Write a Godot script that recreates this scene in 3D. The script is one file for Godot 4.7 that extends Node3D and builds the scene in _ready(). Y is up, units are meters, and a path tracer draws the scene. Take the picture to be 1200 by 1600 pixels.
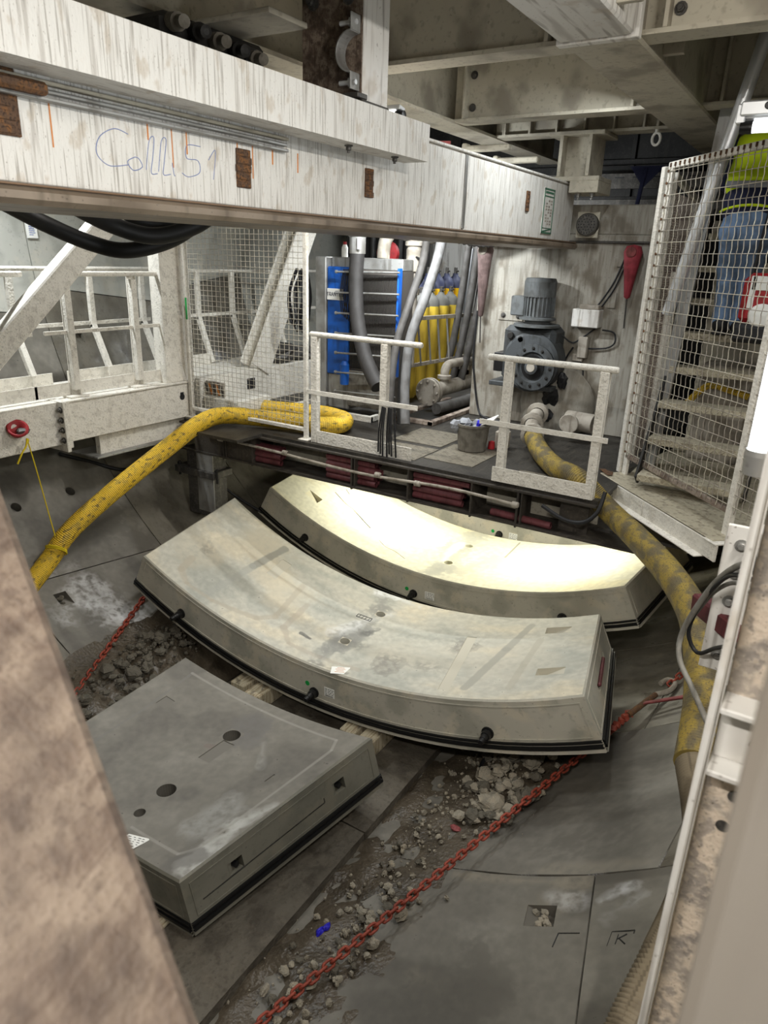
extends Node3D
# Segment handling bay of a tunnel boring machine, looking down into the invert.
# World: y up, metres; the tunnel axis runs along z (away from the camera is -z); the deck is y = 0.

const TX := -3.0    # tunnel axis
const TY := 2.25
const TR := 4.4     # intrados radius

var rng := RandomNumberGenerator.new()
var M := {}         # materials
var used := {}


# ---------------------------------------------------------------- mesh builder
class MB:
	var v := PackedVector3Array()
	var n := PackedVector3Array()
	var t := PackedVector2Array()

	func tri(a: Vector3, b: Vector3, c: Vector3, na: Vector3, nb: Vector3, nc: Vector3, ta := Vector2.ZERO, tb := Vector2.ZERO, tc := Vector2.ZERO) -> void:
		var g := (b - a).cross(c - a)
		if g.length_squared() < 1e-16:
			return
		if g.dot(na + nb + nc) > 0.0:
			v.append(a); v.append(c); v.append(b)
			n.append(na); n.append(nc); n.append(nb)
			t.append(ta); t.append(tc); t.append(tb)
		else:
			v.append(a); v.append(b); v.append(c)
			n.append(na); n.append(nb); n.append(nc)
			t.append(ta); t.append(tb); t.append(tc)

	func quad(a: Vector3, b: Vector3, c: Vector3, d: Vector3, nn: Vector3) -> void:   # a b c d round the edge
		var e := b - a
		var lx := e.length()
		var ly := (d - a).length()
		tri(a, b, c, nn, nn, nn, Vector2(0, ly), Vector2(lx, ly), Vector2(lx, 0))
		tri(a, c, d, nn, nn, nn, Vector2(0, ly), Vector2(lx, 0), Vector2(0, 0))

	func quadn(a: Vector3, b: Vector3, c: Vector3, d: Vector3, na: Vector3, nb: Vector3, nc: Vector3, nd: Vector3, ta := Vector2.ZERO, tb := Vector2.ZERO, tc := Vector2.ZERO, td := Vector2.ZERO) -> void:
		tri(a, b, c, na, nb, nc, ta, tb, tc)
		tri(a, c, d, na, nc, nd, ta, tc, td)

	func flat(a: Vector3, b: Vector3, c: Vector3, d: Vector3, away: Vector3) -> void:  # quad facing away from a point
		var nn := (c - a).cross(d - b).normalized()
		if nn.dot((a + b + c + d) * 0.25 - away) < 0.0:
			nn = -nn
		quad(a, b, c, d, nn)

	# chamfered box: centre frame xf, full size s, chamfer c
	func box(xf: Transform3D, s: Vector3, c := 0.004) -> void:
		var h := s * 0.5
		c = minf(c, minf(h.x, minf(h.y, h.z)) * 0.6)
		var bs := xf.basis
		for ax in 3:
			var u := (ax + 1) % 3
			var w := (ax + 2) % 3
			for sg in [-1.0, 1.0]:
				var p := []
				for k in [[-1, -1], [1, -1], [1, 1], [-1, 1]]:
					var q := Vector3.ZERO
					q[ax] = sg * h[ax]; q[u] = k[0] * (h[u] - c); q[w] = k[1] * (h[w] - c)
					p.append(xf * q)
				var nn := Vector3.ZERO
				nn[ax] = sg
				quad(p[0], p[1], p[2], p[3], (bs * nn).normalized())
		if c <= 0.0:
			return
		for ax in 3:                                   # edges along ax
			var u := (ax + 1) % 3
			var w := (ax + 2) % 3
			for k in [[-1, -1], [1, -1], [1, 1], [-1, 1]]:
				var p := []
				for e in [[1, 0, -1], [0, 1, -1], [0, 1, 1], [1, 0, 1]]:
					var q := Vector3.ZERO
					q[u] = k[0] * (h[u] - (0.0 if e[0] else c)); q[w] = k[1] * (h[w] - (0.0 if e[1] else c)); q[ax] = e[2] * (h[ax] - c)
					p.append(xf * q)
				var nn := Vector3.ZERO
				nn[u] = k[0]; nn[w] = k[1]
				quad(p[0], p[1], p[2], p[3], (bs * nn).normalized())
		for sx in [-1, 1]:
			for sy in [-1, 1]:
				for sz in [-1, 1]:
					var a := xf * Vector3(sx * h.x, sy * (h.y - c), sz * (h.z - c))
					var b := xf * Vector3(sx * (h.x - c), sy * h.y, sz * (h.z - c))
					var d := xf * Vector3(sx * (h.x - c), sy * (h.y - c), sz * h.z)
					var nn := (bs * Vector3(sx, sy, sz)).normalized()
					tri(a, b, d, nn, nn, nn)

	func bx(a: Vector3, b: Vector3, c := 0.004) -> void:      # axis-aligned box between two corners
		box(Transform3D(Basis(), (a + b) * 0.5), (b - a).abs(), c)

	# rectangular bar from p to q: w across (side), h along up
	func bar(p: Vector3, q: Vector3, w: float, h: float, up := Vector3.UP, c := 0.004) -> void:
		var z := (q - p)
		var l := z.length()
		z /= l
		var x := up.cross(z)
		if x.length() < 1e-4:
			x = Vector3.RIGHT.cross(z)
		x = x.normalized()
		box(Transform3D(Basis(x, z.cross(x), z), (p + q) * 0.5), Vector3(w, h, l), c)

	# angle, channel and I sections: 2-D polygon swept straight from p to q (x = side, y = up)
	func sweep(p: Vector3, q: Vector3, poly: Array, up := Vector3.UP) -> void:
		var z := (q - p).normalized()
		var x := up.cross(z).normalized()
		var y := z.cross(x)
		var m := poly.size()
		var area := 0.0
		for i in m:
			var a: Vector2 = poly[i]
			var b: Vector2 = poly[(i + 1) % m]
			area += a.cross(b)
		for i in m:
			var a: Vector2 = poly[i]
			var b: Vector2 = poly[(i + 1) % m]
			var e := (b - a).normalized()
			var o := Vector2(e.y, -e.x) * (1.0 if area > 0.0 else -1.0)
			var da := x * a.x + y * a.y
			var db := x * b.x + y * b.y
			quad(p + da, p + db, q + db, q + da, x * o.x + y * o.y)
		var idx := Geometry2D.triangulate_polygon(PackedVector2Array(poly))
		for k in range(0, idx.size(), 3):
			var w := []
			for j in 3:
				var a: Vector2 = poly[idx[k + j]]
				w.append(x * a.x + y * a.y)
			tri(p + w[0], p + w[1], p + w[2], -z, -z, -z)
			tri(q + w[0], q + w[1], q + w[2], z, z, z)

	# round tube through points (already dense); r may be a float or an array
	func tube(pts: Array, r, sides := 10, caps := true) -> void:
		var m := pts.size()
		var tang := []
		for i in m:
			var d: Vector3 = pts[mini(i + 1, m - 1)] - pts[maxi(i - 1, 0)]
			tang.append(d.normalized())
		var x: Vector3 = (tang[0] as Vector3).cross(Vector3.UP if absf(tang[0].y) < 0.9 else Vector3.RIGHT).normalized()
		var lastp := []
		var lastn := []
		var along := 0.0
		for i in m:
			var z: Vector3 = tang[i]
			x = (x - z * x.dot(z)).normalized()
			var y := z.cross(x)
			var rr: float = r[i] if r is Array else r
			var cp := []
			var cn := []
			if i > 0:
				along += (pts[i] - pts[i - 1]).length()
			for k in sides + 1:
				var a := TAU * k / sides
				var d := x * cos(a) + y * sin(a)
				cn.append(d)
				cp.append(pts[i] + d * rr)
			if i > 0:
				var l0: float = along - (pts[i] - pts[i - 1]).length()
				for k in sides:
					var u0 := float(k) / sides
					var u1 := float(k + 1) / sides
					quadn(lastp[k], lastp[k + 1], cp[k + 1], cp[k], lastn[k], lastn[k + 1], cn[k + 1], cn[k], Vector2(u0, l0), Vector2(u1, l0), Vector2(u1, along), Vector2(u0, along))
			if caps and (i == 0 or i == m - 1):
				var nn := -z if i == 0 else z
				for k in sides:
					tri(pts[i], cp[k], cp[k + 1], nn, nn, nn)
			lastp = cp
			lastn = cn

	func rod(p: Vector3, q: Vector3, r: float, sides := 10) -> void:
		tube([p, q], r, sides)

	# pipe with a visible bore
	func pipe(p: Vector3, q: Vector3, r: float, wall: float, sides := 14) -> void:
		lathe(p, (q - p).normalized(), [Vector2(r, 0), Vector2(r, (q - p).length()), Vector2(r - wall, (q - p).length()), Vector2(r - wall, 0), Vector2(r, 0)], sides, false)

	# profile of (radius, height) turned about axis; hard edges between every two points unless smooth
	func lathe(o: Vector3, axis: Vector3, prof: Array, sides := 16, smooth := false) -> void:
		var z := axis.normalized()
		var x := z.cross(Vector3.UP if absf(z.y) < 0.9 else Vector3.RIGHT).normalized()
		var y := z.cross(x)
		var m := prof.size()
		var nr := []
		for i in m - 1:
			var e: Vector2 = prof[i + 1] - prof[i]
			nr.append(Vector2(e.y, -e.x).normalized())
		for i in m - 1:
			var a: Vector2 = prof[i]
			var b: Vector2 = prof[i + 1]
			var n0: Vector2 = nr[i]
			var n1: Vector2 = nr[i]
			if smooth:
				n0 = (nr[maxi(i - 1, 0)] + nr[i]).normalized()
				n1 = (nr[mini(i + 1, m - 2)] + nr[i]).normalized()
			for k in sides:
				var d := []
				for j in 2:
					var an := TAU * (k + j) / sides
					d.append(x * cos(an) + y * sin(an))
				quadn(o + d[0] * a.x + z * a.y, o + d[1] * a.x + z * a.y, o + d[1] * b.x + z * b.y, o + d[0] * b.x + z * b.y,
					d[0] * n0.x + z * n0.y, d[1] * n0.x + z * n0.y, d[1] * n1.x + z * n1.y, d[0] * n1.x + z * n1.y,
					Vector2(float(k) / sides, a.y), Vector2(float(k + 1) / sides, a.y), Vector2(float(k + 1) / sides, b.y), Vector2(float(k) / sides, b.y))

	func disc(o: Vector3, axis: Vector3, r: float, h: float, sides := 16, c := 0.0) -> void:   # short closed cylinder
		if c > 0.0:
			lathe(o, axis, [Vector2(0.0001, 0), Vector2(r, 0), Vector2(r, h - c), Vector2(r - c, h), Vector2(0.0001, h)], sides)
		else:
			lathe(o, axis, [Vector2(0.0001, 0), Vector2(r, 0), Vector2(r, h), Vector2(0.0001, h)], sides)

	func hexbolt(o: Vector3, axis: Vector3, r := 0.018, h := 0.014) -> void:
		disc(o, axis, r * 1.5, h * 0.3, 12)
		disc(o + axis.normalized() * h * 0.3, axis, r, h, 6, h * 0.2)
		disc(o + axis.normalized() * h * 1.3, axis, r * 0.55, h * 0.5, 8)

	# surface f(u, v, depth) -> point over a rectangle, with holes sunk in it
	# hole: {u0, u1, v0, v1, d, kind: "round"|"pocket"|"box"}
	func surf(f: Callable, u0: float, u1: float, nu: int, v0: float, v1: float, nv: int, holes := []) -> void:
		var us := []
		var vs := []
		for i in nu + 1: us.append(lerpf(u0, u1, float(i) / nu))
		for i in nv + 1: vs.append(lerpf(v0, v1, float(i) / nv))
		for h in holes:
			us.append(h.u0); us.append(h.u1); vs.append(h.v0); vs.append(h.v1)
		us.sort(); vs.sort()
		var nf := func(u: float, w: float) -> Vector3:
			var e := 0.01
			var a: Vector3 = f.call(u + e, w, 0.0) - f.call(u - e, w, 0.0)
			var b: Vector3 = f.call(u, w + e, 0.0) - f.call(u, w - e, 0.0)
			var q := a.cross(b).normalized()
			var out: Vector3 = f.call(u, w, 0.0) - f.call(u, w, 0.1)
			return q if q.dot(out) > 0.0 else -q
		for i in us.size() - 1:
			if us[i + 1] - us[i] < 1e-5: continue
			for j in vs.size() - 1:
				if vs[j + 1] - vs[j] < 1e-5: continue
				var mu: float = (us[i] + us[i + 1]) * 0.5
				var mv: float = (vs[j] + vs[j + 1]) * 0.5
				var skip := false
				for h in holes:
					if mu > h.u0 and mu < h.u1 and mv > h.v0 and mv < h.v1:
						skip = true
				if skip: continue
				quadn(f.call(us[i], vs[j], 0.0), f.call(us[i + 1], vs[j], 0.0), f.call(us[i + 1], vs[j + 1], 0.0), f.call(us[i], vs[j + 1], 0.0),
					nf.call(us[i], vs[j]), nf.call(us[i + 1], vs[j]), nf.call(us[i + 1], vs[j + 1]), nf.call(us[i], vs[j + 1]),
					Vector2(us[i], vs[j]), Vector2(us[i + 1], vs[j]), Vector2(us[i + 1], vs[j + 1]), Vector2(us[i], vs[j + 1]))
		for h in holes:
			var cu: float = (h.u0 + h.u1) * 0.5
			var cv: float = (h.v0 + h.v1) * 0.5
			var nn: Vector3 = nf.call(cu, cv)
			var mid: Vector3 = f.call(cu, cv, h.d * 0.5)
			if h.kind == "round":
				var rad := Vector2(h.u1 - h.u0, h.v1 - h.v0) * 0.48
				var k := 24
				for s in k:
					var ring := []
					for j in 2:
						var a := TAU * (s + j) / k
						var d := Vector2(cos(a), sin(a))
						var g := 1.0 / maxf(absf(d.x), absf(d.y))
						var sq := Vector2(cu + d.x * g * (h.u1 - h.u0) * 0.5, cv + d.y * g * (h.v1 - h.v0) * 0.5)
						var ci := Vector2(cu, cv) + d * rad
						ring.append([f.call(sq.x, sq.y, 0.0), f.call(ci.x, ci.y, 0.0), f.call(ci.x, ci.y, h.d)])
					quad(ring[0][0], ring[1][0], ring[1][1], ring[0][1], nn)
					var wn: Vector3 = mid - (ring[0][1] + ring[1][2]) * 0.5
					wn = (wn - nn * wn.dot(nn)).normalized()
					quad(ring[0][1], ring[1][1], ring[1][2], ring[0][2], wn)
					tri(ring[0][2], ring[1][2], f.call(cu, cv, h.d), nn, nn, nn)
			else:
				var q := [Vector2(h.u0, h.v0), Vector2(h.u1, h.v0), Vector2(h.u1, h.v1), Vector2(h.u0, h.v1)]
				# a bolt pocket tapers in plan and its floor slopes up towards one side
				var dep := [h.d, h.d, h.d, h.d]
				if h.kind == "pocket":
					dep = [0.004, h.d, h.d, 0.004] if h.get("way", 1) > 0 else [h.d, 0.004, 0.004, h.d]
				var low := []
				for j in 4:
					low.append(f.call(q[j].x, q[j].y, dep[j]))
				tri(low[0], low[1], low[2], nn, nn, nn)
				tri(low[0], low[2], low[3], nn, nn, nn)
				for j in 4:
					var a: Vector3 = f.call(q[j].x, q[j].y, 0.0)
					var b: Vector3 = f.call(q[(j + 1) % 4].x, q[(j + 1) % 4].y, 0.0)
					var wn: Vector3 = mid - (a + b) * 0.5
					wn = (wn - nn * wn.dot(nn)).normalized()
					tri(a, b, low[(j + 1) % 4], wn, wn, wn)
					tri(a, low[(j + 1) % 4], low[j], wn, wn, wn)

	func grid(pts: Array, w: int, hgt: int, closed := false) -> void:   # smooth sheet, pts row by row
		var nrm := []
		for j in hgt:
			for i in w:
				var l: Vector3 = pts[j * w + ((i - 1 + w - 1) % (w - 1) if closed else maxi(i - 1, 0))]
				var r: Vector3 = pts[j * w + ((i + 1) % (w - 1) if closed else mini(i + 1, w - 1))]
				var u: Vector3 = pts[maxi(j - 1, 0) * w + i]
				var d: Vector3 = pts[mini(j + 1, hgt - 1) * w + i]
				nrm.append((r - l).cross(d - u).normalized())
		for j in hgt - 1:
			for i in w - 1:
				var k := j * w + i
				quadn(pts[k], pts[k + 1], pts[k + w + 1], pts[k + w], nrm[k], nrm[k + 1], nrm[k + w + 1], nrm[k + w], Vector2(i, j) * 0.1, Vector2(i + 1, j) * 0.1, Vector2(i + 1, j + 1) * 0.1, Vector2(i, j + 1) * 0.1)

	func rock(o: Vector3, r: Vector3, rn: RandomNumberGenerator, sides := 7) -> void:
		var ph := rn.randf() * TAU
		var rings := 5
		var pts := []
		for j in rings + 1:
			var th := PI * j / rings
			for i in sides:
				var a := ph + TAU * (i + 0.5 * (j % 2)) / sides
				var k := rn.randf_range(0.66, 1.15)
				if j == 0 or j == rings: k = 0.85
				pts.append(o + Vector3(sin(th) * cos(a) * r.x, cos(th) * r.y, sin(th) * sin(a) * r.z) * k)
		for j in rings:
			for i in sides:
				var a: Vector3 = pts[j * sides + i]
				var b: Vector3 = pts[j * sides + (i + 1) % sides]
				var c: Vector3 = pts[(j + 1) * sides + (i + 1) % sides]
				var d: Vector3 = pts[(j + 1) * sides + i]
				for q in [[a, b, c], [a, c, d]]:
					var nn: Vector3 = (q[1] - q[0]).cross(q[2] - q[0]).normalized()
					if nn.dot((q[0] + q[1] + q[2]) / 3.0 - o) < 0.0: nn = -nn
					tri(q[0], q[1], q[2], nn, nn, nn)

	func aabb() -> AABB:
		var b := AABB(v[0], Vector3.ZERO)
		for p in v: b = b.expand(p)
		return b

	func mesh(off := Vector3.ZERO) -> ArrayMesh:
		var a := []
		a.resize(Mesh.ARRAY_MAX)
		if off != Vector3.ZERO:
			for i in v.size(): v[i] -= off
		a[Mesh.ARRAY_VERTEX] = v
		a[Mesh.ARRAY_NORMAL] = n
		a[Mesh.ARRAY_TEX_UV] = t
		var m := ArrayMesh.new()
		m.add_surface_from_arrays(Mesh.PRIMITIVE_TRIANGLES, a)
		return m


# ---------------------------------------------------------------- naming and placing
func numbered(called: String) -> String:
	used[called] = used.get(called, 0) + 1
	return called if used[called] == 1 else "%s_%03d" % [called, used[called] - 1]

func origin_of(o: Node) -> Vector3:
	var p := Vector3.ZERO
	while o != self and o is Node3D:
		p += o.position
		o = o.get_parent()
	return p

func thing(called: String, label: String, category: String, at := Vector3.ZERO, group := "") -> Node3D:
	var o := Node3D.new()
	o.name = numbered(called)
	add_child(o)
	o.position = at
	tag(o, label, category, group)
	return o

func tag(o: Node, label: String, category: String, group := "") -> Node:
	o.set_meta("label", label)
	o.set_meta("category", category)
	if group: o.set_meta("group", group)
	return o

# commit: a part under parent, or a top-level mesh standing at the bottom centre of its box
func put(mb: MB, called: String, mat: Material, parent: Node = null) -> MeshInstance3D:
	var o := MeshInstance3D.new()
	if parent == null or parent == self:
		o.name = numbered(called)
		var b := mb.aabb()
		var at := Vector3(b.get_center().x, b.position.y, b.get_center().z)
		o.mesh = mb.mesh(at)
		add_child(o)
		o.position = at
	else:
		o.name = part_name(called, parent)
		o.mesh = mb.mesh(origin_of(parent))
		parent.add_child(o, true)
	o.material_override = mat
	return o

func part_name(called: String, parent: Node) -> String:
	var c: Dictionary = parent.get_meta("counts", {})
	var k: int = c.get(called, 0)
	c[called] = k + 1
	parent.set_meta("counts", c)
	return called if k == 0 else "%s_%03d" % [called, k]

func struct(mb: MB, called: String, mat: Material, label := "") -> MeshInstance3D:
	var o := put(mb, called, mat)
	o.set_meta("kind", "structure")
	if label: o.set_meta("label", label)
	return o

func stuff(o: Node) -> Node:
	o.set_meta("kind", "stuff")
	return o

func dup(src: Node3D, called: String, at: Vector3, label: String, turn := Vector3.ZERO) -> Node3D:
	var c: Node3D = src.duplicate()
	c.name = numbered(called)
	add_child(c)
	c.position = at
	c.rotation = turn
	if label: c.set_meta("label", label)
	return c

func curve(pts: Array, step := 0.05) -> Array:        # Catmull-Rom through the points
	var c := Curve3D.new()
	c.bake_interval = step
	for i in pts.size():
		var a: Vector3 = pts[maxi(i - 1, 0)]
		var b: Vector3 = pts[mini(i + 1, pts.size() - 1)]
		var tn := (b - a) / 6.0
		if i > 0: 
			tn = tn.limit_length((pts[i] - pts[i - 1]).length() * 0.45)
		c.add_point(pts[i], -tn, tn)
	return Array(c.get_baked_points())

func ibeam(h: float, w: float, tf: float, tw: float) -> Array:    # section, origin at bottom centre
	return [Vector2(-w / 2, 0), Vector2(w / 2, 0), Vector2(w / 2, tf), Vector2(tw / 2, tf), Vector2(tw / 2, h - tf), Vector2(w / 2, h - tf), Vector2(w / 2, h), Vector2(-w / 2, h), Vector2(-w / 2, h - tf), Vector2(-tw / 2, h - tf), Vector2(-tw / 2, tf), Vector2(-w / 2, tf)]

func V(x: float, y: float, z: float) -> Vector3:
	return Vector3(x, y, z)


# ---------------------------------------------------------------- materials
func nz(s: int, freq: float, size: int, sx := 1, sy := 1, oct := 4) -> PackedByteArray:
	var f := FastNoiseLite.new()
	f.seed = s
	f.frequency = freq
	f.noise_type = FastNoiseLite.TYPE_SIMPLEX_SMOOTH
	f.fractal_octaves = oct
	var im := f.get_seamless_image(size / sx, size / sy)
	if sx > 1 or sy > 1:
		im.resize(size, size, Image.INTERPOLATE_CUBIC)
	im.convert(Image.FORMAT_L8)
	return im.get_data()

# layers: [bytes, low, high, colour, strength]
func paint(size: int, base: Color, layers: Array) -> ImageTexture:
	var out := PackedByteArray()
	out.resize(size * size * 3)
	var lut := []
	for l in layers:
		var q := PackedFloat32Array()
		for i in 256:
			q.append(smoothstep(l[1], l[2], i / 255.0) * l[4] if l[1] < l[2] else (1.0 - smoothstep(l[2], l[1], i / 255.0)) * l[4])
		lut.append(q)
	var k := layers.size()
	for i in size * size:
		var r := base.r
		var g := base.g
		var b := base.b
		for j in k:
			var w: float = lut[j][layers[j][0][i]]
			if w > 0.004:
				var c: Color = layers[j][3]
				r += (c.r - r) * w
				g += (c.g - g) * w
				b += (c.b - b) * w
		out[i * 3] = int(r * 255.0)
		out[i * 3 + 1] = int(g * 255.0)
		out[i * 3 + 2] = int(b * 255.0)
	var im := Image.create_from_data(size, size, false, Image.FORMAT_RGB8, out)
	return ImageTexture.create_from_image(im)

func grey(size: int, d: PackedByteArray) -> ImageTexture:
	return ImageTexture.create_from_image(Image.create_from_data(size, size, false, Image.FORMAT_L8, d))

func mat(col: Color, rough := 0.7, metal := 0.0, tex: Texture2D = null, scale := Vector3.ONE, bump: Texture2D = null, bs := 0.3, uv := false) -> StandardMaterial3D:
	var m := StandardMaterial3D.new()
	m.albedo_color = col
	m.roughness = rough
	m.metallic = metal
	if tex: m.albedo_texture = tex
	if bump:
		m.heightmap_enabled = true
		m.heightmap_texture = bump
		m.heightmap_scale = bs
	if not uv:
		m.uv1_triplanar = true
		m.uv1_world_triplanar = true
	m.uv1_scale = scale
	return m

func tint(m: StandardMaterial3D, col: Color, rough := -1.0) -> StandardMaterial3D:
	var c: StandardMaterial3D = m.duplicate()
	c.albedo_color = col
	if rough >= 0.0: c.roughness = rough
	return c

# a face painted with its own marks: shapes are [[points (0..1 across, 0..1 along)], radius in metres, colour, strength, ragged]
func face_mat(L: float, w: float, base: Color, low: Color, high: Color, rough: float, shapes: Array, sd: int) -> StandardMaterial3D:
	var W := int(L * 230.0)
	var H := int(w * 230.0)
	var a := nz(sd, 0.006, 512, 1, 1, 5)
	var c := nz(sd + 1, 0.05, 512, 1, 1, 4)
	var buf := PackedFloat32Array()
	buf.resize(W * H * 3)
	for y in H:
		for x in W:
			var q := (y % 512) * 512 + ((x * 512 / W) if W > 512 else x)
			var n := a[q] / 255.0
			var f := c[(y % 512) * 512 + (x % 512)] / 255.0
			var col := low.lerp(base, smoothstep(0.2, 0.5, n)).lerp(high, smoothstep(0.55, 0.9, n)) * (0.93 + 0.14 * f)
			if f > 0.93: col = col * 0.72
			var i := (y * W + x) * 3
			buf[i] = col.r
			buf[i + 1] = col.g
			buf[i + 2] = col.b
	for s in shapes:
		var pts: Array = s[0]
		var r: float = s[1]
		var col: Color = s[2]
		for k in maxi(pts.size() - 1, 1):
			var p := Vector2(pts[k][0] * L, pts[k][1] * w)
			var e: Array = pts[mini(k + 1, pts.size() - 1)]
			var d := Vector2(e[0] * L, e[1] * w) - p
			var l2 := maxf(d.length_squared(), 1e-6)
			var m := r * 2.0
			for y in range(maxi(0, int((minf(p.y, p.y + d.y) - m) * 230.0)), mini(H, int((maxf(p.y, p.y + d.y) + m) * 230.0))):
				for x in range(maxi(0, int((minf(p.x, p.x + d.x) - m) * 230.0)), mini(W, int((maxf(p.x, p.x + d.x) + m) * 230.0))):
					var q := Vector2(x, y) / 230.0 - p
					var t := clampf(q.dot(d) / l2, 0.0, 1.0)
					var f := c[(y % 512) * 512 + (x % 512)] / 255.0 - 0.5
					var g := a[(y % 512) * 512 + (x % 512)] / 255.0 - 0.5
					var dist: float = (q - d * t).length() + r * s[4] * (f * 0.8 + g * 1.6)
					var soft: float = clampf(s[4] * 0.5, 0.0, 1.0)
					var k2: float = (1.0 - smoothstep(r * lerpf(0.7, 0.05, soft), r * lerpf(1.0, 1.25, soft), dist)) * s[3] * lerpf(1.0, clampf(0.75 + f * 1.6, 0.15, 1.1), soft)
					if k2 > 0.0:
						var i := (y * W + x) * 3
						buf[i] = lerpf(buf[i], col.r, k2)
						buf[i + 1] = lerpf(buf[i + 1], col.g, k2)
						buf[i + 2] = lerpf(buf[i + 2], col.b, k2)
	var out := PackedByteArray()
	out.resize(W * H * 3)
	for i in W * H * 3: out[i] = int(clampf(buf[i], 0.0, 1.0) * 255.0)
	var tx := ImageTexture.create_from_image(Image.create_from_data(W, H, false, Image.FORMAT_RGB8, out))
	var mt := mat(Color.WHITE, rough, 0.0, tx, Vector3(1, 1.0 / w, 1), null, 0.0, true)
	return mt


# ---------------------------------------------------------------- scene
func _ready() -> void:
	rng.seed = 20
	# camera
	var cam := Camera3D.new()
	cam.name = "camera"
	cam.fov = 72.05
	cam.near = 0.05
	cam.far = 60.0
	cam.basis = Basis(Vector3.UP, deg_to_rad(31.5)) * Basis(Vector3.RIGHT, deg_to_rad(-20.0)) * Basis(Vector3.BACK, deg_to_rad(2.0))
	cam.position = V(0, 1.75, 0)
	var lens := CameraAttributesPhysical.new()
	lens.frustum_focal_length = 16.5
	lens.frustum_focus_distance = 5.2
	lens.exposure_aperture = 3.4
	cam.attributes = lens
	cam.fov = 72.05
	add_child(cam)
	cam.current = true
	# air and exposure: the bay is closed, so the sky gives nothing
	var we := WorldEnvironment.new()
	we.name = "world"
	var env := Environment.new()
	env.background_mode = Environment.BG_COLOR
	env.background_color = Color(0.02, 0.02, 0.02)
	env.tonemap_mode = Environment.TONE_MAPPER_LINEAR
	env.tonemap_exposure = 1.2
	env.sdfgi_enabled = true
	env.ssao_enabled = true
	env.ssil_enabled = true
	we.environment = env
	add_child(we)
	materials()
	# lamps: two in view; fluorescent fittings (glowing diffuser and an area light of its size)
	var cool := Color(0.97, 0.99, 1.0)
	var warm := Color(1.0, 0.98, 0.95)
	var pale := Color(1.0, 0.985, 0.90)
	lamp("unseen_lamp", "upright glowing tube lamp beside the right steel column", V(-0.10, 1.30, -2.0), V(-0.10, 1.96, -2.0), V(-0.9, -0.1, 0.35), 0.033, 1.6, cool, true)
	lamp("unseen_lamp", "small bright lamp under the ceiling above the mesh cage", V(-0.66, 2.50, -4.9), V(0.15, 2.50, -4.9), V(-0.2, -1.0, 0.5), 0.03, 2.0, cool)
	lamp("unseen_lamp", "unseen overhead lamp behind the camera, left of the walkway", V(-1.2, 3.05, 0.9), V(-0.2, 3.05, 0.9), V(-0.5, -1.0, -0.5), 0.03, 8.5, warm)  # out of view, placed to light the girder face and segments
	lamp("unseen_lamp", "unseen overhead lamp to the right of the walkway", V(0.75, 2.9, -2.6), V(0.75, 2.9, -1.6), V(-0.9, -1.0, -0.2), 0.03, 5.0, warm)  # out of view, lights the bay from the right
	lamp("unseen_lamp", "unseen lamp over the left gallery walkway", V(-6.5, 2.8, -4.3), V(-6.5, 2.8, -3.1), V(0.25, -1.0, 0.0), 0.03, 6.0, cool)  # unseen behind the girder, placed to light the gallery
	lamp("unseen_lamp", "unseen lamp above the middle segment behind the crane girder", V(-3.7, 2.7, -4.9), V(-3.0, 2.7, -4.9), V(0.1, -1.0, 0.2), 0.03, 4.0, warm)  # unseen, placed to light the middle segment from above
	lamp("unseen_lamp", "unseen left lamp under the deck, lighting the far concrete segment", V(-4.5, -0.37, -6.75), V(-3.4, -0.37, -6.75), V(0, -1, 0), 0.025, 3.1, pale)  # hidden by the deck, lights the left of the far segment
	lamp("unseen_lamp", "unseen right lamp under the deck, lighting the far concrete segment", V(-2.6, -0.37, -6.75), V(-1.6, -0.37, -6.75), V(0, -1, 0), 0.025, 3.1, pale)  # hidden by the deck, lights the right of the far segment
	lamp("unseen_lamp", "unseen lamp beside the ceiling box beam, lighting the pump deck", V(-1.74, 3.02, -6.0), V(-1.74, 3.02, -5.0), V(-0.25, -1.0, 0.0), 0.03, 1.9, cool)  # kept out of view by the box beam, lights the pump deck
	lamp("unseen_lamp", "added fill lamp behind the crane girder, brightening the blue cooler", V(-3.9, 2.3, -5.9), V(-3.1, 2.3, -5.9), V(-0.1, -1.0, -0.8), 0.03, 6.0, cool)  # added fill behind the girder for cooler, bottles and deck
	lamp("unseen_lamp", "added fill lamp hidden by the girder, brightening the bottle rack", V(-4.7, 2.38, -7.35), V(-4.0, 2.38, -7.35), V(0.0, -1.0, -0.5), 0.03, 4.5, cool)  # added fill, only there to brighten the yellow bottles
	lamp("unseen_lamp", "unseen lamp at the back, lighting the space beyond the gas bottles", V(-4.9, 2.6, -9.8), V(-3.9, 2.6, -9.8), V(0, -1, 0.2), 0.03, 5.0, cool)  # unseen, placed to brighten the background beyond the bottles
	setting()
	upper_steel()
	gallery()
	platform()
	machinery()
	cage_and_stairs()
	segments()
	floor_things()
	hoses()
	foreground()


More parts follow.
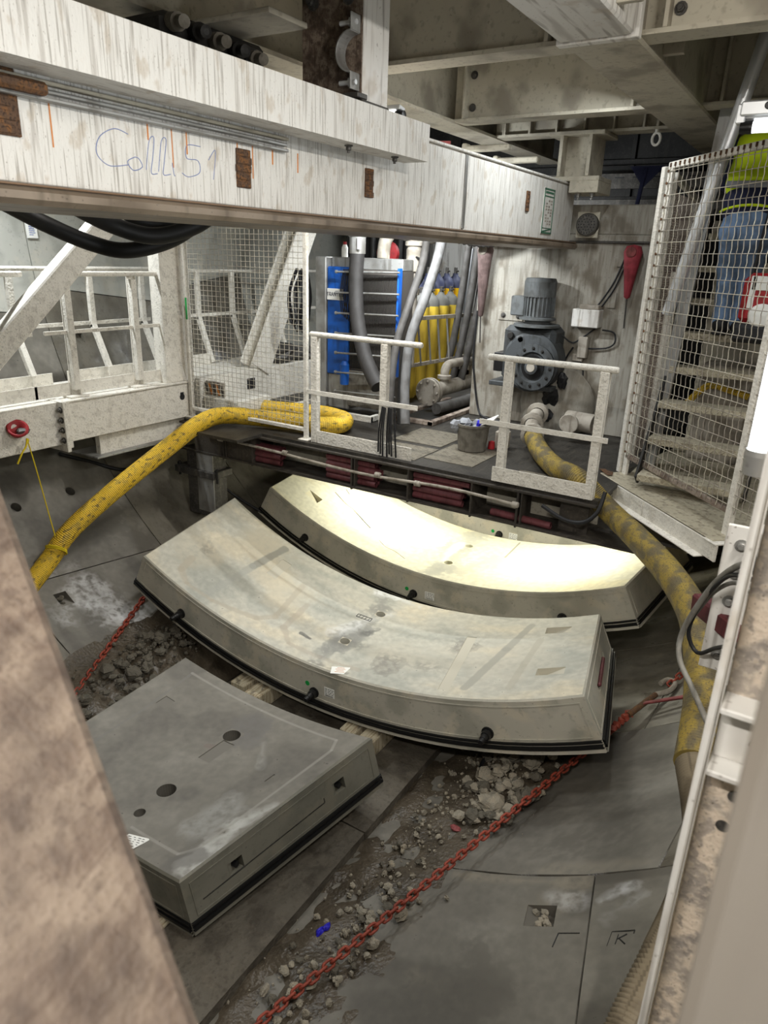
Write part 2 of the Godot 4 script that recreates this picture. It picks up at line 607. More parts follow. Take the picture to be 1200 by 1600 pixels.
func lamp(called: String, label: String, p: Vector3, q: Vector3, face: Vector3, r: float, energy: float, col: Color, capped := false) -> void:
	var mid := (p + q) * 0.5
	var o := thing(called, label, "lamp", mid)
	var ax := (q - p).normalized()
	face = (face - ax * face.dot(ax)).normalized()
	var side := ax.cross(face)
	var b := MB.new()
	b.box(Transform3D(Basis(ax, side, face), mid - face * (r + 0.018)), Vector3((q - p).length() + 0.06, r * 2.6, 0.03), 0.006)
	var hs := put(b, "housing", M.alu, o)
	for s in [-1, 1]:
		b = MB.new()
		var e := p if s < 0 else q
		b.lathe(e, ax * s, [Vector2(r * 1.12, -0.015), Vector2(r * 1.15, 0.0), Vector2(r * 1.05, 0.05), Vector2(0.001, 0.055)], 16)
		put(b, "end_cap", M.galv if capped else M.plastic, hs)
	b = MB.new()
	b.tube([p, q], r, 16, false)
	var g := StandardMaterial3D.new()
	g.albedo_color = Color(0.95, 0.95, 0.93)
	g.emission_enabled = true
	g.emission = col
	g.emission_energy_multiplier = 2.2
	put(b, "diffuser", g, o)
	var l := AreaLight3D.new()
	l.name = "tube_light"
	l.area_size = Vector2((q - p).length(), r * 2.0)
	l.light_energy = energy
	l.light_color = col
	l.area_range = 30.0
	l.area_attenuation = 2.0
	l.shadow_enabled = true
	o.add_child(l, true)
	l.transform = Transform3D(Basis(ax, -side, -face), face * (r + 0.006)).orthonormalized()
	if l.transform.basis.determinant() < 0: 
		l.transform.basis = Basis(ax, side, -face)


func materials() -> void:
	var S := 512
	var big := nz(11, 0.008, S)
	var mid := nz(12, 0.02, S)
	var fine := nz(13, 0.07, S, 1, 1, 3)
	var grit := nz(14, 0.2, S, 1, 1, 2)
	var streak := nz(15, 0.035, S, 1, 8, 3)
	var streak2 := nz(16, 0.09, S, 1, 16, 3)
	var speck := nz(17, 0.13, S, 1, 1, 3)
	var blot := nz(18, 0.012, S, 1, 1, 5)
	M.b_fine = grey(S, fine)
	M.b_grit = grey(S, grit)
	M.b_mid = grey(S, mid)
	M.b_blot = grey(S, blot)
	var t_white := paint(S, Color(0.89, 0.88, 0.86), [[streak, 0.58, 0.88, Color(0.68, 0.66, 0.63), 0.6], [streak2, 0.62, 0.85, Color(0.56, 0.54, 0.51), 0.6], [blot, 0.68, 0.9, Color(0.68, 0.62, 0.54), 0.4], [speck, 0.81, 0.88, Color(0.38, 0.35, 0.31), 0.5]])
	var t_spat := paint(S, Color(0.885, 0.87, 0.83), [[mid, 0.5, 0.8, Color(0.76, 0.74, 0.70), 0.55], [fine, 0.66, 0.85, Color(0.60, 0.58, 0.54), 0.5], [speck, 0.80, 0.87, Color(0.3, 0.28, 0.26), 0.7], [grit, 0.75, 0.9, Color(0.4, 0.38, 0.35), 0.6]])
	var t_ceil := paint(S, Color(0.74, 0.715, 0.65), [[big, 0.5, 0.85, Color(0.50, 0.47, 0.42), 0.6], [fine, 0.6, 0.85, Color(0.60, 0.57, 0.51), 0.6], [speck, 0.81, 0.88, Color(0.4, 0.37, 0.33), 0.45]])
	var t_brown := paint(S, Color(0.66, 0.61, 0.56), [[blot, 0.38, 0.75, Color(0.47, 0.405, 0.36), 0.8], [mid, 0.54, 0.85, Color(0.34, 0.285, 0.25), 0.6], [big, 0.5, 0.85, Color(0.32, 0.265, 0.23), 0.7], [fine, 0.62, 0.85, Color(0.30, 0.24, 0.2), 0.5], [streak, 0.68, 0.85, Color(0.36, 0.29, 0.24), 0.5], [speck, 0.81, 0.88, Color(0.2, 0.16, 0.14), 0.5]])
	var t_conc := paint(S, Color(0.74, 0.73, 0.69), [[big, 0.45, 0.8, Color(0.60, 0.60, 0.56), 0.7], [blot, 0.55, 0.8, Color(0.80, 0.77, 0.70), 0.6], [fine, 0.66, 0.85, Color(0.55, 0.55, 0.51), 0.35], [speck, 0.81, 0.88, Color(0.4, 0.39, 0.36), 0.55]])
	var t_lin := paint(S, Color(0.49, 0.485, 0.46), [[big, 0.45, 0.8, Color(0.38, 0.37, 0.345), 0.8], [blot, 0.55, 0.85, Color(0.56, 0.55, 0.52), 0.6], [mid, 0.62, 0.85, Color(0.33, 0.31, 0.28), 0.5], [fine, 0.6, 0.85, Color(0.36, 0.35, 0.33), 0.5], [grit, 0.72, 0.9, Color(0.60, 0.59, 0.56), 0.4], [speck, 0.81, 0.88, Color(0.22, 0.2, 0.18), 0.5]])
	var t_mud := paint(S, Color(0.36, 0.335, 0.30), [[big, 0.45, 0.75, Color(0.26, 0.24, 0.21), 0.8], [fine, 0.55, 0.8, Color(0.44, 0.42, 0.38), 0.5], [grit, 0.65, 0.85, Color(0.2, 0.19, 0.17), 0.6]])
	var t_steel := paint(S, Color(0.33, 0.32, 0.305), [[big, 0.4, 0.75, Color(0.22, 0.21, 0.20), 0.7], [fine, 0.55, 0.8, Color(0.44, 0.43, 0.41), 0.45], [speck, 0.7, 0.8, Color(0.6, 0.58, 0.54), 0.4], [streak, 0.65, 0.85, Color(0.5, 0.48, 0.44), 0.35]])
	var t_rust := paint(S, Color(0.36, 0.27, 0.20), [[mid, 0.4, 0.7, Color(0.55, 0.36, 0.18), 0.6], [fine, 0.5, 0.8, Color(0.18, 0.13, 0.1), 0.7]])
	var t_wood := paint(S, Color(0.74, 0.70, 0.60), [[streak2, 0.45, 0.75, Color(0.52, 0.45, 0.34), 0.7], [blot, 0.55, 0.8, Color(0.36, 0.33, 0.28), 0.7]])
	var t_yell := paint(S, Color(0.90, 0.74, 0.20), [[blot, 0.5, 0.85, Color(0.66, 0.56, 0.28), 0.6], [mid, 0.68, 0.8, Color(0.35, 0.30, 0.2), 0.6], [fine, 0.72, 0.85, Color(0.3, 0.27, 0.2), 0.6], [speck, 0.80, 0.87, Color(0.14, 0.13, 0.11), 0.9]])
	var t_yold := paint(S, Color(0.62, 0.53, 0.22), [[big, 0.35, 0.7, Color(0.38, 0.345, 0.27), 0.85], [blot, 0.5, 0.8, Color(0.45, 0.39, 0.25), 0.6], [fine, 0.6, 0.85, Color(0.27, 0.24, 0.2), 0.6], [speck, 0.80, 0.87, Color(0.12, 0.11, 0.1), 0.9]])
	var t_dusty := paint(S, Color(0.9, 0.9, 0.9), [[big, 0.4, 0.8, Color(0.6, 0.58, 0.55), 0.6], [streak, 0.6, 0.85, Color(0.55, 0.53, 0.5), 0.5], [speck, 0.81, 0.88, Color(0.4, 0.38, 0.36), 0.6]])
	# checker plate: raised diagonal lozenges
	var ck := Image.create(256, 256, false, Image.FORMAT_L8)
	for y in 256:
		for x in 256:
			var cx := int(floor(x / 32.0))
			var cy := int(floor(y / 32.0))
			var lx := fmod(x, 32.0) - 16.0
			var ly := fmod(y, 32.0) - 16.0
			var a := PI / 4 if (cx + cy) % 2 == 0 else -PI / 4
			var u := lx * cos(a) + ly * sin(a)
			var w := -lx * sin(a) + ly * cos(a)
			var d := pow(u / 17.0, 2.0) + pow(w / 4.6, 2.0)
			ck.set_pixel(x, y, Color.from_hsv(0, 0, clampf(1.6 - 1.6 * d, 0.0, 1.0)))
	M.b_check = ImageTexture.create_from_image(ck)
	# hose rings: fine ribs along v
	var rb := Image.create(8, 1024, false, Image.FORMAT_L8)
	for y in 1024:
		var c := 0.5 + 0.5 * sin(TAU * y / 1024.0 * 64.0)
		rb.fill_rect(Rect2i(0, y, 8, 1), Color(c, c, c))
	M.b_rib = ImageTexture.create_from_image(rb)

	var k := Vector3(0.45, 0.45, 0.45)
	M.white = mat(Color(1, 1, 1), 0.55, 0.0, t_white, k, M.b_fine, 0.12)
	M.beam = mat(Color(0.97, 0.97, 0.965), 0.5, 0.0, t_white, Vector3(1.5, 0.8, 1.5), M.b_fine, 0.12)
	M.spatter = mat(Color(1, 1, 1), 0.8, 0.0, t_spat, Vector3(0.9, 0.9, 0.9), M.b_fine, 0.4)
	M.ceil = mat(Color(1, 1, 1), 0.7, 0.0, t_ceil, k, M.b_fine, 0.12)
	M.brown = mat(Color(1, 1, 1), 0.7, 0.0, t_brown, Vector3(0.9, 0.9, 0.9), M.b_fine, 0.2)
	M.conc = mat(Color(1.0, 0.99, 0.97), 0.7, 0.0, t_conc, k, M.b_fine, 0.05)
	M.conc_pale = mat(Color(1.0, 1.0, 0.97), 0.75, 0.0, paint(S, Color(0.94, 0.93, 0.86), [[blot, 0.55, 0.8, Color(0.90, 0.87, 0.75), 0.5], [big, 0.7, 0.9, Color(0.75, 0.74, 0.66), 0.5], [speck, 0.81, 0.88, Color(0.5, 0.49, 0.42), 0.5]]), k, M.b_fine, 0.05)
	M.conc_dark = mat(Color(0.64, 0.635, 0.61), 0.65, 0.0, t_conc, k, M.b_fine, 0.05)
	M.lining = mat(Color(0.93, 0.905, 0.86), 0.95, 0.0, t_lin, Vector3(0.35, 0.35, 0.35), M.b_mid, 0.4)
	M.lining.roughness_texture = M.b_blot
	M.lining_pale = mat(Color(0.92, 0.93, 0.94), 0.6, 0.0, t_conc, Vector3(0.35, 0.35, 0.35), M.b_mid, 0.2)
	M.slab = mat(Color(0.76, 0.72, 0.67), 0.75, 0.0, t_lin, Vector3(0.6, 0.6, 0.6), M.b_fine, 0.5)
	M.mud = mat(Color(0.95, 0.92, 0.87), 0.38, 0.0, t_mud, Vector3(0.8, 0.8, 0.8), M.b_fine, 0.6)
	M.rock = mat(Color(0.80, 0.77, 0.73), 0.9, 0.0, t_conc, Vector3(2, 2, 2), M.b_fine, 0.6)
	M.rock_dark = mat(Color(0.52, 0.50, 0.47), 0.9, 0.0, t_conc, Vector3(2, 2, 2), M.b_fine, 0.6)
	M.steel = mat(Color(1, 1, 1), 0.55, 0.4, t_steel, k, M.b_fine, 0.1)
	M.steel_dark = mat(Color(0.5, 0.5, 0.5), 0.6, 0.3, t_steel, k, M.b_fine, 0.1)
	M.dark_tone = mat(Color(0.30, 0.29, 0.28), 0.8, 0.0, t_steel, k)  # dark tone for the shell, end walls and backing beyond the mesh
	M.deck = mat(Color(0.78, 0.77, 0.75), 0.5, 0.3, t_steel, Vector3(0.9, 0.9, 0.9), M.b_fine, 0.1)
	M.check = mat(Color(1.0, 0.99, 0.96), 0.55, 0.2, t_ceil, Vector3(0.8, 0.8, 0.8))
	M.check.normal_enabled = true
	var cn := ck.duplicate()
	cn.bump_map_to_normal_map(4.0)
	var c2 := StandardMaterial3D.new()
	M.check.heightmap_enabled = true
	M.check.heightmap_texture = M.b_check
	M.check.heightmap_scale = 0.4
	M.check.normal_enabled = false
	M.check.uv1_scale = Vector3(3.2, 3.2, 3.2)
	M.flange = mat(Color(0.60, 0.54, 0.47), 0.45, 0.2, t_dusty, k)
	M.copper = mat(Color(0.50, 0.40, 0.31), 0.4, 0.3)
	M.check_deck = tint(M.check, Color(0.66, 0.65, 0.635))
	M.girder = mat(Color(0.72, 0.68, 0.63), 0.7, 0.0, t_steel, k, M.b_fine, 0.2)
	M.cone = mat(Color(0.74, 0.28, 0.33), 0.7, 0.0, t_dusty, Vector3(2, 2, 2))
	M.cone_old = mat(Color(0.56, 0.47, 0.46), 0.8, 0.0, t_dusty, Vector3(2, 2, 2))
	M.grime = mat(Color(0.50, 0.48, 0.44), 0.8, 0.0, t_dusty, Vector3(2, 2, 2))
	M.brace = tint(M.brown, Color(0.77, 0.74, 0.705))
	M.brace.uv1_scale = Vector3(2.2, 2.2, 2.2)
	M.post_grey = mat(Color(0.62, 0.59, 0.55), 0.6, 0.0, t_dusty, Vector3(1, 0.2, 1))
	M.peel = mat(Color(1, 1, 1), 0.75, 0.0, paint(S, Color(0.80, 0.74, 0.67), [[blot, 0.46, 0.72, Color(0.54, 0.51, 0.48), 0.75], [mid, 0.6, 0.72, Color(0.50, 0.47, 0.45), 0.55], [fine, 0.55, 0.7, Color(0.86, 0.81, 0.74), 0.4], [fine, 0.6, 0.85, Color(0.68, 0.62, 0.55), 0.6], [speck, 0.78, 0.86, Color(0.3, 0.26, 0.23), 0.6]]), Vector3(1.4, 1.4, 1.4), M.b_fine, 0.2)
	M.hose_dark = mat(Color(0.20, 0.19, 0.185), 0.7, 0.0, t_dusty, Vector3(1.5, 1.5, 1.5))
	M.hose_pale = mat(Color(0.50, 0.50, 0.50), 0.7, 0.0, t_dusty, Vector3(1.5, 1.5, 1.5))
	M.red_old = mat(Color(0.42, 0.16, 0.18), 0.8, 0.0, t_dusty, Vector3(3, 3, 3))
	M.rust = mat(Color(1, 1, 1), 0.85, 0.1, t_rust, Vector3(2, 2, 2), M.b_fine, 0.3)
	M.wood = mat(Color(1, 1, 1), 0.85, 0.0, t_wood, Vector3(1, 1, 1), M.b_fine, 0.2)
	M.rubber = mat(Color(0.045, 0.045, 0.047), 0.55)
	M.plastic = mat(Color(0.07, 0.07, 0.075), 0.4)
	M.cable = mat(Color(0.09, 0.09, 0.1), 0.6)
	M.cable_grey = mat(Color(0.62, 0.61, 0.58), 0.7, 0.0, t_dusty, Vector3(2, 2, 2))
	M.hose_dusty = mat(Color(0.36, 0.35, 0.34), 0.7, 0.0, t_dusty, Vector3(1.5, 1.5, 1.5))
	M.yellow_hose = mat(Color(1, 1, 1), 0.55, 0.0, t_yell, Vector3(1, 5, 1), M.b_rib, 0.5, true)
	M.yellow_hose.uv1_scale = Vector3(1.0, 1.0, 1.0)
	M.yellow_old = mat(Color(1, 1, 1), 0.65, 0.0, t_yold, Vector3(1, 1, 1), M.b_rib, 0.5, true)
	M.brown_hose = mat(Color(0.52, 0.47, 0.38), 0.65, 0.0, t_dusty, Vector3(1, 1, 1), null, 0.5, true)
	M.maroon = mat(Color(0.50, 0.27, 0.29), 0.6, 0.0, t_dusty, Vector3(1.5, 1.5, 1.5))
	M.red = mat(Color(0.72, 0.12, 0.15), 0.6, 0.0, t_dusty, Vector3(2, 2, 2))
	M.red_dusty = mat(Color(0.62, 0.30, 0.30), 0.7, 0.0, t_dusty, Vector3(2, 2, 2))
	M.chain = mat(Color(0.68, 0.30, 0.215), 0.6, 0.1, t_dusty, Vector3(6, 6, 6))
	M.blue = mat(Color(0.10, 0.42, 0.85), 0.45, 0.0, t_dusty, k)
	M.blue_bag = mat(Color(0.16, 0.14, 0.72), 0.4)
	M.navy = mat(Color(0.10, 0.12, 0.24), 0.85)
	M.yellow = mat(Color(0.98, 0.80, 0.08), 0.5)
	M.yellow_dirty = mat(Color(1.0, 0.86, 0.30), 0.6, 0.0, t_dusty, Vector3(0.8, 0.3, 0.8))
	M.bottle_cap = mat(Color(0.28, 0.30, 0.42), 0.6, 0.0, t_dusty, k)
	M.bottle_grey = mat(Color(0.50, 0.50, 0.48), 0.7, 0.0, t_dusty, k)
	M.motor = mat(Color(0.42, 0.435, 0.44), 0.6, 0.1, t_dusty, Vector3(1.2, 1.2, 1.2), M.b_fine, 0.1)
	M.gearbox = mat(Color(0.31, 0.325, 0.335), 0.55, 0.2, t_dusty, Vector3(1.2, 1.2, 1.2), M.b_fine, 0.1)
	M.galv = mat(Color(0.72, 0.72, 0.71), 0.45, 0.5, t_dusty, k)
	M.alu = mat(Color(0.86, 0.87, 0.88), 0.35, 0.5)
	M.pipe = mat(Color(0.72, 0.69, 0.64), 0.7, 0.0, t_dusty, Vector3(1, 1, 1), M.b_fine, 0.1)
	M.tank = mat(Color(0.88, 0.88, 0.87), 0.65, 0.0, paint(S, Color(0.74, 0.72, 0.68), [[streak, 0.45, 0.8, Color(0.56, 0.53, 0.48), 0.75], [streak2, 0.55, 0.8, Color(0.66, 0.64, 0.6), 0.6], [big, 0.5, 0.85, Color(0.50, 0.46, 0.40), 0.7], [speck, 0.81, 0.88, Color(0.25, 0.23, 0.21), 0.6]]), Vector3(0.8, 0.6, 0.8), M.b_fine, 0.12)
	M.sticker = mat(Color(0.92, 0.92, 0.90), 0.6)
	M.ink = mat(Color(0.12, 0.12, 0.13), 0.7)
	M.pen = mat(Color(0.50, 0.55, 0.72), 0.7)
	M.green = mat(Color(0.08, 0.62, 0.28), 0.6)
	M.green_dark = mat(Color(0.25, 0.42, 0.33), 0.6)
	M.jeans = mat(Color(0.52, 0.64, 0.80), 0.9, 0.0, t_dusty, Vector3(1.5, 1.5, 1.5))
	M.hivis = mat(Color(0.82, 0.92, 0.12), 0.8)
	M.skin = mat(Color(0.72, 0.52, 0.42), 0.6)
	M.grey_cloth = mat(Color(0.55, 0.56, 0.58), 0.9)
	M.boot = mat(Color(0.10, 0.10, 0.11), 0.7)
	M.rope = mat(Color(0.85, 0.75, 0.10), 0.8)
	M.fin = mat(Color(0.36, 0.34, 0.32), 0.6, 0.2)
	M.orange = mat(Color(0.80, 0.50, 0.22), 0.6)
	M.wetline = mat(Color(0.12, 0.12, 0.12), 0.35)


# ---------------------------------------------------------------- tunnel lining
func lin(a: float, z: float, d: float) -> Vector3:      # angle from the invert (radians, + right), along, depth into the concrete
	return V(TX + sin(a) * (TR + d), TY - cos(a) * (TR + d), z)

func setting() -> void:
	# outer shell behind the segments
	var b := MB.new()
	var k := 40
	for i in k:
		var a0 := TAU * i / k
		var a1 := TAU * (i + 1) / k
		for r in [0.36, 0.5]:
			b.flat(lin(a0, 3.1, r), lin(a1, 3.1, r), lin(a1, -14.2, r), lin(a0, -14.2, r), V(TX, TY, -5) if r > 0.4 else lin((a0 + a1) / 2, -5.5, 3.0))
	struct(b, "wall_shell", M.dark_tone)
	for e in [[3.0, 3.25, "wall_rear"], [-14.0, -14.25, "wall_front"]]:
		b = MB.new()
		b.disc(V(TX, TY, e[1]), V(0, 0, signf(e[0] - e[1])), 4.9, absf(e[0] - e[1]), 40)
		struct(b, e[2], M.dark_tone)
	var wall := Node3D.new()
	wall.name = "wall_lining"
	add_child(wall)
	wall.set_meta("kind", "structure")
	var z := 2.95
	var ring := 0
	var g := 0.0011          # half joint in radians at the intrados
	while z > -12.5:
		var z1 := maxf(z - 1.555, -13.95)
		if ring == 0: z1 = 1.53
		# joint angles at z and z1 (degrees)
		var js := []
		match ring:
			3: js = [[39.4, 34.7], [88, 90], [140, 142], [195, 193], [250, 248], [286, 284], [338, 335]]
			4: js = [[39.5, 43], [92, 90], [146, 144], [198, 200], [246, 248], [284, 286], [321, 323]]
			5: js = [[33.3, 34.8], [86, 88], [140, 142], [195, 193], [248, 246], [282.2, 284.9], [338, 336]]
			_:
				var o := 14.0 * ((ring % 3) - 1)
				for q in 7: js.append([36 + o + q * 52.0 + (1.5 if q % 2 else -1.5), 36 + o + q * 52.0 - (1.5 if q % 2 else -1.5)])
		for q in js.size():
			var s0: Array = js[q]
			var s1: Array = js[(q + 1) % js.size()]
			var wrap := 360.0 if q == js.size() - 1 else 0.0
			var a00 := deg_to_rad(s0[0])
			var a01 := deg_to_rad(s0[1])
			var a10 := deg_to_rad(s1[0] + wrap)
			var a11 := deg_to_rad(s1[1] + wrap)
			lining_segment(wall, z - 0.005, z1 + 0.005, a00 + g, a01 + g, a10 - g, a11 - g, ring * 10 + q)
		z = z1
		ring += 1
	# raised bracket and letter cast in the wall
	mud_and_slab()


var pockets := [     # angle in degrees, z, half width (m), half length (m), kind, depth
	[31.8, -2.83, 0.09, 0.075, "pocket", 0.10], [-35.4, -3.43, 0.075, 0.06, "pocket", 0.10],
	[-49.1, -4.14, 0.05, 0.05, "round", 0.12], [-49.0, -3.55, 0.05, 0.05, "round", 0.12],
	[-70.5, -5.02, 0.07, 0.06, "pocket", 0.10], [-68.0, -6.0, 0.07, 0.06, "pocket", 0.10], [-85.5, -5.4, 0.06, 0.06, "round", 0.1],
	[-64.0, -4.55, 0.012, 0.012, "round", 0.05], [-62.0, -5.3, 0.012, 0.012, "round", 0.05], [-65.0, -6.1, 0.012, 0.012, "round", 0.05]]

func lining_segment(wall: Node3D, z0: float, z1: float, a00: float, a01: float, a10: float, a11: float, id := 0) -> void:
	var b := MB.new()
	var f := func(s: float, w: float, d: float) -> Vector3:
		return lin(lerpf(lerpf(a00, a01, w), lerpf(a10, a11, w), s), lerpf(z0, z1, w), d)
	var holes := []
	for p in pockets:
		if p[1] > z0 or p[1] < z1: continue
		var w: float = (p[1] - z0) / (z1 - z0)
		var aa: float = deg_to_rad(p[0])
		var lo := lerpf(a00, a01, w)
		var hi := lerpf(a10, a11, w)
		for turn in [0.0, TAU]:
			var s: float = (aa + turn - lo) / (hi - lo)
			if s > 0.0 and s < 1.0:
				var ds: float = p[2] / TR / (hi - lo)
				var dw: float = p[3] / absf(z1 - z0)
				holes.append({"u0": s - ds, "u1": s + ds, "v0": w - dw, "v1": w + dw, "d": p[5], "kind": p[4], "way": 1 if p[0] > 0 else -1})
	b.surf(f, 0.0, 1.0, 14, 0.0, 1.0, 1, holes)
	# joint faces
	var c: Vector3 = f.call(0.5, 0.5, 0.1)
	for i in 14:
		var s0 := i / 14.0
		var s1 := (i + 1) / 14.0
		for w in [0.0, 1.0]:
			b.flat(f.call(s0, w, 0.0), f.call(s1, w, 0.0), f.call(s1, w, 0.34), f.call(s0, w, 0.34), c)
	for s in [0.0, 1.0]:
		b.flat(f.call(s, 0.0, 0.0), f.call(s, 1.0, 0.0), f.call(s, 1.0, 0.34), f.call(s, 0.0, 0.34), c)
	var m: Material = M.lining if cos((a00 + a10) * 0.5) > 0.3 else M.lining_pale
	var base := Color(0.445, 0.43, 0.395)
	var low := Color(0.36, 0.345, 0.315)
	var high := Color(0.50, 0.485, 0.45)
	var white := Color(0.78, 0.78, 0.78)
	var sand := Color(0.56, 0.53, 0.47)
	if id == 46:          # floor ring under the segments: salt bloom on the left
		m = face_mat(5.9, 1.55, base, low, high, 0.55, [[[[0.05, 0.28], [0.10, 0.40], [0.17, 0.55]], 0.20, white, 0.75, 2.2], [[[0.12, 0.30], [0.15, 0.62]], 0.13, white, 0.8, 2.0], [[[0.08, 0.75], [0.17, 0.9]], 0.16, low, 0.7, 1.2], [[[0.88, 0.2], [0.97, 0.4]], 0.14, low, 0.5, 1.5], [[[0.90, 0.55], [0.99, 0.6]], 0.012, high, 0.6, 0.4], [[[0.88, 0.02], [0.99, 0.03]], 0.05, sand, 0.6, 1.6]], 91)
	elif id == 45:
		m = face_mat(2.9, 1.55, base, low, high, 0.55, [[[[0.95, 0.20], [0.90, 0.45]], 0.14, white, 0.6, 2.0], [[[0.80, 0.75], [0.95, 0.95]], 0.22, low, 0.7, 1.0]], 93)
	elif id == 36:
		m = face_mat(4.6, 1.55, base, low, high, 0.5, [[[[0.90, 0.72], [0.93, 0.88]], 0.14, sand, 0.6, 2.2], [[[0.80, 0.97], [0.99, 0.97]], 0.05, sand, 0.75, 1.6], [[[0.86, 0.65], [0.90, 0.5]], 0.12, low, 0.6, 1.5], [[[0.74, 0.9], [0.80, 0.5]], 0.12, sand, 0.4, 2.2], [[[0.94, 0.9], [0.985, 0.86]], 0.05, white, 0.5, 2.0]], 95)
	elif id == 30:  # white patches: sheen of the wet wall put into the colour
		m = face_mat(3.9, 1.55, base, low, high, 0.42, [[[[0.012, 0.86], [0.05, 0.93]], 0.055, white, 0.85, 1.6], [[[0.02, 0.80], [0.07, 0.88]], 0.06, white, 0.6, 2.0], [[[0.0, 0.97], [0.1, 0.98]], 0.04, low, 0.7, 0.8]], 97)
	if id in [46, 45, 36, 30]: m.uv1_scale = Vector3.ONE
	put(b, "lining_segment", m, wall)


func mud_and_slab() -> void:
	# precast invert slab the segments stand on, in three lengths
	var o := Node3D.new()
	o.name = "floor_slab"
	add_child(o)
	o.set_meta("kind", "structure")
	var zs := [2.9, 0.2, -3.19, -6.6, -10.0]
	for i in 4:
		var b := MB.new()
		var hz: float = (zs[i] + zs[i + 1]) * 0.5
		b.sweep(V(-3.05, 0, zs[i] - 0.006), V(-3.05, 0, zs[i + 1] + 0.006), [Vector2(-1.03, -1.965), Vector2(1.0, -1.965), Vector2(1.03, -1.985), Vector2(1.04, -2.14), Vector2(-1.04, -2.14), Vector2(-1.03, -1.985)])
		put(b, "slab", M.slab, o)
	# mud in the gutters either side of the slab
	var fn := FastNoiseLite.new()
	fn.seed = 5
	fn.frequency = 1.6
	fn.fractal_octaves = 4
	for side in [1, -1]:
		var b := MB.new()
		var w := 26
		var h := 150
		var pts := []
		for j in h:
			var z := lerpf(0.6, -8.4, float(j) / (h - 1))
			for i in w:
				var s := float(i) / (w - 1)
				var x: float = (-2.04 + s * 1.0) if side > 0 else (-4.07 - s * 1.35)
				var q := x - TX
				var liny := TY - sqrt(TR * TR - q * q)
				var heap := 0.0
				if side > 0:
					heap = 0.16 * exp(-pow((z + 4.35) / 0.55, 2.0) - pow((x + 1.35) / 0.3, 2.0))
				else:
					heap = 0.20 * exp(-pow((z + 3.75) / 0.7, 2.0) - pow((x + 4.5) / 0.38, 2.0)) + 0.10 * exp(-pow((z + 2.9) / 0.6, 2.0) - pow((x + 4.35) / 0.3, 2.0))
				var lvl := -2.05 + 0.035 * fn.get_noise_2d(x * 1.0, z) + 0.018 * fn.get_noise_2d(x * 4.0 + 9.0, z * 4.0)
				var lift := (0.006 + 0.05 * s + 0.05 * fn.get_noise_2d(x * 2.0, z * 2.0 + 40.0)) * (1.0 - s) - 0.03 * s * s
				var y := maxf(lvl, liny + lift) if s < 0.75 else lerpf(maxf(lvl, liny + lift), liny - 0.02, (s - 0.75) * 4.0)
				y += heap * (0.75 + 0.5 * fn.get_noise_2d(x * 5.0, z * 5.0))
				pts.append(V(x, y, z))
		b.grid(pts, w, h)
		stuff(tag(put(b, "mud", M.mud), "wet brown mud filling the gutter right of the floor slab" if side > 0 else "dark mud heaped along the left edge of the floor slab", "mud"))


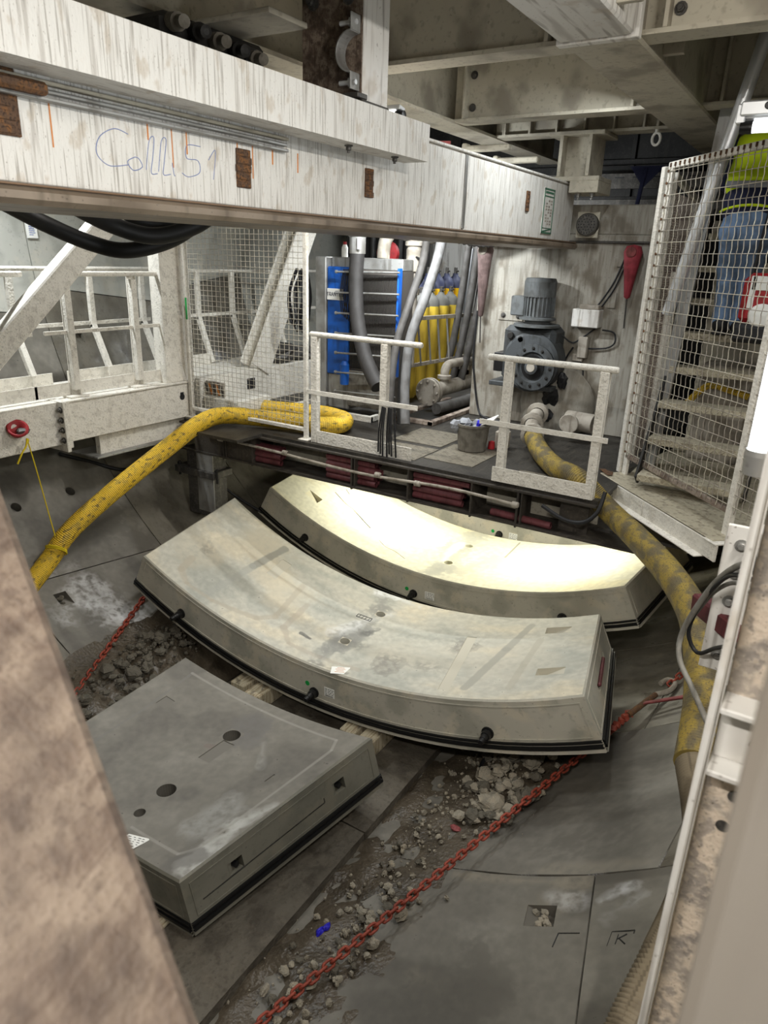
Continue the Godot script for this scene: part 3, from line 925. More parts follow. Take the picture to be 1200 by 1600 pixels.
# ---------------------------------------------------------------- steelwork overhead
func upper_steel() -> void:
	var b := MB.new()
	# the long segment crane girder
	var g := thing("crane_girder", "long dirty white box girder crossing the top left of the bay, scribbled with blue pen", "girder", V(-2.7, 1.87, -3.0))
	b.bx(V(-2.95, 1.93, 1.2), V(-2.44, 2.44, -4.92), 0.015)
	put(b, "web", M.beam, g)
	b = MB.new()
	b.bx(V(-2.94, 1.93, -4.925), V(-2.443, 2.44, -7.35), 0.015)
	put(b, "web", M.beam, g)
	b = MB.new()
	b.box(Transform3D(Basis(), V(-2.67, 1.90, -3.08)), V(0.62, 0.06, 8.56), 0.02)
	put(b, "bottom_flange", M.flange, g)
	b = MB.new()
	b.bx(V(-2.375, 1.928, 1.2), V(-2.362, 1.935, -7.3), 0.002)
	b.bx(V(-2.44, 1.93, 1.2), V(-2.43, 1.94, -7.3), 0.002)
	put(b, "weld_bead", M.copper, g)
	b = MB.new()
	b.bx(V(-2.96, 2.44, -3.95), V(-2.43, 2.458, -7.38), 0.004)
	put(b, "top_flange", M.beam, g)
	b = MB.new()
	b.bx(V(-2.447, 1.95, -4.90), V(-2.434, 2.43, -4.945), 0.003)
	put(b, "seam", M.galv, g)
	# scars where lugs were cut off
	for s in [[-2.62, 2.02, 0.075, 0.16], [-3.66, 2.06, 0.065, 0.15], [-6.1, 2.14, 0.055, 0.16], [-1.46, 2.08, 0.12, 0.20]]:
		b = MB.new()
		b.bx(V(-2.445, s[1], s[0] - s[2]), V(-2.430, s[1] + s[3], s[0] + s[2] * 0.2), 0.003)
		for i in 5:
			b.box(Transform3D(Basis(), V(-2.432, s[1] + s[3] * (i + 0.5) / 5.0, s[0] - s[2] * 0.4 + (rng.randf() - 0.5) * 0.02)), V(0.012, 0.03, s[2] * rng.randf_range(0.7, 1.3)), 0.003)
		put(b, "lug_scar", M.rust, g)
	# rust runs under the strip: thin crusted drips
	for z in [-1.52, -1.58, -1.7, -2.12, -2.24, -2.32, -2.62, -2.86, -2.72, -3.05]:
		b = MB.new()
		var l := rng.randf_range(0.05, 0.16)
		b.bx(V(-2.441, 2.205 - l, z), V(-2.438, 2.21, z + rng.randf_range(0.004, 0.009)), 0.001)
		put(b, "rust_run", M.orange, g)
	# pen scribble on the web
	var line := func(pts: Array) -> void:
		var q := []
		for p in pts: q.append(V(-2.4395, 2.005 + p.y * 0.16, -1.86 - p.x * 0.62))
		var m := MB.new()
		m.tube(curve(q, 0.006), 0.0017, 5)
		put(m, "pen_mark", M.pen, g)
	line.call([Vector2(0.26, 0.92), Vector2(0.16, 0.98), Vector2(0.05, 0.75), Vector2(0.02, 0.4), Vector2(0.10, 0.18), Vector2(0.24, 0.25)])
	line.call([Vector2(0.30, 0.45), Vector2(0.24, 0.32), Vector2(0.28, 0.15), Vector2(0.35, 0.25), Vector2(0.33, 0.42), Vector2(0.30, 0.45)])
	line.call([Vector2(0.38, 0.2), Vector2(0.42, 0.85), Vector2(0.46, 0.95), Vector2(0.44, 0.5), Vector2(0.42, 0.15), Vector2(0.47, 0.15)])
	line.call([Vector2(0.48, 0.2), Vector2(0.52, 0.9), Vector2(0.56, 0.95), Vector2(0.53, 0.4), Vector2(0.52, 0.15), Vector2(0.58, 0.18)])
	line.call([Vector2(0.60, 0.45), Vector2(0.61, 0.18), Vector2(0.62, 0.16)])
	line.call([Vector2(0.86, 0.95), Vector2(0.74, 0.92), Vector2(0.73, 0.62), Vector2(0.83, 0.6), Vector2(0.84, 0.32), Vector2(0.74, 0.18), Vector2(0.68, 0.25)])
	line.call([Vector2(0.93, 0.66), Vector2(1.0, 0.92), Vector2(0.97, 0.2)])
	# notice with green frame at the far end
	var sg := thing("notice_sign", "narrow white notice with dark green frame at the end of the box girder", "sign", V(-2.438, 2.0, -6.62))
	b = MB.new()
	b.bx(V(-2.442, 1.985, -6.50), V(-2.436, 2.36, -6.76), 0.001)
	put(b, "plate", M.beam, sg)
	b = MB.new()
	for e in [[1.985, 2.0, -6.50, -6.76], [2.345, 2.36, -6.50, -6.76], [1.985, 2.36, -6.50, -6.515], [1.985, 2.36, -6.745, -6.76], [2.03, 2.035, -6.52, -6.74], [2.29, 2.30, -6.52, -6.74], [2.318, 2.335, -6.53, -6.73]]:
		b.bx(V(-2.437, e[0], e[2]), V(-2.433, e[1], e[3]), 0.0005)
	b.bar(V(-2.435, 2.0, -6.52), V(-2.435, 2.03, -6.74), 0.004, 0.012, Vector3.UP, 0.0005)
	put(b, "green_frame", M.green_dark, sg)
	b = MB.new()
	for i in 3:
		for j in 9:
			if (i * 7 + j * 3) % 4 != 0:
				b.bx(V(-2.436, 2.06 + j * 0.024, -6.56 - i * 0.06), V(-2.434, 2.075 + j * 0.024, -6.60 - i * 0.06), 0.0005)
	put(b, "lettering", M.pipe, sg)

	# channel bolted along the top of the girder
	g = thing("rail_channel", "white steel channel with top flange bolted along the upper side of the box girder", "steel channel", V(-2.36, 2.28, -1.5))
	b = MB.new()
	b.sweep(V(-2.33, 2.27, 1.2), V(-2.33, 2.27, -3.98), [Vector2(-0.055, 0.0), Vector2(0.10, 0.0), Vector2(0.10, 0.014), Vector2(-0.02, 0.014), Vector2(-0.02, 0.165), Vector2(0.055, 0.165), Vector2(0.055, 0.185), Vector2(-0.055, 0.185)] if false else [Vector2(-0.11, 0.0), Vector2(0.06, 0.0), Vector2(0.06, 0.013), Vector2(0.0, 0.020), Vector2(0.0, 0.165), Vector2(0.012, 0.178), Vector2(0.05, 0.180), Vector2(0.05, 0.192), Vector2(-0.11, 0.192)])
	put(b, "channel", M.beam, g)
	for z in [-3.27, -3.72]:
		b = MB.new()
		b.hexbolt(V(-2.29, 2.27, z), Vector3.DOWN, 0.014, 0.02)
		put(b, "bolt", M.steel, g)
	# flat strips on the girder under the channel
	g = thing("conductor_strip", "three thin grey rails fixed along the box girder below the channel", "rail", V(-2.42, 2.2, -2.0))
	for i in 3:
		b = MB.new()
		b.bx(V(-2.44, 2.20 + i * 0.025, 0.6), V(-2.405 - 0.008 * (i % 2), 2.213 + i * 0.025, -2.94), 0.003)
		put(b, "rail", M.galv if i != 2 else M.ceil, g)
	b = MB.new()
	b.bx(V(-2.44, 2.21, -1.42), V(-2.37, 2.25, -1.66), 0.01)
	put(b, "clamp", M.rust, g)

	# near hanger column with pipe clamp
	g = thing("hanger_column", "box column hanging from the ceiling onto the girder, with an empty pipe clamp", "column", V(-2.6, 2.46, -3.6))
	b = MB.new()
	b.bx(V(-2.70, 2.46, -3.42), V(-2.31, 3.9, -3.66), 0.006)
	put(b, "column", M.white, g)
	b = MB.new()
	b.bx(V(-2.695, 2.47, -3.412), V(-2.318, 3.4, -3.42), 0.001)  # thin brown sheet makes this face darker than the other sides
	put(b, "dark_face", M.brace, g)
	b = MB.new()
	b.bx(V(-2.40, 2.46, -3.36), V(-2.27, 2.49, -3.62), 0.008)
	put(b, "foot_plate", M.steel, g)
	b = MB.new()
	b.bx(V(-2.40, 2.50, -3.36), V(-2.30, 2.525, -3.45), 0.004)
	put(b, "lug", M.steel, g)
	b = MB.new()
	b.disc(V(-2.33, 2.455, -3.37), V(0.2, 1, 0), 0.026, 0.04, 14, 0.008)
	put(b, "bolt", M.galv, g)
	for x in [-2.62, -2.40]:
		b = MB.new()
		b.hexbolt(V(x, 2.95, -3.412), V(0, 0, 1), 0.022, 0.03)
		put(b, "bolt", M.steel, g)
	# the clamp: a strap bent to a half ring, on the column's edge
	var cl := thing("pipe_clamp", "bent steel half-ring pipe clamp with two bolts on the hanger column", "clamp", V(-2.33, 2.56, -3.38))
	b = MB.new()
	var pr := []
	for i in 13:
		var a := PI * i / 12.0
		pr.append(Vector2(-sin(a) * 0.09, cos(a) * 0.09))
	var prof: Array = [Vector2(0, 0.165), Vector2(0, 0.09)] + pr + [Vector2(0, -0.09), Vector2(0, -0.165)]
	for i in prof.size() - 1:
		var p: Vector2 = prof[i]
		var q: Vector2 = prof[i + 1]
		if (q - p).length() > 0.001:
			b.bar(V(-2.33 + p.x, 2.70 + p.y, -3.37), V(-2.33 + q.x, 2.70 + q.y, -3.37), 0.08, 0.008, V(-(q - p).y, (q - p).x, 0).normalized(), 0.001)
	put(b, "strap", M.galv, cl)
	for s in [-1, 1]:
		b = MB.new()
		b.rod(V(-2.42, 2.70 + s * 0.13, -3.37), V(-2.32, 2.70 + s * 0.13, -3.37), 0.012)
		b.disc(V(-2.35, 2.70 + s * 0.13, -3.37), V(-1, 0, 0), 0.022, 0.012, 6)
		put(b, "bolt", M.alu, cl)

	# far hanger at the end of the girder
	g = thing("hanger_bracket", "pale steel hanger with base flange at the far end of the girder", "bracket", V(-2.4, 2.38, -7.25))
	b = MB.new()
	b.sweep(V(-2.38, 2.50, -7.22), V(-2.38, 2.86, -7.22), [Vector2(-0.21, -0.15), Vector2(0.21, -0.15), Vector2(0.21, -0.12), Vector2(0.08, -0.12), Vector2(0.08, 0.12), Vector2(0.21, 0.12), Vector2(0.21, 0.15), Vector2(-0.21, 0.15)], V(1, 0, 0))
	put(b, "web", M.ceil, g)
	b = MB.new()
	b.bx(V(-2.62, 2.46, -7.02), V(-2.13, 2.50, -7.44), 0.004)
	b.bx(V(-2.40, 2.36, -7.02), V(-2.13, 2.46, -7.44), 0.004)
	put(b, "base_flange", M.ceil, g)
	b = MB.new()
	b.bx(V(-2.64, 2.84, -7.0), V(-2.12, 2.875, -7.44), 0.004)
	put(b, "top_flange", M.ceil, g)
	for x in [-2.33, -2.2]:
		b = MB.new()
		b.hexbolt(V(x, 2.36, -7.1), Vector3.DOWN, 0.018, 0.03)
		put(b, "bolt", M.galv, g)

	# ceiling: deck plate carried by frames
	b = MB.new()
	b.bx(V(-6.2, 3.42, 2.9), V(1.1, 3.46, -4.55), 0.0)
	b.bx(V(-6.2, 3.42, -4.55), V(-1.2, 3.46, -9.0), 0.0)
	b.bx(V(0.25, 3.42, -4.55), V(1.1, 3.46, -9.0), 0.0)
	struct(b, "ceiling", M.ceil, "dirty cream steel deck plates above the bay")
	# box beam along the bay
	var t := thing("ceiling_beam", "wide pale box beam running away under the ceiling, its paint partly scraped", "beam", V(-1.38, 2.86, -4.0))
	b = MB.new()
	b.bx(V(-1.60, 2.86, 2.8), V(-1.20, 3.40, -4.25), 0.012)
	b.bx(V(-1.62, 2.85, -4.26), V(-1.18, 3.40, -4.32), 0.004)
	put(b, "box", M.white, t)
	b = MB.new()
	b.bx(V(-1.60, 2.862, -4.32), V(-1.20, 3.40, -8.9), 0.012)
	put(b, "box", M.ceil, t)
	for z in [-3.9, -4.9]:
		b = MB.new()
		b.bx(V(-1.2, 2.9, z - 0.02), V(-1.08, 3.4, z + 0.02), 0.003)
		put(b, "stiffener", M.ceil, t)
	b = MB.new()
	b.hexbolt(V(-1.195, 2.98, -4.05), V(1, 0, 0), 0.025, 0.02)
	put(b, "bolt", M.galv, t)
	# longitudinal beam on the left
	t = thing("ceiling_beam", "darker ceiling girder left of the scraped box beam, above the crane girder", "beam", V(-3.35, 2.86, -4.0))
	b = MB.new()
	b.sweep(V(-3.4, 2.87, 2.8), V(-3.4, 2.87, -9.2), ibeam(0.55, 0.30, 0.025, 0.02))
	put(b, "i_section", M.ceil, t)
	# cross frames
	var ci := 0
	for c in [[-4.46, -3.3, -1.6, "nearest ceiling cross beam between the two long ceiling beams"], [-6.38, -3.3, -1.6, "second ceiling cross beam, beyond the hanger column"], [-7.30, -3.3, -1.6, "far ceiling cross beam carrying the hanger bracket"], [-4.46, -1.2, 1.05, "ceiling cross beam right of the box beam, nearest the lamp"], [-6.42, -1.2, 1.05, "ceiling cross beam right of the box beam, over the stairs"], [-3.3, -6.1, -3.5, "ceiling cross beam left of the hanger column, above the gallery"], [-5.6, -6.1, -3.5, "ceiling cross beam over the gallery mesh screen"]]:
		t = thing("cross_beam", c[3], "beam", V((c[1] + c[2]) / 2, 2.88, c[0]), "")
		b = MB.new()
		b.sweep(V(c[1], 2.88, c[0]), V(c[2], 2.88, c[0]), ibeam(0.53, 0.20, 0.024, 0.03))
		put(b, "i_section", M.ceil, t)
		b = MB.new()
		for x in [c[1] + 0.12, c[2] - 0.12]:
			b.bx(V(x - 0.012, 2.905, c[0] - 0.1), V(x + 0.012, 3.38, c[0] + 0.1), 0.003)
		put(b, "stiffener", M.ceil, t)
		if ci == 2:
			for i in 6:
				b = MB.new()
				b.bx(V(-3.2 + i * 0.27, 2.9, -7.29), V(-3.18 + i * 0.27, 3.38, -7.2), 0.003)
				put(b, "stiffener", M.ceil, t)
		elif ci in [0, 1, 3]:
			for s in [3.0, 3.25]:
				b = MB.new()
				b.hexbolt(V(c[1] + 0.17, s, c[0] + 0.016), V(0, 0, 1), 0.022, 0.02)
				put(b, "bolt", M.steel, t)
		ci += 1
	# plate between the frames on the left
	t = thing("ceiling_plate", "flat dirty plate hung under the ceiling left of the hanger column", "plate", V(-3.1, 2.86, -3.4))
	b = MB.new()
	b.bx(V(-4.9, 2.84, -3.10), V(-2.65, 2.868, -3.40), 0.004)
	b.bx(V(-4.0, 2.82, -1.2), V(-3.55, 2.85, -3.08), 0.004)
	put(b, "plate", M.ceil, t)
	# hook
	t = tag(put(hook(V(-1.72, 2.88, -7.22)), "lifting_eye", M.sticker), "small white lifting eye under the far cross beam", "eye bolt")
	# machinery glimpsed above the girder
	t = thing("hydraulic_pack", "dark hydraulic fittings and hoses hanging in the gap above the box girder", "machine", V(-3.15, 2.6, -3.2))
	b = MB.new()
	b.bx(V(-3.40, 2.66, -2.80), V(-3.06, 2.835, -3.55), 0.03)
	put(b, "body", M.steel_dark, t)
	for i in 5:
		b = MB.new()
		b.lathe(V(-3.07, 2.79 - 0.01 * i, -2.86 - i * 0.14), V(0.8, -0.15, 0.3), [Vector2(0.001, 0), Vector2(0.042, 0), Vector2(0.042, 0.09), Vector2(0.03, 0.1), Vector2(0.03, 0.16), Vector2(0.015, 0.165), Vector2(0.001, 0.165)], 12)
		put(b, "fitting", M.grime if i % 2 == 0 else M.steel_dark, t)
	for i in 3:
		b = MB.new()
		b.tube(curve([V(-3.05, 2.72, -2.95 - i * 0.2), V(-2.98, 2.62, -3.05 - i * 0.2), V(-3.0, 2.52, -3.15 - i * 0.2), V(-3.1, 2.44, -3.25 - i * 0.2)], 0.04), 0.026, 10)
		put(b, "hose", M.cable, t)
	# lamp housings (unlit) and clutter beyond the girder
	for p in [[V(-3.05, 2.70, -6.55), "unlit lamp batten above the girder, left of its twin"], [V(-2.98, 2.66, -7.1), "unlit lamp batten above the girder, right of its twin"]]:
		t = thing("lamp_batten", p[1], "lamp", p[0], "")
		b = MB.new()
		b.box(Transform3D(Basis(), p[0]), V(0.46, 0.05, 0.09), 0.01)
		put(b, "housing", M.ceil, t)
		b = MB.new()
		b.box(Transform3D(Basis(), p[0] - V(0.21, 0, 0)), V(0.05, 0.09, 0.1), 0.01)
		put(b, "bracket", M.ceil, t)
	t = thing("pipe_stub", "short pinkish pipe stub on top of the girder", "pipe", V(-2.75, 2.52, -5.3))
	b = MB.new()
	b.pipe(V(-2.95, 2.53, -5.1), V(-2.72, 2.53, -5.2), 0.035, 0.008)
	put(b, "pipe", M.red_dusty, t)
	b = MB.new()
	b.lathe(V(-2.97, 2.53, -5.09), V(0.23, 0, -0.1), [Vector2(0.036, 0), Vector2(0.05, 0), Vector2(0.05, 0.05), Vector2(0.036, 0.05)], 14)
	put(b, "collar", M.sticker, t)

func hook(p: Vector3) -> MB:
	var b := MB.new()
	var pts := []
	for i in 17:
		var a := TAU * i / 16.0
		pts.append(p + V(sin(a) * 0.035, -0.075 + cos(a) * 0.05, 0))
	b.tube(pts, 0.012, 8, false)
	b.disc(p - V(0, 0.03, 0), Vector3.UP, 0.02, 0.04, 12)
	return b


# ---------------------------------------------------------------- gallery on the left
func gallery() -> void:
	var t := thing("gallery_girder", "speckled off-white gallery girder with a bolted splice, nearest the camera on the left", "girder", V(-5.95, 0.0, -2.0))
	var b := MB.new()
	b.bx(V(-6.10, -0.01, 1.5), V(-5.9, 0.375, -3.86), 0.006)
	b.bx(V(-6.16, 0.375, 1.5), V(-5.9, 0.392, -3.86), 0.003)
	put(b, "beam", M.spatter, t)
	b = MB.new()
	b.bx(V(-6.1, -0.07, -3.84), V(-5.82, 0.40, -3.88), 0.004)
	put(b, "splice_plate", M.spatter, t)
	for i in 4:
		b = MB.new()
		b.hexbolt(V(-5.858, 0.04 + i * 0.095, -3.84), V(0, 0, 1), 0.02, 0.018)
		put(b, "bolt", M.steel, t)
	var t2 := thing("gallery_girder", "speckled gallery girder between the bolted splice and the mesh screen", "girder", V(-5.95, 0.0, -4.7))
	b = MB.new()
	b.bx(V(-6.12, 0.0, -3.90), V(-5.9, 0.375, -5.50), 0.006)
	b.bx(V(-6.16, 0.375, -3.90), V(-5.88, 0.392, -5.50), 0.003)
	put(b, "beam", M.spatter, t2)
	b = MB.new()
	b.bx(V(-6.1, -0.04, -3.885), V(-5.84, 0.40, -3.92), 0.004)
	put(b, "splice_plate", M.spatter, t2)
	b = MB.new()
	b.disc(V(-5.905, 0.23, -5.33), V(1, 0, 0), 0.035, 0.008, 14)
	b.bx(V(-5.905, 0.23, -5.305), V(-5.897, 0.28, -5.355), 0.002)
	put(b, "slot", M.ink, t2)
	b = MB.new()
	b.bx(V(-6.05, -0.22, -4.3), V(-5.98, 0.0, -5.5), 0.004)
	put(b, "lower_web", M.spatter, t2)
	b = MB.new()
	b.bx(V(-6.3, -0.23, -4.2), V(-5.9, -0.21, -5.6), 0.004)
	put(b, "lower_flange", M.galv, t2)
	# continuation behind the mesh screen
	t = thing("gallery_girder", "dusty grey girder behind the mesh screen with a square black opening", "girder", V(-5.95, 0.0, -7.2))
	b = MB.new()
	b.bx(V(-6.35, -0.02, -5.6), V(-5.9, 0.40, -9.3), 0.008)
	put(b, "beam", M.spatter, t)
	b = MB.new()
	b.bx(V(-5.91, 0.17, -6.36), V(-5.895, 0.30, -6.50), 0.004)
	put(b, "slot", M.ink, t)
	t = thing("step_box", "dusty box step with faded striped plate behind the mesh screen", "step", V(-5.6, 0, -5.8))
	b = MB.new()
	b.bx(V(-5.88, 0.02, -5.62), V(-5.35, 0.20, -6.15), 0.006)
	put(b, "body", M.spatter, t)
	b = MB.new()
	b.bx(V(-5.88, 0.21, -5.66), V(-5.60, 0.37, -5.69), 0.004)
	put(b, "plate", M.pipe, t)
	for i in 5:
		b = MB.new()
		b.box(Transform3D(Basis(Vector3.BACK, 0.35), V(-5.85 + i * 0.055, 0.29, -5.653)), V(0.024, 0.13, 0.004), 0.001)
		put(b, "stripe", M.orange if i % 2 else M.steel, t)
	t = thing("plastic_bag", "crumpled clear plastic bag of dark waste on the girder behind the mesh", "bag", V(-6.1, 0.4, -7.3))
	b = MB.new()
	b.rock(V(-6.08, 0.52, -7.2), V(0.2, 0.16, 0.42), rng, 11)
	b.rock(V(-6.05, 0.48, -7.6), V(0.18, 0.12, 0.3), rng, 9)
	put(b, "bag", M.steel, t)

	# walkway boards and toe plates
	t = thing("gallery_walkway", "pale dusty walkway plates of the left gallery", "walkway", V(-6.4, 0.38, -3.0))
	for z in [[1.5, -1.2], [-1.22, -3.4], [-3.42, -5.5], [-5.52, -9.0]]:
		b = MB.new()
		b.bx(V(-6.72, 0.375, z[0]), V(-6.17, 0.41, z[1]), 0.003)
		put(b, "plate", M.spatter, t)
	# front railing
	t = thing("gallery_railing", "white spattered railing along the inner edge of the left gallery", "railing", V(-6.0, 0.4, -4.0))
	for z in [[-3.92, -5.22, "a"], [1.4, -3.72, "b"]]:
		b = MB.new()
		b.rod(V(-6.0, 1.50, z[0]), V(-6.0, 1.50, z[1]), 0.024, 12)
		put(b, "top_rail", M.spatter, t)
		b = MB.new()
		b.bx(V(-6.005, 0.975, z[0] + 0.06), V(-5.99, 1.01, z[1] - 0.03), 0.003)
		put(b, "mid_rail", M.spatter, t)
		b = MB.new()
		b.bx(V(-6.04, 0.41, z[0] + 0.2), V(-6.03, 0.53, z[1] - 0.03), 0.002)
		put(b, "toe_plate", M.spatter, t)
	for z in [-4.12, -4.86, -3.2, -2.3, -1.4]:
		b = MB.new()
		b.sweep(V(-6.0, 0.40, z), V(-6.0, 1.48, z), [Vector2(-0.035, -0.03), Vector2(0.035, -0.03), Vector2(0.035, -0.022), Vector2(-0.027, -0.022), Vector2(-0.027, 0.03), Vector2(-0.035, 0.03)], V(1, 0, 0))
		b.bx(V(-6.045, 0.46, z - 0.036), V(-5.965, 1.45, z + 0.03), 0.004)
		put(b, "post", M.spatter, t)
		b = MB.new()
		b.bx(V(-6.06, 0.392, z - 0.09), V(-5.93, 0.412, z + 0.11), 0.003)
		put(b, "foot_plate", M.spatter, t)
	# rear railing with cranked posts
	t = thing("gallery_railing", "white railing with cranked posts along the tunnel wall side of the gallery", "railing", V(-6.7, 0.4, -4.5))
	b = MB.new()
	b.rod(V(-6.75, 1.52, 1.4), V(-6.75, 1.52, -5.75), 0.022, 12)
	put(b, "top_rail", M.spatter, t)
	b = MB.new()
	b.bx(V(-6.76, 0.955, 1.4), V(-6.745, 0.995, -5.7), 0.003)
	put(b, "mid_rail", M.spatter, t)
	for z in [[1.4, -4.25], [-4.42, -6.4]]:
		b = MB.new()
		b.bx(V(-6.56, 0.41, z[0]), V(-6.545, 0.54, z[1]), 0.002)
		put(b, "toe_plate", M.spatter, t)
	for z in [-4.05, -4.93, -5.6, -2.6, -1.2]:
		b = MB.new()
		b.bar(V(-6.75, 1.5, z), V(-6.75, 0.93, z), 0.05, 0.06, V(0, 0, 1))
		b.bar(V(-6.75, 0.955, z), V(-6.55, 0.52, z), 0.05, 0.06, V(0, 0, 1))
		b.bar(V(-6.55, 0.54, z), V(-6.55, 0.42, z), 0.05, 0.05, V(0, 0, 1))
		put(b, "post", M.spatter, t)
	# rear railing behind the mesh
	t = thing("gallery_railing", "dusty cranked railing seen through the mesh screen", "railing", V(-6.7, 0.4, -7.0))
	b = MB.new()
	b.rod(V(-6.75, 1.5, -6.3), V(-6.75, 1.5, -9.0), 0.02, 10)
	put(b, "top_rail", M.spatter, t)
	b = MB.new()
	b.bx(V(-6.76, 0.96, -6.3), V(-6.745, 1.0, -9.0), 0.003)
	put(b, "mid_rail", M.spatter, t)
	for z in [-6.45, -7.05, -7.9]:
		b = MB.new()
		b.bar(V(-6.75, 1.5, z), V(-6.75, 0.93, z), 0.05, 0.06, V(0, 0, 1))
		b.bar(V(-6.75, 0.955, z), V(-6.55, 0.42, z), 0.05, 0.06, V(0, 0, 1))
		put(b, "post", M.spatter, t)
	# column and braces
	t = thing("gallery_column", "white steel column with gusset where the gallery meets the mesh screen", "column", V(-5.97, 0.39, -5.3))
	b = MB.new()
	b.bx(V(-6.1, 0.393, -5.17), V(-5.935, 2.88, -5.40), 0.004)
	put(b, "column", M.spatter, t)
	b = MB.new()
	b.bx(V(-6.1, 0.393, -5.40), V(-5.90, 2.88, -5.415), 0.003)
	b.bx(V(-5.97, 0.393, -5.415), V(-5.95, 2.88, -5.50), 0.003)
	b.bx(V(-6.1, 0.393, -5.50), V(-5.885, 2.88, -5.515), 0.003)
	put(b, "flange", M.spatter, t)
	b = MB.new()
	for y in [[0.40, 0.95], [1.05, 1.45]]:
		b.tri(V(-5.93, y[0], -5.40), V(-5.93, y[1], -5.27), V(-5.89, y[0], -5.40), V(1, 0, 0.3), V(1, 0, 0.3), V(1, 0, 0.3))
	put(b, "gusset", M.spatter, t)
	var pens := [[V(-5.934, 1.28, -5.2), V(-5.934, 1.33, -5.22), V(-5.934, 1.27, -5.24)], [V(-5.934, 1.27, -5.28), V(-5.934, 1.31, -5.30), V(-5.934, 1.26, -5.33)], [V(-5.934, 1.06, -5.21), V(-5.934, 1.0, -5.22), V(-5.934, 1.03, -5.24)], [V(-5.934, 1.05, -5.28), V(-5.934, 1.0, -5.31), V(-5.934, 1.04, -5.34)]]
	for q in pens:
		b = MB.new()
		b.tube(q, 0.0018, 5)
		put(b, "pen_mark", M.pipe, t)
	t = thing("diagonal_brace", "thick white square brace slanting up over the left gallery railing", "brace", V(-5.9, 0.4, -3.0))
	b = MB.new()
	b.bar(V(-5.87, 0.42, -2.78), V(-5.87, 2.42, -5.05), 0.15, 0.20, V(0, 0, 1), 0.012)
	put(b, "bar", M.spatter, t)
	t = thing("diagonal_brace", "grooved pale brace slanting behind the mesh screen", "brace", V(-5.9, 0.4, -6.6))
	b = MB.new()
	b.sweep(V(-5.97, 0.40, -6.58), V(-5.97, 2.86, -8.0), [Vector2(-0.17, -0.1), Vector2(0.17, -0.1), Vector2(0.17, -0.08), Vector2(0.02, -0.08), Vector2(0.02, 0.08), Vector2(0.17, 0.08), Vector2(0.17, 0.1), Vector2(-0.17, 0.1), Vector2(-0.17, 0.08), Vector2(-0.02, 0.08), Vector2(-0.02, -0.08), Vector2(-0.17, -0.08)], V(1, 0, 0))
	put(b, "bar", M.spatter, t)
	# retro pad with yellow cord
	t = thing("anchor_pad", "red-rimmed oval eye on the gallery girder, with the yellow cord tied to it", "lifting eye", V(-5.88, 0.2, -3.4))
	b = MB.new()
	b.lathe(V(-5.89, 0.19, -3.42), V(0.7, 0.75, 0.25), [Vector2(0.001, 0.0), Vector2(0.06, 0.0), Vector2(0.085, 0.05), Vector2(0.09, 0.07), Vector2(0.07, 0.075), Vector2(0.05, 0.03), Vector2(0.001, 0.02)], 18, true)
	put(b, "rim", M.red, t)
	b = MB.new()
	b.rock(V(-5.85, 0.20, -3.45), V(0.045, 0.035, 0.07), rng)
	put(b, "mud_clot", M.steel, t)
	b = MB.new()
	var ps := curve([V(-5.82, 0.14, -3.46), V(-5.80, -0.2, -3.5), V(-5.77, -0.62, -3.54), V(-5.75, -0.98, -3.58)], 0.03)
	b.tube(ps, 0.006, 6)
	b.tube(curve([V(-5.82, 0.14, -3.46), V(-5.8, 0.08, -3.43), V(-5.79, 0.03, -3.38), V(-5.80, -0.06, -3.33)], 0.02), 0.009, 6)
	b.rock(V(-5.815, 0.12, -3.46), V(0.016, 0.024, 0.016), rng)
	tag(put(b, "cord", M.rope), "thin yellow cord hanging from the gallery girder to the yellow hose", "cord")
	# paper label on the tunnel wall
	b = MB.new()
	b.box(Transform3D(Basis(V(0, 0, -1), deg_to_rad(-4.0)), V(-7.36, 1.88, -4.75)), V(0.012, 0.16, 0.12), 0.001)
	t = put(b, "wall_label", M.sticker)
	tag(t, "white paper label on the grey tunnel wall high on the left", "label")
	b = MB.new()
	for i in 6:
		b.bx(V(-7.352, 1.83 + i * 0.02, -4.715), V(-7.349, 1.838 + i * 0.02, -4.715 - 0.03 - 0.04 * rng.randf()), 0.0)
	put(b, "print", M.pen, t)


# ---------------------------------------------------------------- wire screens
func wire_panel(o: Node3D, p: Vector3, q: Vector3, h0: float, h1: float, nx: int, ny: int, r: float, m: Material) -> void:
	# thin welded mesh from p to q, joined in one part
	var b := MB.new()
	var d := q - p
	var nrm := d.cross(Vector3.UP).normalized()
	for i in nx + 1:
		var a := p + d * (float(i) / nx)
		b.rod(V(a.x, h0, a.z), V(a.x, h1, a.z), r, 5)
	for j in ny + 1:
		var y := lerpf(h0, h1, float(j) / ny)
		b.rod(V(p.x, y, p.z) + nrm * r * 1.6, V(q.x, y, q.z) + nrm * r * 1.6, r, 5)
	stuff(put(b, "wire_mesh", m, o))


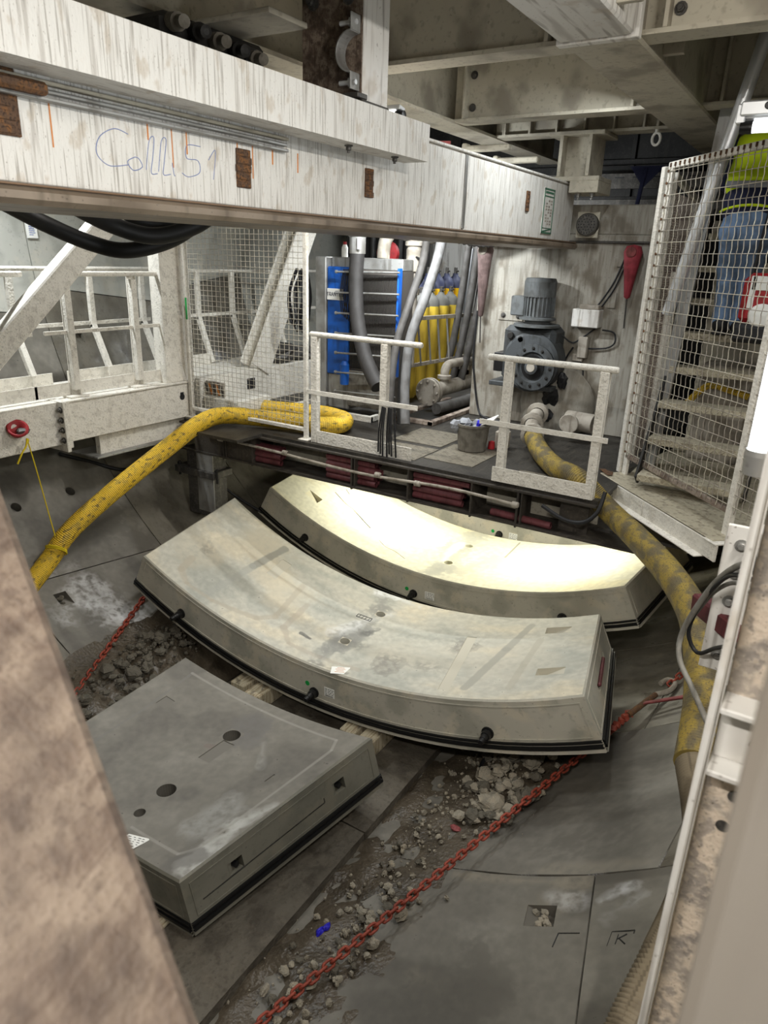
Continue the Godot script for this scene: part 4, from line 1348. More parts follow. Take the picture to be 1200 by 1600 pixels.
# ---------------------------------------------------------------- platform
func platform() -> void:
	var t := Node3D.new()
	t.name = "floor_deck"
	add_child(t)
	t.set_meta("kind", "structure")
	var b := MB.new()
	b.bx(V(-5.88, -0.03, -5.32), V(-1.30, 0.0, -9.6), 0.0)
	put(b, "plate", M.deck, t)
	b = MB.new()
	b.bx(V(-5.4, -0.03, -4.95), V(-4.75, 0.0, -5.33), 0.0)
	put(b, "plate", M.deck, t)
	for q in [[V(-3.55, 0.0, -5.42), V(-3.02, 0.006, -5.9)], [V(-3.0, 0.0, -5.56), V(-2.5, 0.006, -6.2)], [V(-3.6, 0.0, -6.0), V(-3.05, 0.006, -6.6)], [V(-2.12, 0.0, -5.50), V(-1.75, 0.006, -5.75)], [V(-4.15, 0.0, -5.44), V(-3.57, 0.006, -5.8)]]:
		b = MB.new()
		b.bx(q[0], q[1], 0.001)
		put(b, "checker_plate", M.check_deck, t)
	# right side deck by the cage, where the camera stands
	b = MB.new()
	b.sweep(V(0, -0.03, 0), V(0, 0.0, 0), [Vector2(-1.38, 6.3), Vector2(-0.36, 5.16), Vector2(0.02, 4.70), Vector2(1.0, 4.70), Vector2(1.0, 9.0), Vector2(-0.9, 9.0)], V(0, 0, -1))
	var q := put(b, "checker_plate", M.check, t)
	# front girder under the deck edge
	var g := thing("deck_girder", "dirty open-fronted girder under the deck edge, its bays holding maroon pipes", "girder", V(-3.5, -0.34, -5.4))
	b = MB.new()
	b.bx(V(-5.92, -0.05, -5.28), V(-1.30, -0.03, -5.75), 0.002)
	put(b, "top_flange", M.girder, g)
	b = MB.new()
	b.bx(V(-5.92, -0.345, -5.28), V(-0.95, -0.325, -5.75), 0.002)
	put(b, "bottom_flange", M.girder, g)
	b = MB.new()
	b.bx(V(-5.92, -0.33, -5.62), V(-1.36, -0.04, -5.64), 0.0)
	put(b, "web", M.ceil, g)
	b = MB.new()
	b.bx(V(-5.72, -0.33, -5.30), V(-4.88, -0.05, -5.315), 0.002)
	put(b, "closing_plate", M.girder, g)
	b = MB.new()
	b.bx(V(-1.62, -0.33, -5.40), V(-1.38, -0.05, -5.415), 0.002)
	put(b, "closing_plate", M.girder, g)
	for x in [-4.875, -3.62, -3.0, -2.37, -1.95, -5.28]:
		b = MB.new()
		b.bx(V(x - 0.008, -0.36, -5.285), V(x + 0.008, -0.03, -5.62), 0.002)
		if x in [-3.62, -1.95, -5.28]:
			b.bx(V(x + 0.03, -0.34, -5.285), V(x + 0.04, -0.03, -5.40), 0.002)
		put(b, "stiffener", M.girder, g)
	# conduit along the front
	b = MB.new()
	b.tube(curve([V(-5.5, -0.12, -5.27), V(-4.6, -0.135, -5.26), V(-3.5, -0.17, -5.26), V(-2.6, -0.13, -5.26), V(-1.95, -0.15, -5.26)], 0.1), 0.014, 8)
	var cd := put(b, "conduit", M.pipe)
	tag(cd, "thin pale conduit clipped along the front of the deck girder", "pipe")
	for x in [-5.28, -3.3, -2.88, -1.95, -4.4]:
		b = MB.new()
		b.lathe(V(x - 0.03, -0.15 if x > -4.0 else -0.13, -5.26), V(1, 0, 0), [Vector2(0.014, 0), Vector2(0.026, 0.0), Vector2(0.026, 0.05), Vector2(0.014, 0.06)], 12)
		put(b, "coupling", M.pipe, cd)
	# maroon pipes
	var stack := [[-4.87, -4.50, 3, 3, "second girder bay"], [-3.95, -3.30, 4, 2, "third girder bay"], [-2.97, -2.41, 4, 2, "fourth girder bay"]]
	for s in stack:
		for i in s[2]:
			for j in 2:
				var x1: float = s[1] - rng.randf_range(0.0, 0.10) - (0.05 if j else 0.0)
				b = MB.new()
				var y: float = -0.325 + 0.034 + i * 0.063
				b.pipe(V(s[0], y, -5.36 - j * 0.068), V(x1, y, -5.36 - j * 0.068 - 0.01), 0.031, 0.006)
				tag(put(b, "maroon_pipe", M.maroon), "maroon pipe, %s from the bottom in the %s, %s" % [["first", "second", "third", "fourth"][i], s[4], "in front" if j == 0 else "behind"], "pipe", "maroon pipes in the deck girder")
	b = MB.new()
	b.pipe(V(-2.20, -0.29, -5.36), V(-1.66, -0.295, -5.34), 0.032, 0.006)
	tag(put(b, "maroon_pipe", M.maroon), "single maroon pipe lying alone at the right end of the deck girder", "pipe")
	# support leg
	t = thing("support_leg", "stubby steel leg with clamped bracket under the left corner of the deck", "leg", V(-5.66, -1.1, -5.35))
	b = MB.new()
	b.bx(V(-5.86, -1.08, -5.30), V(-5.47, -0.33, -5.52), 0.008)
	put(b, "leg", M.steel, t)
	b = MB.new()
	b.bx(V(-5.70, -1.02, -5.29), V(-5.45, -0.35, -5.305), 0.004)
	put(b, "face_plate", M.galv, t)
	b = MB.new()
	b.bx(V(-6.02, -0.62, -5.26), V(-5.42, -0.54, -5.56), 0.006)
	put(b, "clamp_collar", M.steel, t)
	for x in [-5.98, -5.40]:
		b = MB.new()
		b.rod(V(x, -0.66, -5.3), V(x, -0.50, -5.3), 0.014)
		b.disc(V(x, -0.53, -5.3), Vector3.UP, 0.024, 0.018, 6)
		put(b, "bolt", M.steel_dark, t)
	# railings
	deck_railing("white spattered tube railing before the blue cooler", -4.19, -2.98, [-4.13, -3.35], -5.40, 1.035, 0.495, [-4.08, -3.02])
	deck_railing("white railing in front of the pump tank", -2.33, -1.29, [-2.14, -1.38], -5.33, 1.015, 0.49, [-2.2, -1.36])
	# mesh screen
	t = thing("mesh_screen", "tall welded wire mesh screen between gallery column and cooler", "mesh screen", V(-5.05, 0.0, -5.42))
	wire_panel(t, V(-5.82, 0, -5.42), V(-4.29, 0, -5.42), 0.11, 2.3, 26, 44, 0.0026, M.ceil)
	for x in [-5.85, -4.26]:
		b = MB.new()
		b.bx(V(x - 0.022, 0.0, -5.40), V(x + 0.022, 2.35, -5.44), 0.004)
		put(b, "post", M.spatter, t)
	for y in [0.10, 2.32]:
		b = MB.new()
		b.bx(V(-5.83, y - 0.018, -5.40), V(-4.28, y + 0.018, -5.44), 0.004)
		put(b, "rail", M.spatter, t)
	b = MB.new()
	b.bx(V(-5.84, 1.05, -5.395), V(-5.815, 1.27, -5.40), 0.002)
	put(b, "tape", M.green, t)
	for x in [-5.85, -4.26]:
		b = MB.new()
		b.bx(V(x - 0.06, 0.0, -5.36), V(x + 0.06, 0.012, -5.48), 0.003)
		put(b, "foot_plate", M.spatter, t)


func deck_railing(label: String, x0: float, x1: float, posts: Array, z: float, top: float, mid: float, toe: Array) -> void:
	var t := thing("deck_railing", label, "railing", V((x0 + x1) / 2, 0, z))
	var b := MB.new()
	b.lathe(V(x0, top, z), V(1, 0, 0), [Vector2(0.001, 0), Vector2(0.018, 0.0), Vector2(0.025, 0.01), Vector2(0.025, x1 - x0 - 0.01), Vector2(0.018, x1 - x0), Vector2(0.001, x1 - x0)], 14)
	put(b, "top_rail", M.spatter, t)
	b = MB.new()
	b.bx(V(x0 - 0.02, mid - 0.022, z + 0.035), V(x1, mid + 0.022, z + 0.028), 0.002)
	put(b, "mid_rail", M.spatter, t)
	for x in posts:
		b = MB.new()
		b.sweep(V(x, 0.0, z), V(x, top - 0.015, z), [Vector2(-0.035, -0.028), Vector2(0.035, -0.028), Vector2(0.035, 0.028), Vector2(0.027, 0.028), Vector2(0.027, -0.02), Vector2(-0.035, -0.02)], V(0, 0, 1))
		b.bx(V(x - 0.032, 0.0, z - 0.02), V(x + 0.032, top - 0.02, z + 0.026), 0.005)
		put(b, "post", M.spatter, t)
	b = MB.new()
	b.bx(V(toe[0], 0.006, z + 0.032), V(toe[1], 0.13, z + 0.04), 0.002)
	put(b, "toe_plate", M.spatter, t)


# ---------------------------------------------------------------- machines on the deck
func machinery() -> void:
	var b := MB.new()
	# oil cooler
	var t := thing("oil_cooler", "tall blue plate cooler with grey end frame and dark finned front", "cooler", V(-4.65, 0, -6.8))
	b = MB.new()
	b.bx(V(-5.05, 0.06, -6.60), V(-4.905, 1.72, -6.80), 0.01)
	b.bx(V(-5.20, 0.06, -6.80), V(-4.9, 1.70, -6.86), 0.006)
	put(b, "end_frame", M.galv, t)
	b = MB.new()
	b.bx(V(-5.22, 0.55, -6.84), V(-4.74, 1.60, -7.12), 0.015)
	put(b, "blue_casing", M.blue, t)
	b = MB.new()
	b.bx(V(-4.90, 0.45, -6.62), V(-4.60, 1.62, -6.84), 0.012)
	put(b, "blue_casing", M.blue, t)
	b = MB.new()
	b.bx(V(-3.985, 0.5, -6.60), V(-3.965, 1.63, -6.68), 0.006)
	put(b, "blue_casing", M.blue, t)
	b = MB.new()
	b.bx(V(-4.90, 0.06, -6.64), V(-4.60, 0.5, -6.9), 0.01)
	put(b, "grey_casing", M.galv, t)
	b = MB.new()
	b.bx(V(-4.90, 1.60, -6.7), V(-3.98, 1.72, -6.95), 0.008)
	put(b, "header_box", M.galv, t)
	b = MB.new()
	b.bx(V(-4.59, 0.12, -6.62), V(-3.985, 1.60, -6.95), 0.006)
	put(b, "core", M.fin, t)
	b = MB.new()
	for i in 40:
		b.bx(V(-4.58 + i * 0.0148, 0.55, -6.612), V(-4.575 + i * 0.0148, 1.56, -6.62), 0.0)
	stuff(put(b, "fins", M.steel_dark, t))
	b = MB.new()
	b.bx(V(-4.59, 0.12, -6.60), V(-3.99, 0.52, -6.625), 0.004)
	put(b, "lower_plate", M.grime, t)
	for i in 7:
		b = MB.new()
		var y := 0.30 + i * 0.215
		b.rod(V(-4.70, y - 0.02, -6.53), V(-3.93, y + 0.0, -6.56), 0.011, 8)
		b.disc(V(-4.72, y - 0.02, -6.53), V(1, 0, 0), 0.02, 0.02, 6)
		put(b, "tie_rod", M.galv, t)
	b = MB.new()
	b.bx(V(-4.89, 1.27, -6.605), V(-4.67, 1.39, -6.618), 0.001)
	var lb := put(b, "name_plate", M.sticker, t)
	text3d("TRANTER", V(-4.78, 1.33, -6.602), 0.055, M.navy, lb)
	b = MB.new()
	b.lathe(V(-4.62, 0.36, -6.58), Vector3.UP, [Vector2(0.001, 0), Vector2(0.05, 0.0), Vector2(0.055, 0.22), Vector2(0.03, 0.26), Vector2(0.001, 0.26)], 14)
	put(b, "pocket", M.blue, t)
	# small bottle on top
	t = thing("spray_bottle", "small white bottle standing on top of the blue cooler", "bottle", V(-4.78, 1.72, -6.78))
	b = MB.new()
	b.lathe(V(-4.78, 1.72, -6.78), Vector3.UP, [Vector2(0.001, 0), Vector2(0.035, 0), Vector2(0.035, 0.1), Vector2(0.02, 0.13), Vector2(0.001, 0.13)], 14)
	put(b, "body", M.sticker, t)
	b = MB.new()
	b.lathe(V(-4.78, 1.85, -6.78), Vector3.UP, [Vector2(0.02, 0), Vector2(0.02, 0.03), Vector2(0.001, 0.03)], 12)
	put(b, "cap", M.red, t)
	# drip tray
	t = thing("drip_tray", "low rusty-white drip tray under the blue cooler", "tray", V(-4.75, 0, -6.7))
	for q in [[V(-5.3, 0, -6.44), V(-4.16, 0.07, -6.49)], [V(-4.21, 0, -6.44), V(-4.16, 0.07, -7.2)], [V(-5.3, 0, -6.44), V(-5.25, 0.07, -7.2)]]:
		b = MB.new()
		b.bx(q[0], q[1], 0.006)
		put(b, "rim", M.spatter, t)
	b = MB.new()
	b.bx(V(-5.3, 0.0, -6.45), V(-4.16, 0.012, -7.2), 0.0)
	put(b, "floor", M.steel, t)
	# coil of dark cable on the cooler's side
	t = thing("cable_coil", "bunch of dark cables hanging beside the blue cooler", "cable", V(-5.35, 1.0, -6.8))
	for i in 7:
		b = MB.new()
		var o := V(-5.33 + rng.randf_range(-0.06, 0.06), 1.58, -6.7 + rng.randf_range(-0.05, 0.05))
		b.tube(curve([o, o + V(-0.10, -0.3, 0.03), o + V(-0.04 + i * 0.012, -0.62 - i * 0.02, 0.04), o + V(0.10, -0.35, 0.03), o + V(0.03, -0.02, 0.0)], 0.05), 0.011, 6)
		put(b, "cable", M.cable, t)
	t = thing("cable_coil", "thin dark cables looped on the front of the blue cooler", "cable", V(-4.72, 1.3, -6.56))
	for i in 4:
		b = MB.new()
		var o := V(-4.64 + i * 0.02, 1.60, -6.57)
		b.tube(curve([o, o + V(-0.03, -0.25, 0.02), o + V(0.0 + i * 0.01, -0.48 - i * 0.02, 0.02), o + V(0.05, -0.25, 0.02), o + V(0.04, 0.0, 0.0)], 0.05), 0.006, 6)
		put(b, "cable", M.cable, t)
	t = thing("cable_tails", "loose black cable ends hanging from the railing before the cooler", "cable", V(-3.28, 0.05, -5.36))
	for i in 7:
		b = MB.new()
		var o := V(-3.33 + i * 0.022, 0.47, -5.345 + 0.012 * (i % 3))
		b.tube(curve([o, o + V(-0.01 + 0.006 * i, -0.2, 0.03), o + V(-0.02 + 0.01 * i, -0.42 - 0.012 * (i % 4), 0.02)], 0.05), 0.008, 6)
		put(b, "cable", M.cable, t)

	# gas bottles in their rack
	for i in 5:
		gas_bottle(V(-4.5, 0.06, -7.78 - i * 0.27), 0.115, 1.28, M.yellow_dirty, M.bottle_grey, ["first", "second", "third", "fourth", "last"][i] + " dusty yellow gas bottle from the left in the front rack row")
	for i in 5:
		gas_bottle(V(-4.78, 0.06, -8.45 - i * 0.27), 0.11, 1.50, M.yellow, M.bottle_cap, ["first", "second", "third", "fourth", "last"][i] + " clean yellow gas bottle with blue shoulder from the left in the back rack row")
	t = thing("bottle_rack", "slanted bar rack in front of the yellow gas bottles", "rack", V(-4.05, 0.5, -7.9))
	for e in [[1.09, 1.06], [0.56, 0.54]]:
		b = MB.new()
		b.bar(V(-4.12, e[0], -6.80), V(-4.05, e[1], -9.1), 0.015, 0.045, Vector3.UP, 0.003)
		put(b, "rail", M.pipe, t)
	for i in 9:
		b = MB.new()
		b.bar(V(-4.10, 1.07, -7.05 - i * 0.24), V(-4.07, 0.55, -7.12 - i * 0.24), 0.022, 0.012, V(0, 0, 1), 0.002)
		put(b, "bar", M.galv, t)
	# flanged manifold pipe
	t = thing("pipe_manifold", "grey pipe with bolted blind flange on a skid before the gas bottles", "pipe", V(-3.95, 0.0, -7.8))
	b = MB.new()
	b.rod(V(-3.97, 0.24, -7.38), V(-3.92, 0.24, -9.0), 0.09, 18)
	put(b, "pipe", M.pipe, t)
	b = MB.new()
	b.disc(V(-3.97, 0.24, -7.40), V(-0.03, 0, 1), 0.165, 0.03, 24, 0.006)
	b.disc(V(-3.97, 0.24, -7.46), V(-0.03, 0, 1), 0.165, 0.03, 24, 0.004)
	var fl := put(b, "flange", M.pipe, t)
	for i in 8:
		var a := TAU * i / 8.0
		b = MB.new()
		b.hexbolt(V(-3.97 + cos(a) * 0.13, 0.24 + sin(a) * 0.13, -7.37), V(-0.03, 0, 1), 0.016, 0.014)
		put(b, "bolt", M.pipe, fl)
	b = MB.new()
	b.tube(curve([V(-3.95, 0.28, -7.75), V(-3.95, 0.46, -7.76), V(-3.95, 0.52, -7.86), V(-3.94, 0.52, -8.2), V(-3.93, 0.50, -8.45), V(-3.92, 0.42, -8.5), V(-3.92, 0.26, -8.5)], 0.04), 0.055, 14)
	put(b, "riser", M.pipe, t)
	b = MB.new()
	b.lathe(V(-3.95, 0.36, -7.75), Vector3.UP, [Vector2(0.055, 0), Vector2(0.085, 0), Vector2(0.085, 0.04), Vector2(0.055, 0.05)], 16)
	put(b, "coupling", M.pipe, t)
	b = MB.new()
	b.tube(curve([V(-3.75, 0.10, -7.2), V(-3.72, 0.10, -7.8), V(-3.7, 0.12, -8.2), V(-3.66, 0.2, -8.3)], 0.05), 0.065, 14)
	put(b, "lower_pipe", M.hose_dusty, t)
	t = thing("pipe_skid", "low timber-edged skid frame under the grey manifold", "skid", V(-3.9, 0, -7.7))
	for q in [[V(-3.62, 0.0, -6.75), V(-3.55, 0.05, -8.2)], [V(-4.1, 0.0, -6.75), V(-3.55, 0.05, -6.82)], [V(-4.12, 0.0, -6.75), V(-4.05, 0.05, -8.2)]]:
		b = MB.new()
		b.bx(q[0], q[1], 0.006)
		put(b, "rail", M.brown, t)
	b = MB.new()
	b.bx(V(-4.1, 0.0, -6.8), V(-3.6, 0.012, -8.2), 0.0)
	put(b, "pan", M.steel_dark, t)

	# valve stack and elbows above the cooler
	t = thing("valve_stack", "grey pipe elbow and flanged valve rising beside the cooler", "valve", V(-4.05, 1.2, -6.9))
	b = MB.new()
	b.tube(curve([V(-4.35, 1.72, -6.9), V(-4.34, 1.90, -6.92), V(-4.25, 2.05, -7.0), V(-4.1, 2.12, -7.1)], 0.04), 0.07, 14)
	put(b, "elbow", M.pipe, t)
	b = MB.new()
	b.lathe(V(-4.02, 0.6, -7.0), Vector3.UP, [Vector2(0.05, 0), Vector2(0.05, 0.75), Vector2(0.075, 0.76), Vector2(0.075, 0.82), Vector2(0.055, 0.84), Vector2(0.055, 0.98), Vector2(0.085, 1.0), Vector2(0.085, 1.22), Vector2(0.07, 1.25), Vector2(0.10, 1.26), Vector2(0.10, 1.30), Vector2(0.06, 1.31), Vector2(0.06, 1.5)], 18)
	put(b, "valve", M.pipe, t)
	b = MB.new()
	b.tube(curve([V(-3.98, 1.75, -6.95), V(-3.86, 1.7, -6.9), V(-3.84, 1.55, -6.9), V(-3.9, 1.45, -6.9)], 0.04), 0.01, 8)
	put(b, "cable", M.cable, t)

	# pump tank with geared motor
	t = thing("pump_tank", "tall grime-streaked white tank wall carrying the geared motor", "tank", V(-2.63, 0, -7.95))
	b = MB.new()
	b.bx(V(-3.52, 0.0, -7.60), V(-1.70, 2.02, -8.4), 0.012)
	put(b, "shell", M.tank, t)
	b = MB.new()
	b.bx(V(-3.5, 2.02, -7.64), V(-1.7, 2.30, -8.35), 0.01)
	put(b, "top_box", M.tank, t)
	b = MB.new()
	b.rod(V(-3.5, 1.94, -7.57), V(-1.72, 1.95, -7.57), 0.012, 8)
	put(b, "rail", M.steel, t)
	b = MB.new()
	b.bx(V(-3.24, 1.12, -7.585), V(-2.95, 1.22, -7.60), 0.002)
	put(b, "bracket", M.tank, t)
	for x in [-3.18, -3.0]:
		b = MB.new()
		b.hexbolt(V(x, 1.17, -7.585), V(0, 0, 1), 0.02, 0.014)
		put(b, "bolt", M.steel, t)
	for p in [[-1.98, 1.72, 0.18], [-2.02, 1.32, 0.15]]:
		b = MB.new()
		b.bx(V(p[0] - 0.03, p[1], -7.58), V(p[0] + 0.05, p[1] + p[2], -7.6), 0.004)
		put(b, "lug", M.tank, t)
	# base hopper of the tank with splashes
	b = MB.new()
	b.lathe(V(-2.45, 0.28, -7.55), V(0, 0, 1), [Vector2(0.42, 0), Vector2(0.40, 0.06), Vector2(0.26, 0.16), Vector2(0.001, 0.2)], 20, true)
	put(b, "bulge", M.tank, t)
	t = thing("geared_motor", "grey electric motor standing on a blue-grey gearbox on the tank", "motor", V(-2.67, 0.45, -7.35))
	b = MB.new()
	b.bx(V(-3.02, 0.52, -7.24), V(-2.45, 1.10, -7.60), 0.05)
	b.lathe(V(-2.68, 0.74, -7.45), V(0, 0, 1), [Vector2(0.31, 0), Vector2(0.31, 0.23), Vector2(0.28, 0.26), Vector2(0.001, 0.26)], 26)
	var gbx := put(b, "gearbox", M.gearbox, t)
	b = MB.new()
	b.lathe(V(-2.63, 0.70, -7.19), V(0, 0, 1), [Vector2(0.24, 0), Vector2(0.24, 0.035), Vector2(0.16, 0.04), Vector2(0.14, 0.01), Vector2(0.07, 0.01), Vector2(0.07, 0.07), Vector2(0.05, 0.075), Vector2(0.001, 0.075)], 28)
	put(b, "output_flange", M.gearbox, gbx)
	b = MB.new()
	b.disc(V(-2.63, 0.70, -7.18), V(0, 0, 1), 0.125, 0.012, 24)
	put(b, "shaft_recess", M.plastic, gbx)
	b = MB.new()
	b.disc(V(-2.63, 0.70, -7.17), V(0, 0, 1), 0.05, 0.06, 16, 0.008)
	put(b, "shaft_end", M.pipe, gbx)
	for i in 12:
		var a := TAU * i / 12.0
		b = MB.new()
		b.hexbolt(V(-2.63 + cos(a) * 0.195, 0.70 + sin(a) * 0.195, -7.152), V(0, 0, 1), 0.012, 0.01)
		put(b, "bolt", M.steel_dark, gbx)
	for p in [V(-2.92, 1.0, -7.22), V(-2.80, 0.97, -7.22), V(-2.9, 0.62, -7.22)]:
		b = MB.new()
		b.disc(p, V(0, 0, 1), 0.035, 0.03, 14, 0.006)
		put(b, "plug", M.steel_dark, gbx)
	b = MB.new()
	b.bx(V(-2.72, 0.88, -7.225), V(-2.61, 1.02, -7.212), 0.001)
	put(b, "name_plate", M.wood, gbx)
	b = MB.new()
	b.bx(V(-3.14, 0.45, -7.24), V(-2.42, 0.50, -7.6), 0.006)
	put(b, "foot", M.gearbox, gbx)
	b = MB.new()
	b.bx(V(-3.12, 0.60, -7.28), V(-2.98, 0.80, -7.5), 0.006)
	put(b, "side_block", M.plastic, gbx)
	b = MB.new()
	b.lathe(V(-2.70, 1.10, -7.36), Vector3.UP, [Vector2(0.001, 0), Vector2(0.24, 0), Vector2(0.24, 0.025), Vector2(0.13, 0.03), Vector2(0.13, 0.06), Vector2(0.19, 0.07), Vector2(0.19, 0.09), Vector2(0.15, 0.1), Vector2(0.15, 0.30), Vector2(0.165, 0.30), Vector2(0.165, 0.45), Vector2(0.15, 0.485), Vector2(0.001, 0.49)], 26)
	var mb2 := put(b, "motor_body", M.motor, t)
	for i in 26:
		var a := TAU * i / 26.0
		var d := V(cos(a), 0, sin(a))
		b = MB.new()
		b.bar(V(-2.70, 1.21, -7.36) + d * 0.157, V(-2.70, 1.40, -7.36) + d * 0.157, 0.006, 0.022, d, 0.001)
		put(b, "cooling_fin", M.motor, mb2)
	b = MB.new()
	b.bx(V(-2.98, 1.20, -7.28), V(-2.83, 1.40, -7.44), 0.01)
	put(b, "terminal_box", M.motor, mb2)
	# dark oil splashes
	for p in [[V(-2.46, 0.38, -7.36), V(0.10, 0.10, 0.02)], [V(-2.33, 0.58, -7.30), V(0.06, 0.10, 0.03)], [V(-2.52, 0.18, -7.345), V(0.12, 0.08, 0.012)]]:
		b = MB.new()
		b.rock(p[0], p[1], rng, 11)
		tag(put(b, "grease_clump", M.plastic), "clump of black grease under the geared motor, " + ("low on the bulge" if p[0].y < 0.3 else ("beside the gearbox" if p[0].y > 0.5 else "below the gearbox foot")), "grease")
	# wall box, cables, cones
	t = thing("junction_box", "white junction box with rusty edge on the tank wall", "box", V(-2.2, 1.12, -7.5))
	b = MB.new()
	b.bx(V(-2.36, 1.12, -7.44), V(-2.08, 1.30, -7.60), 0.008)
	put(b, "box", M.white, t)
	b = MB.new()
	b.bx(V(-2.30, 1.30, -7.46), V(-2.10, 1.345, -7.60), 0.006)
	put(b, "cable_entry", M.pipe, t)
	t = thing("sensor_block", "small dirty sensor block with cables below the junction box", "sensor", V(-2.25, 0.85, -7.52))
	b = MB.new()
	b.bx(V(-2.28, 0.80, -7.50), V(-2.18, 1.02, -7.60), 0.008)
	b.bx(V(-2.33, 0.76, -7.52), V(-2.22, 0.84, -7.60), 0.006)
	put(b, "block", M.pipe, t)
	for c in [[V(-2.46, 1.02, -7.5), V(-2.35, 0.95, -7.52), V(-2.26, 1.0, -7.53), V(-2.14, 1.1, -7.53), V(-2.1, 1.13, -7.52)], [V(-2.34, 0.9, -7.55), V(-2.42, 0.72, -7.56), V(-2.36, 0.5, -7.56), V(-2.38, 0.36, -7.5), V(-2.3, 0.2, -7.45)], [V(-2.18, 0.9, -7.56), V(-2.0, 0.92, -7.57), V(-1.92, 0.98, -7.57), V(-1.94, 1.08, -7.57), V(-2.06, 1.10, -7.56)], [V(-2.25, 0.78, -7.55), V(-2.2, 0.62, -7.56), V(-2.3, 0.52, -7.56), V(-2.35, 0.3, -7.5)], [V(-2.1, 1.33, -7.56), V(-2.0, 1.5, -7.56), V(-1.93, 1.7, -7.56), V(-1.86, 1.86, -7.55)], [V(-2.14, 1.34, -7.57), V(-2.02, 1.55, -7.57), V(-1.95, 1.75, -7.57), V(-1.90, 1.92, -7.56)]]:
		b = MB.new()
		b.tube(curve(c, 0.04), 0.009, 6)
		put(b, "cable", M.cable, t)
	for p in [[V(-1.84, 1.86, -7.48), M.cone, M.red_dusty, "drooping red cone strap hanging on the right of the tank wall", 0.42], [V(-3.40, 1.84, -7.46), M.cone_old, M.pipe, "faded drooping cone strap hanging on the left edge of the tank wall", 0.68]]:
		t = thing("cone_flag", p[3], "warning flag", p[0])
		b = MB.new()
		b.lathe(p[0], Vector3.DOWN, [Vector2(0.001, -0.07), Vector2(0.07, -0.055), Vector2(0.09, 0.0), Vector2(0.075, 0.10), Vector2(0.03, p[4]), Vector2(0.001, p[4] + 0.02)], 16, true)
		put(b, "cone", p[1], t)
		b = MB.new()
		b.disc(p[0] + V(0, 0, 0.07), V(0, 0, 1), 0.05, 0.02, 16, 0.005)
		put(b, "boss", p[2], t)
		b = MB.new()
		b.rod(p[0] + V(0, -p[4], 0), p[0] + V(0.005, -p[4] - 0.3, -0.03), 0.008, 6)
		put(b, "tail", M.steel, t)
	# round vent
	t = thing("speaker_vent", "round perforated grey disc on a square plate at the end of the girder", "vent", V(-2.33, 2.0, -7.38))
	b = MB.new()
	b.box(Transform3D(Basis(), V(-2.30, 2.10, -7.42)), V(0.22, 0.24, 0.03), 0.006)
	put(b, "plate", M.ceil, t)
	b = MB.new()
	b.lathe(V(-2.29, 2.10, -7.41), V(0, 0, 1), [Vector2(0.105, 0), Vector2(0.105, 0.07), Vector2(0.09, 0.08), Vector2(0.001, 0.08)], 24)
	put(b, "disc", M.steel, t)
	b = MB.new()
	for i in 3:
		for k in 6 + i * 6:
			var a := TAU * k / (6 + i * 6)
			b.disc(V(-2.29 + cos(a) * (0.025 + i * 0.027), 2.10 + sin(a) * (0.025 + i * 0.027), -7.332), V(0, 0, 1), 0.007, 0.003, 7)
	stuff(put(b, "perforation", M.plastic, t))
	t = thing("pipe_beam", "pale horizontal pipe behind the end of the girder above the tank", "pipe", V(-1.9, 2.1, -7.8))
	b = MB.new()
	b.rod(V(-2.3, 2.10, -7.9), V(-0.9, 2.10, -7.9), 0.07, 14)
	put(b, "pipe", M.pipe, t)
	# outlet of the pump
	t = thing("pump_outlet", "grey flanged pump outlet pipe under the tank, feeding the yellow hose", "pipe", V(-2.4, 0.1, -7.0))
	b = MB.new()
	b.tube(curve([V(-2.52, 0.24, -7.25), V(-2.48, 0.20, -6.95), V(-2.40, 0.16, -6.72), V(-2.30, 0.13, -6.5)], 0.05), 0.075, 14)
	put(b, "pipe", M.pipe, t)
	for p in [V(-2.51, 0.235, -7.15), V(-2.45, 0.185, -6.85), V(-2.34, 0.14, -6.58)]:
		b = MB.new()
		b.lathe(p, V(0.25, -0.12, 1).normalized(), [Vector2(0.076, 0), Vector2(0.115, 0), Vector2(0.115, 0.05), Vector2(0.076, 0.06)], 16)
		put(b, "flange", M.pipe, t)
	t = thing("pipe_flange", "grey round pipe end lying under the tank right of the pump outlet", "pipe", V(-2.05, 0.1, -7.2))
	b = MB.new()
	b.pipe(V(-2.2, 0.2, -7.2), V(-1.9, 0.2, -7.15), 0.10, 0.02, 18)
	put(b, "pipe", M.pipe, t)
	b = MB.new()
	b.disc(V(-2.12, 0.2, -7.02), V(0, 0, 1), 0.1, 0.03, 18, 0.006)
	put(b, "cap", M.pipe, t)

	# bucket full of rags
	t = thing("bucket", "grimy white plastic bucket stuffed with rags on the deck", "bucket", V(-2.765, 0, -6.1))
	b = MB.new()
	b.lathe(V(-2.765, 0.006, -6.1), Vector3.UP, [Vector2(0.001, 0.0), Vector2(0.125, 0.0), Vector2(0.135, 0.01), Vector2(0.155, 0.24), Vector2(0.165, 0.245), Vector2(0.165, 0.265), Vector2(0.15, 0.265), Vector2(0.145, 0.2), Vector2(0.001, 0.19)], 24)
	put(b, "pail", M.grime, t)
	var rag := thing("rags", "crumpled grey rags overflowing the bucket", "rags", V(-2.8, 0.2, -6.1))
	for p in [[V(-2.84, 0.26, -6.08), V(0.08, 0.06, 0.09)], [V(-2.72, 0.25, -6.12), V(0.08, 0.07, 0.08)], [V(-2.90, 0.24, -6.0), V(0.06, 0.07, 0.05)]]:
		b = MB.new()
		b.rock(p[0], p[1], rng, 9)
		put(b, "rag", M.grey_cloth, rag)
	b = MB.new()
	b.rock(V(-2.68, 0.28, -6.04), V(0.03, 0.05, 0.03), rng, 8)
	tag(put(b, "blue_glove", M.blue_bag), "crumpled bright blue rag tucked in the bucket", "rag")
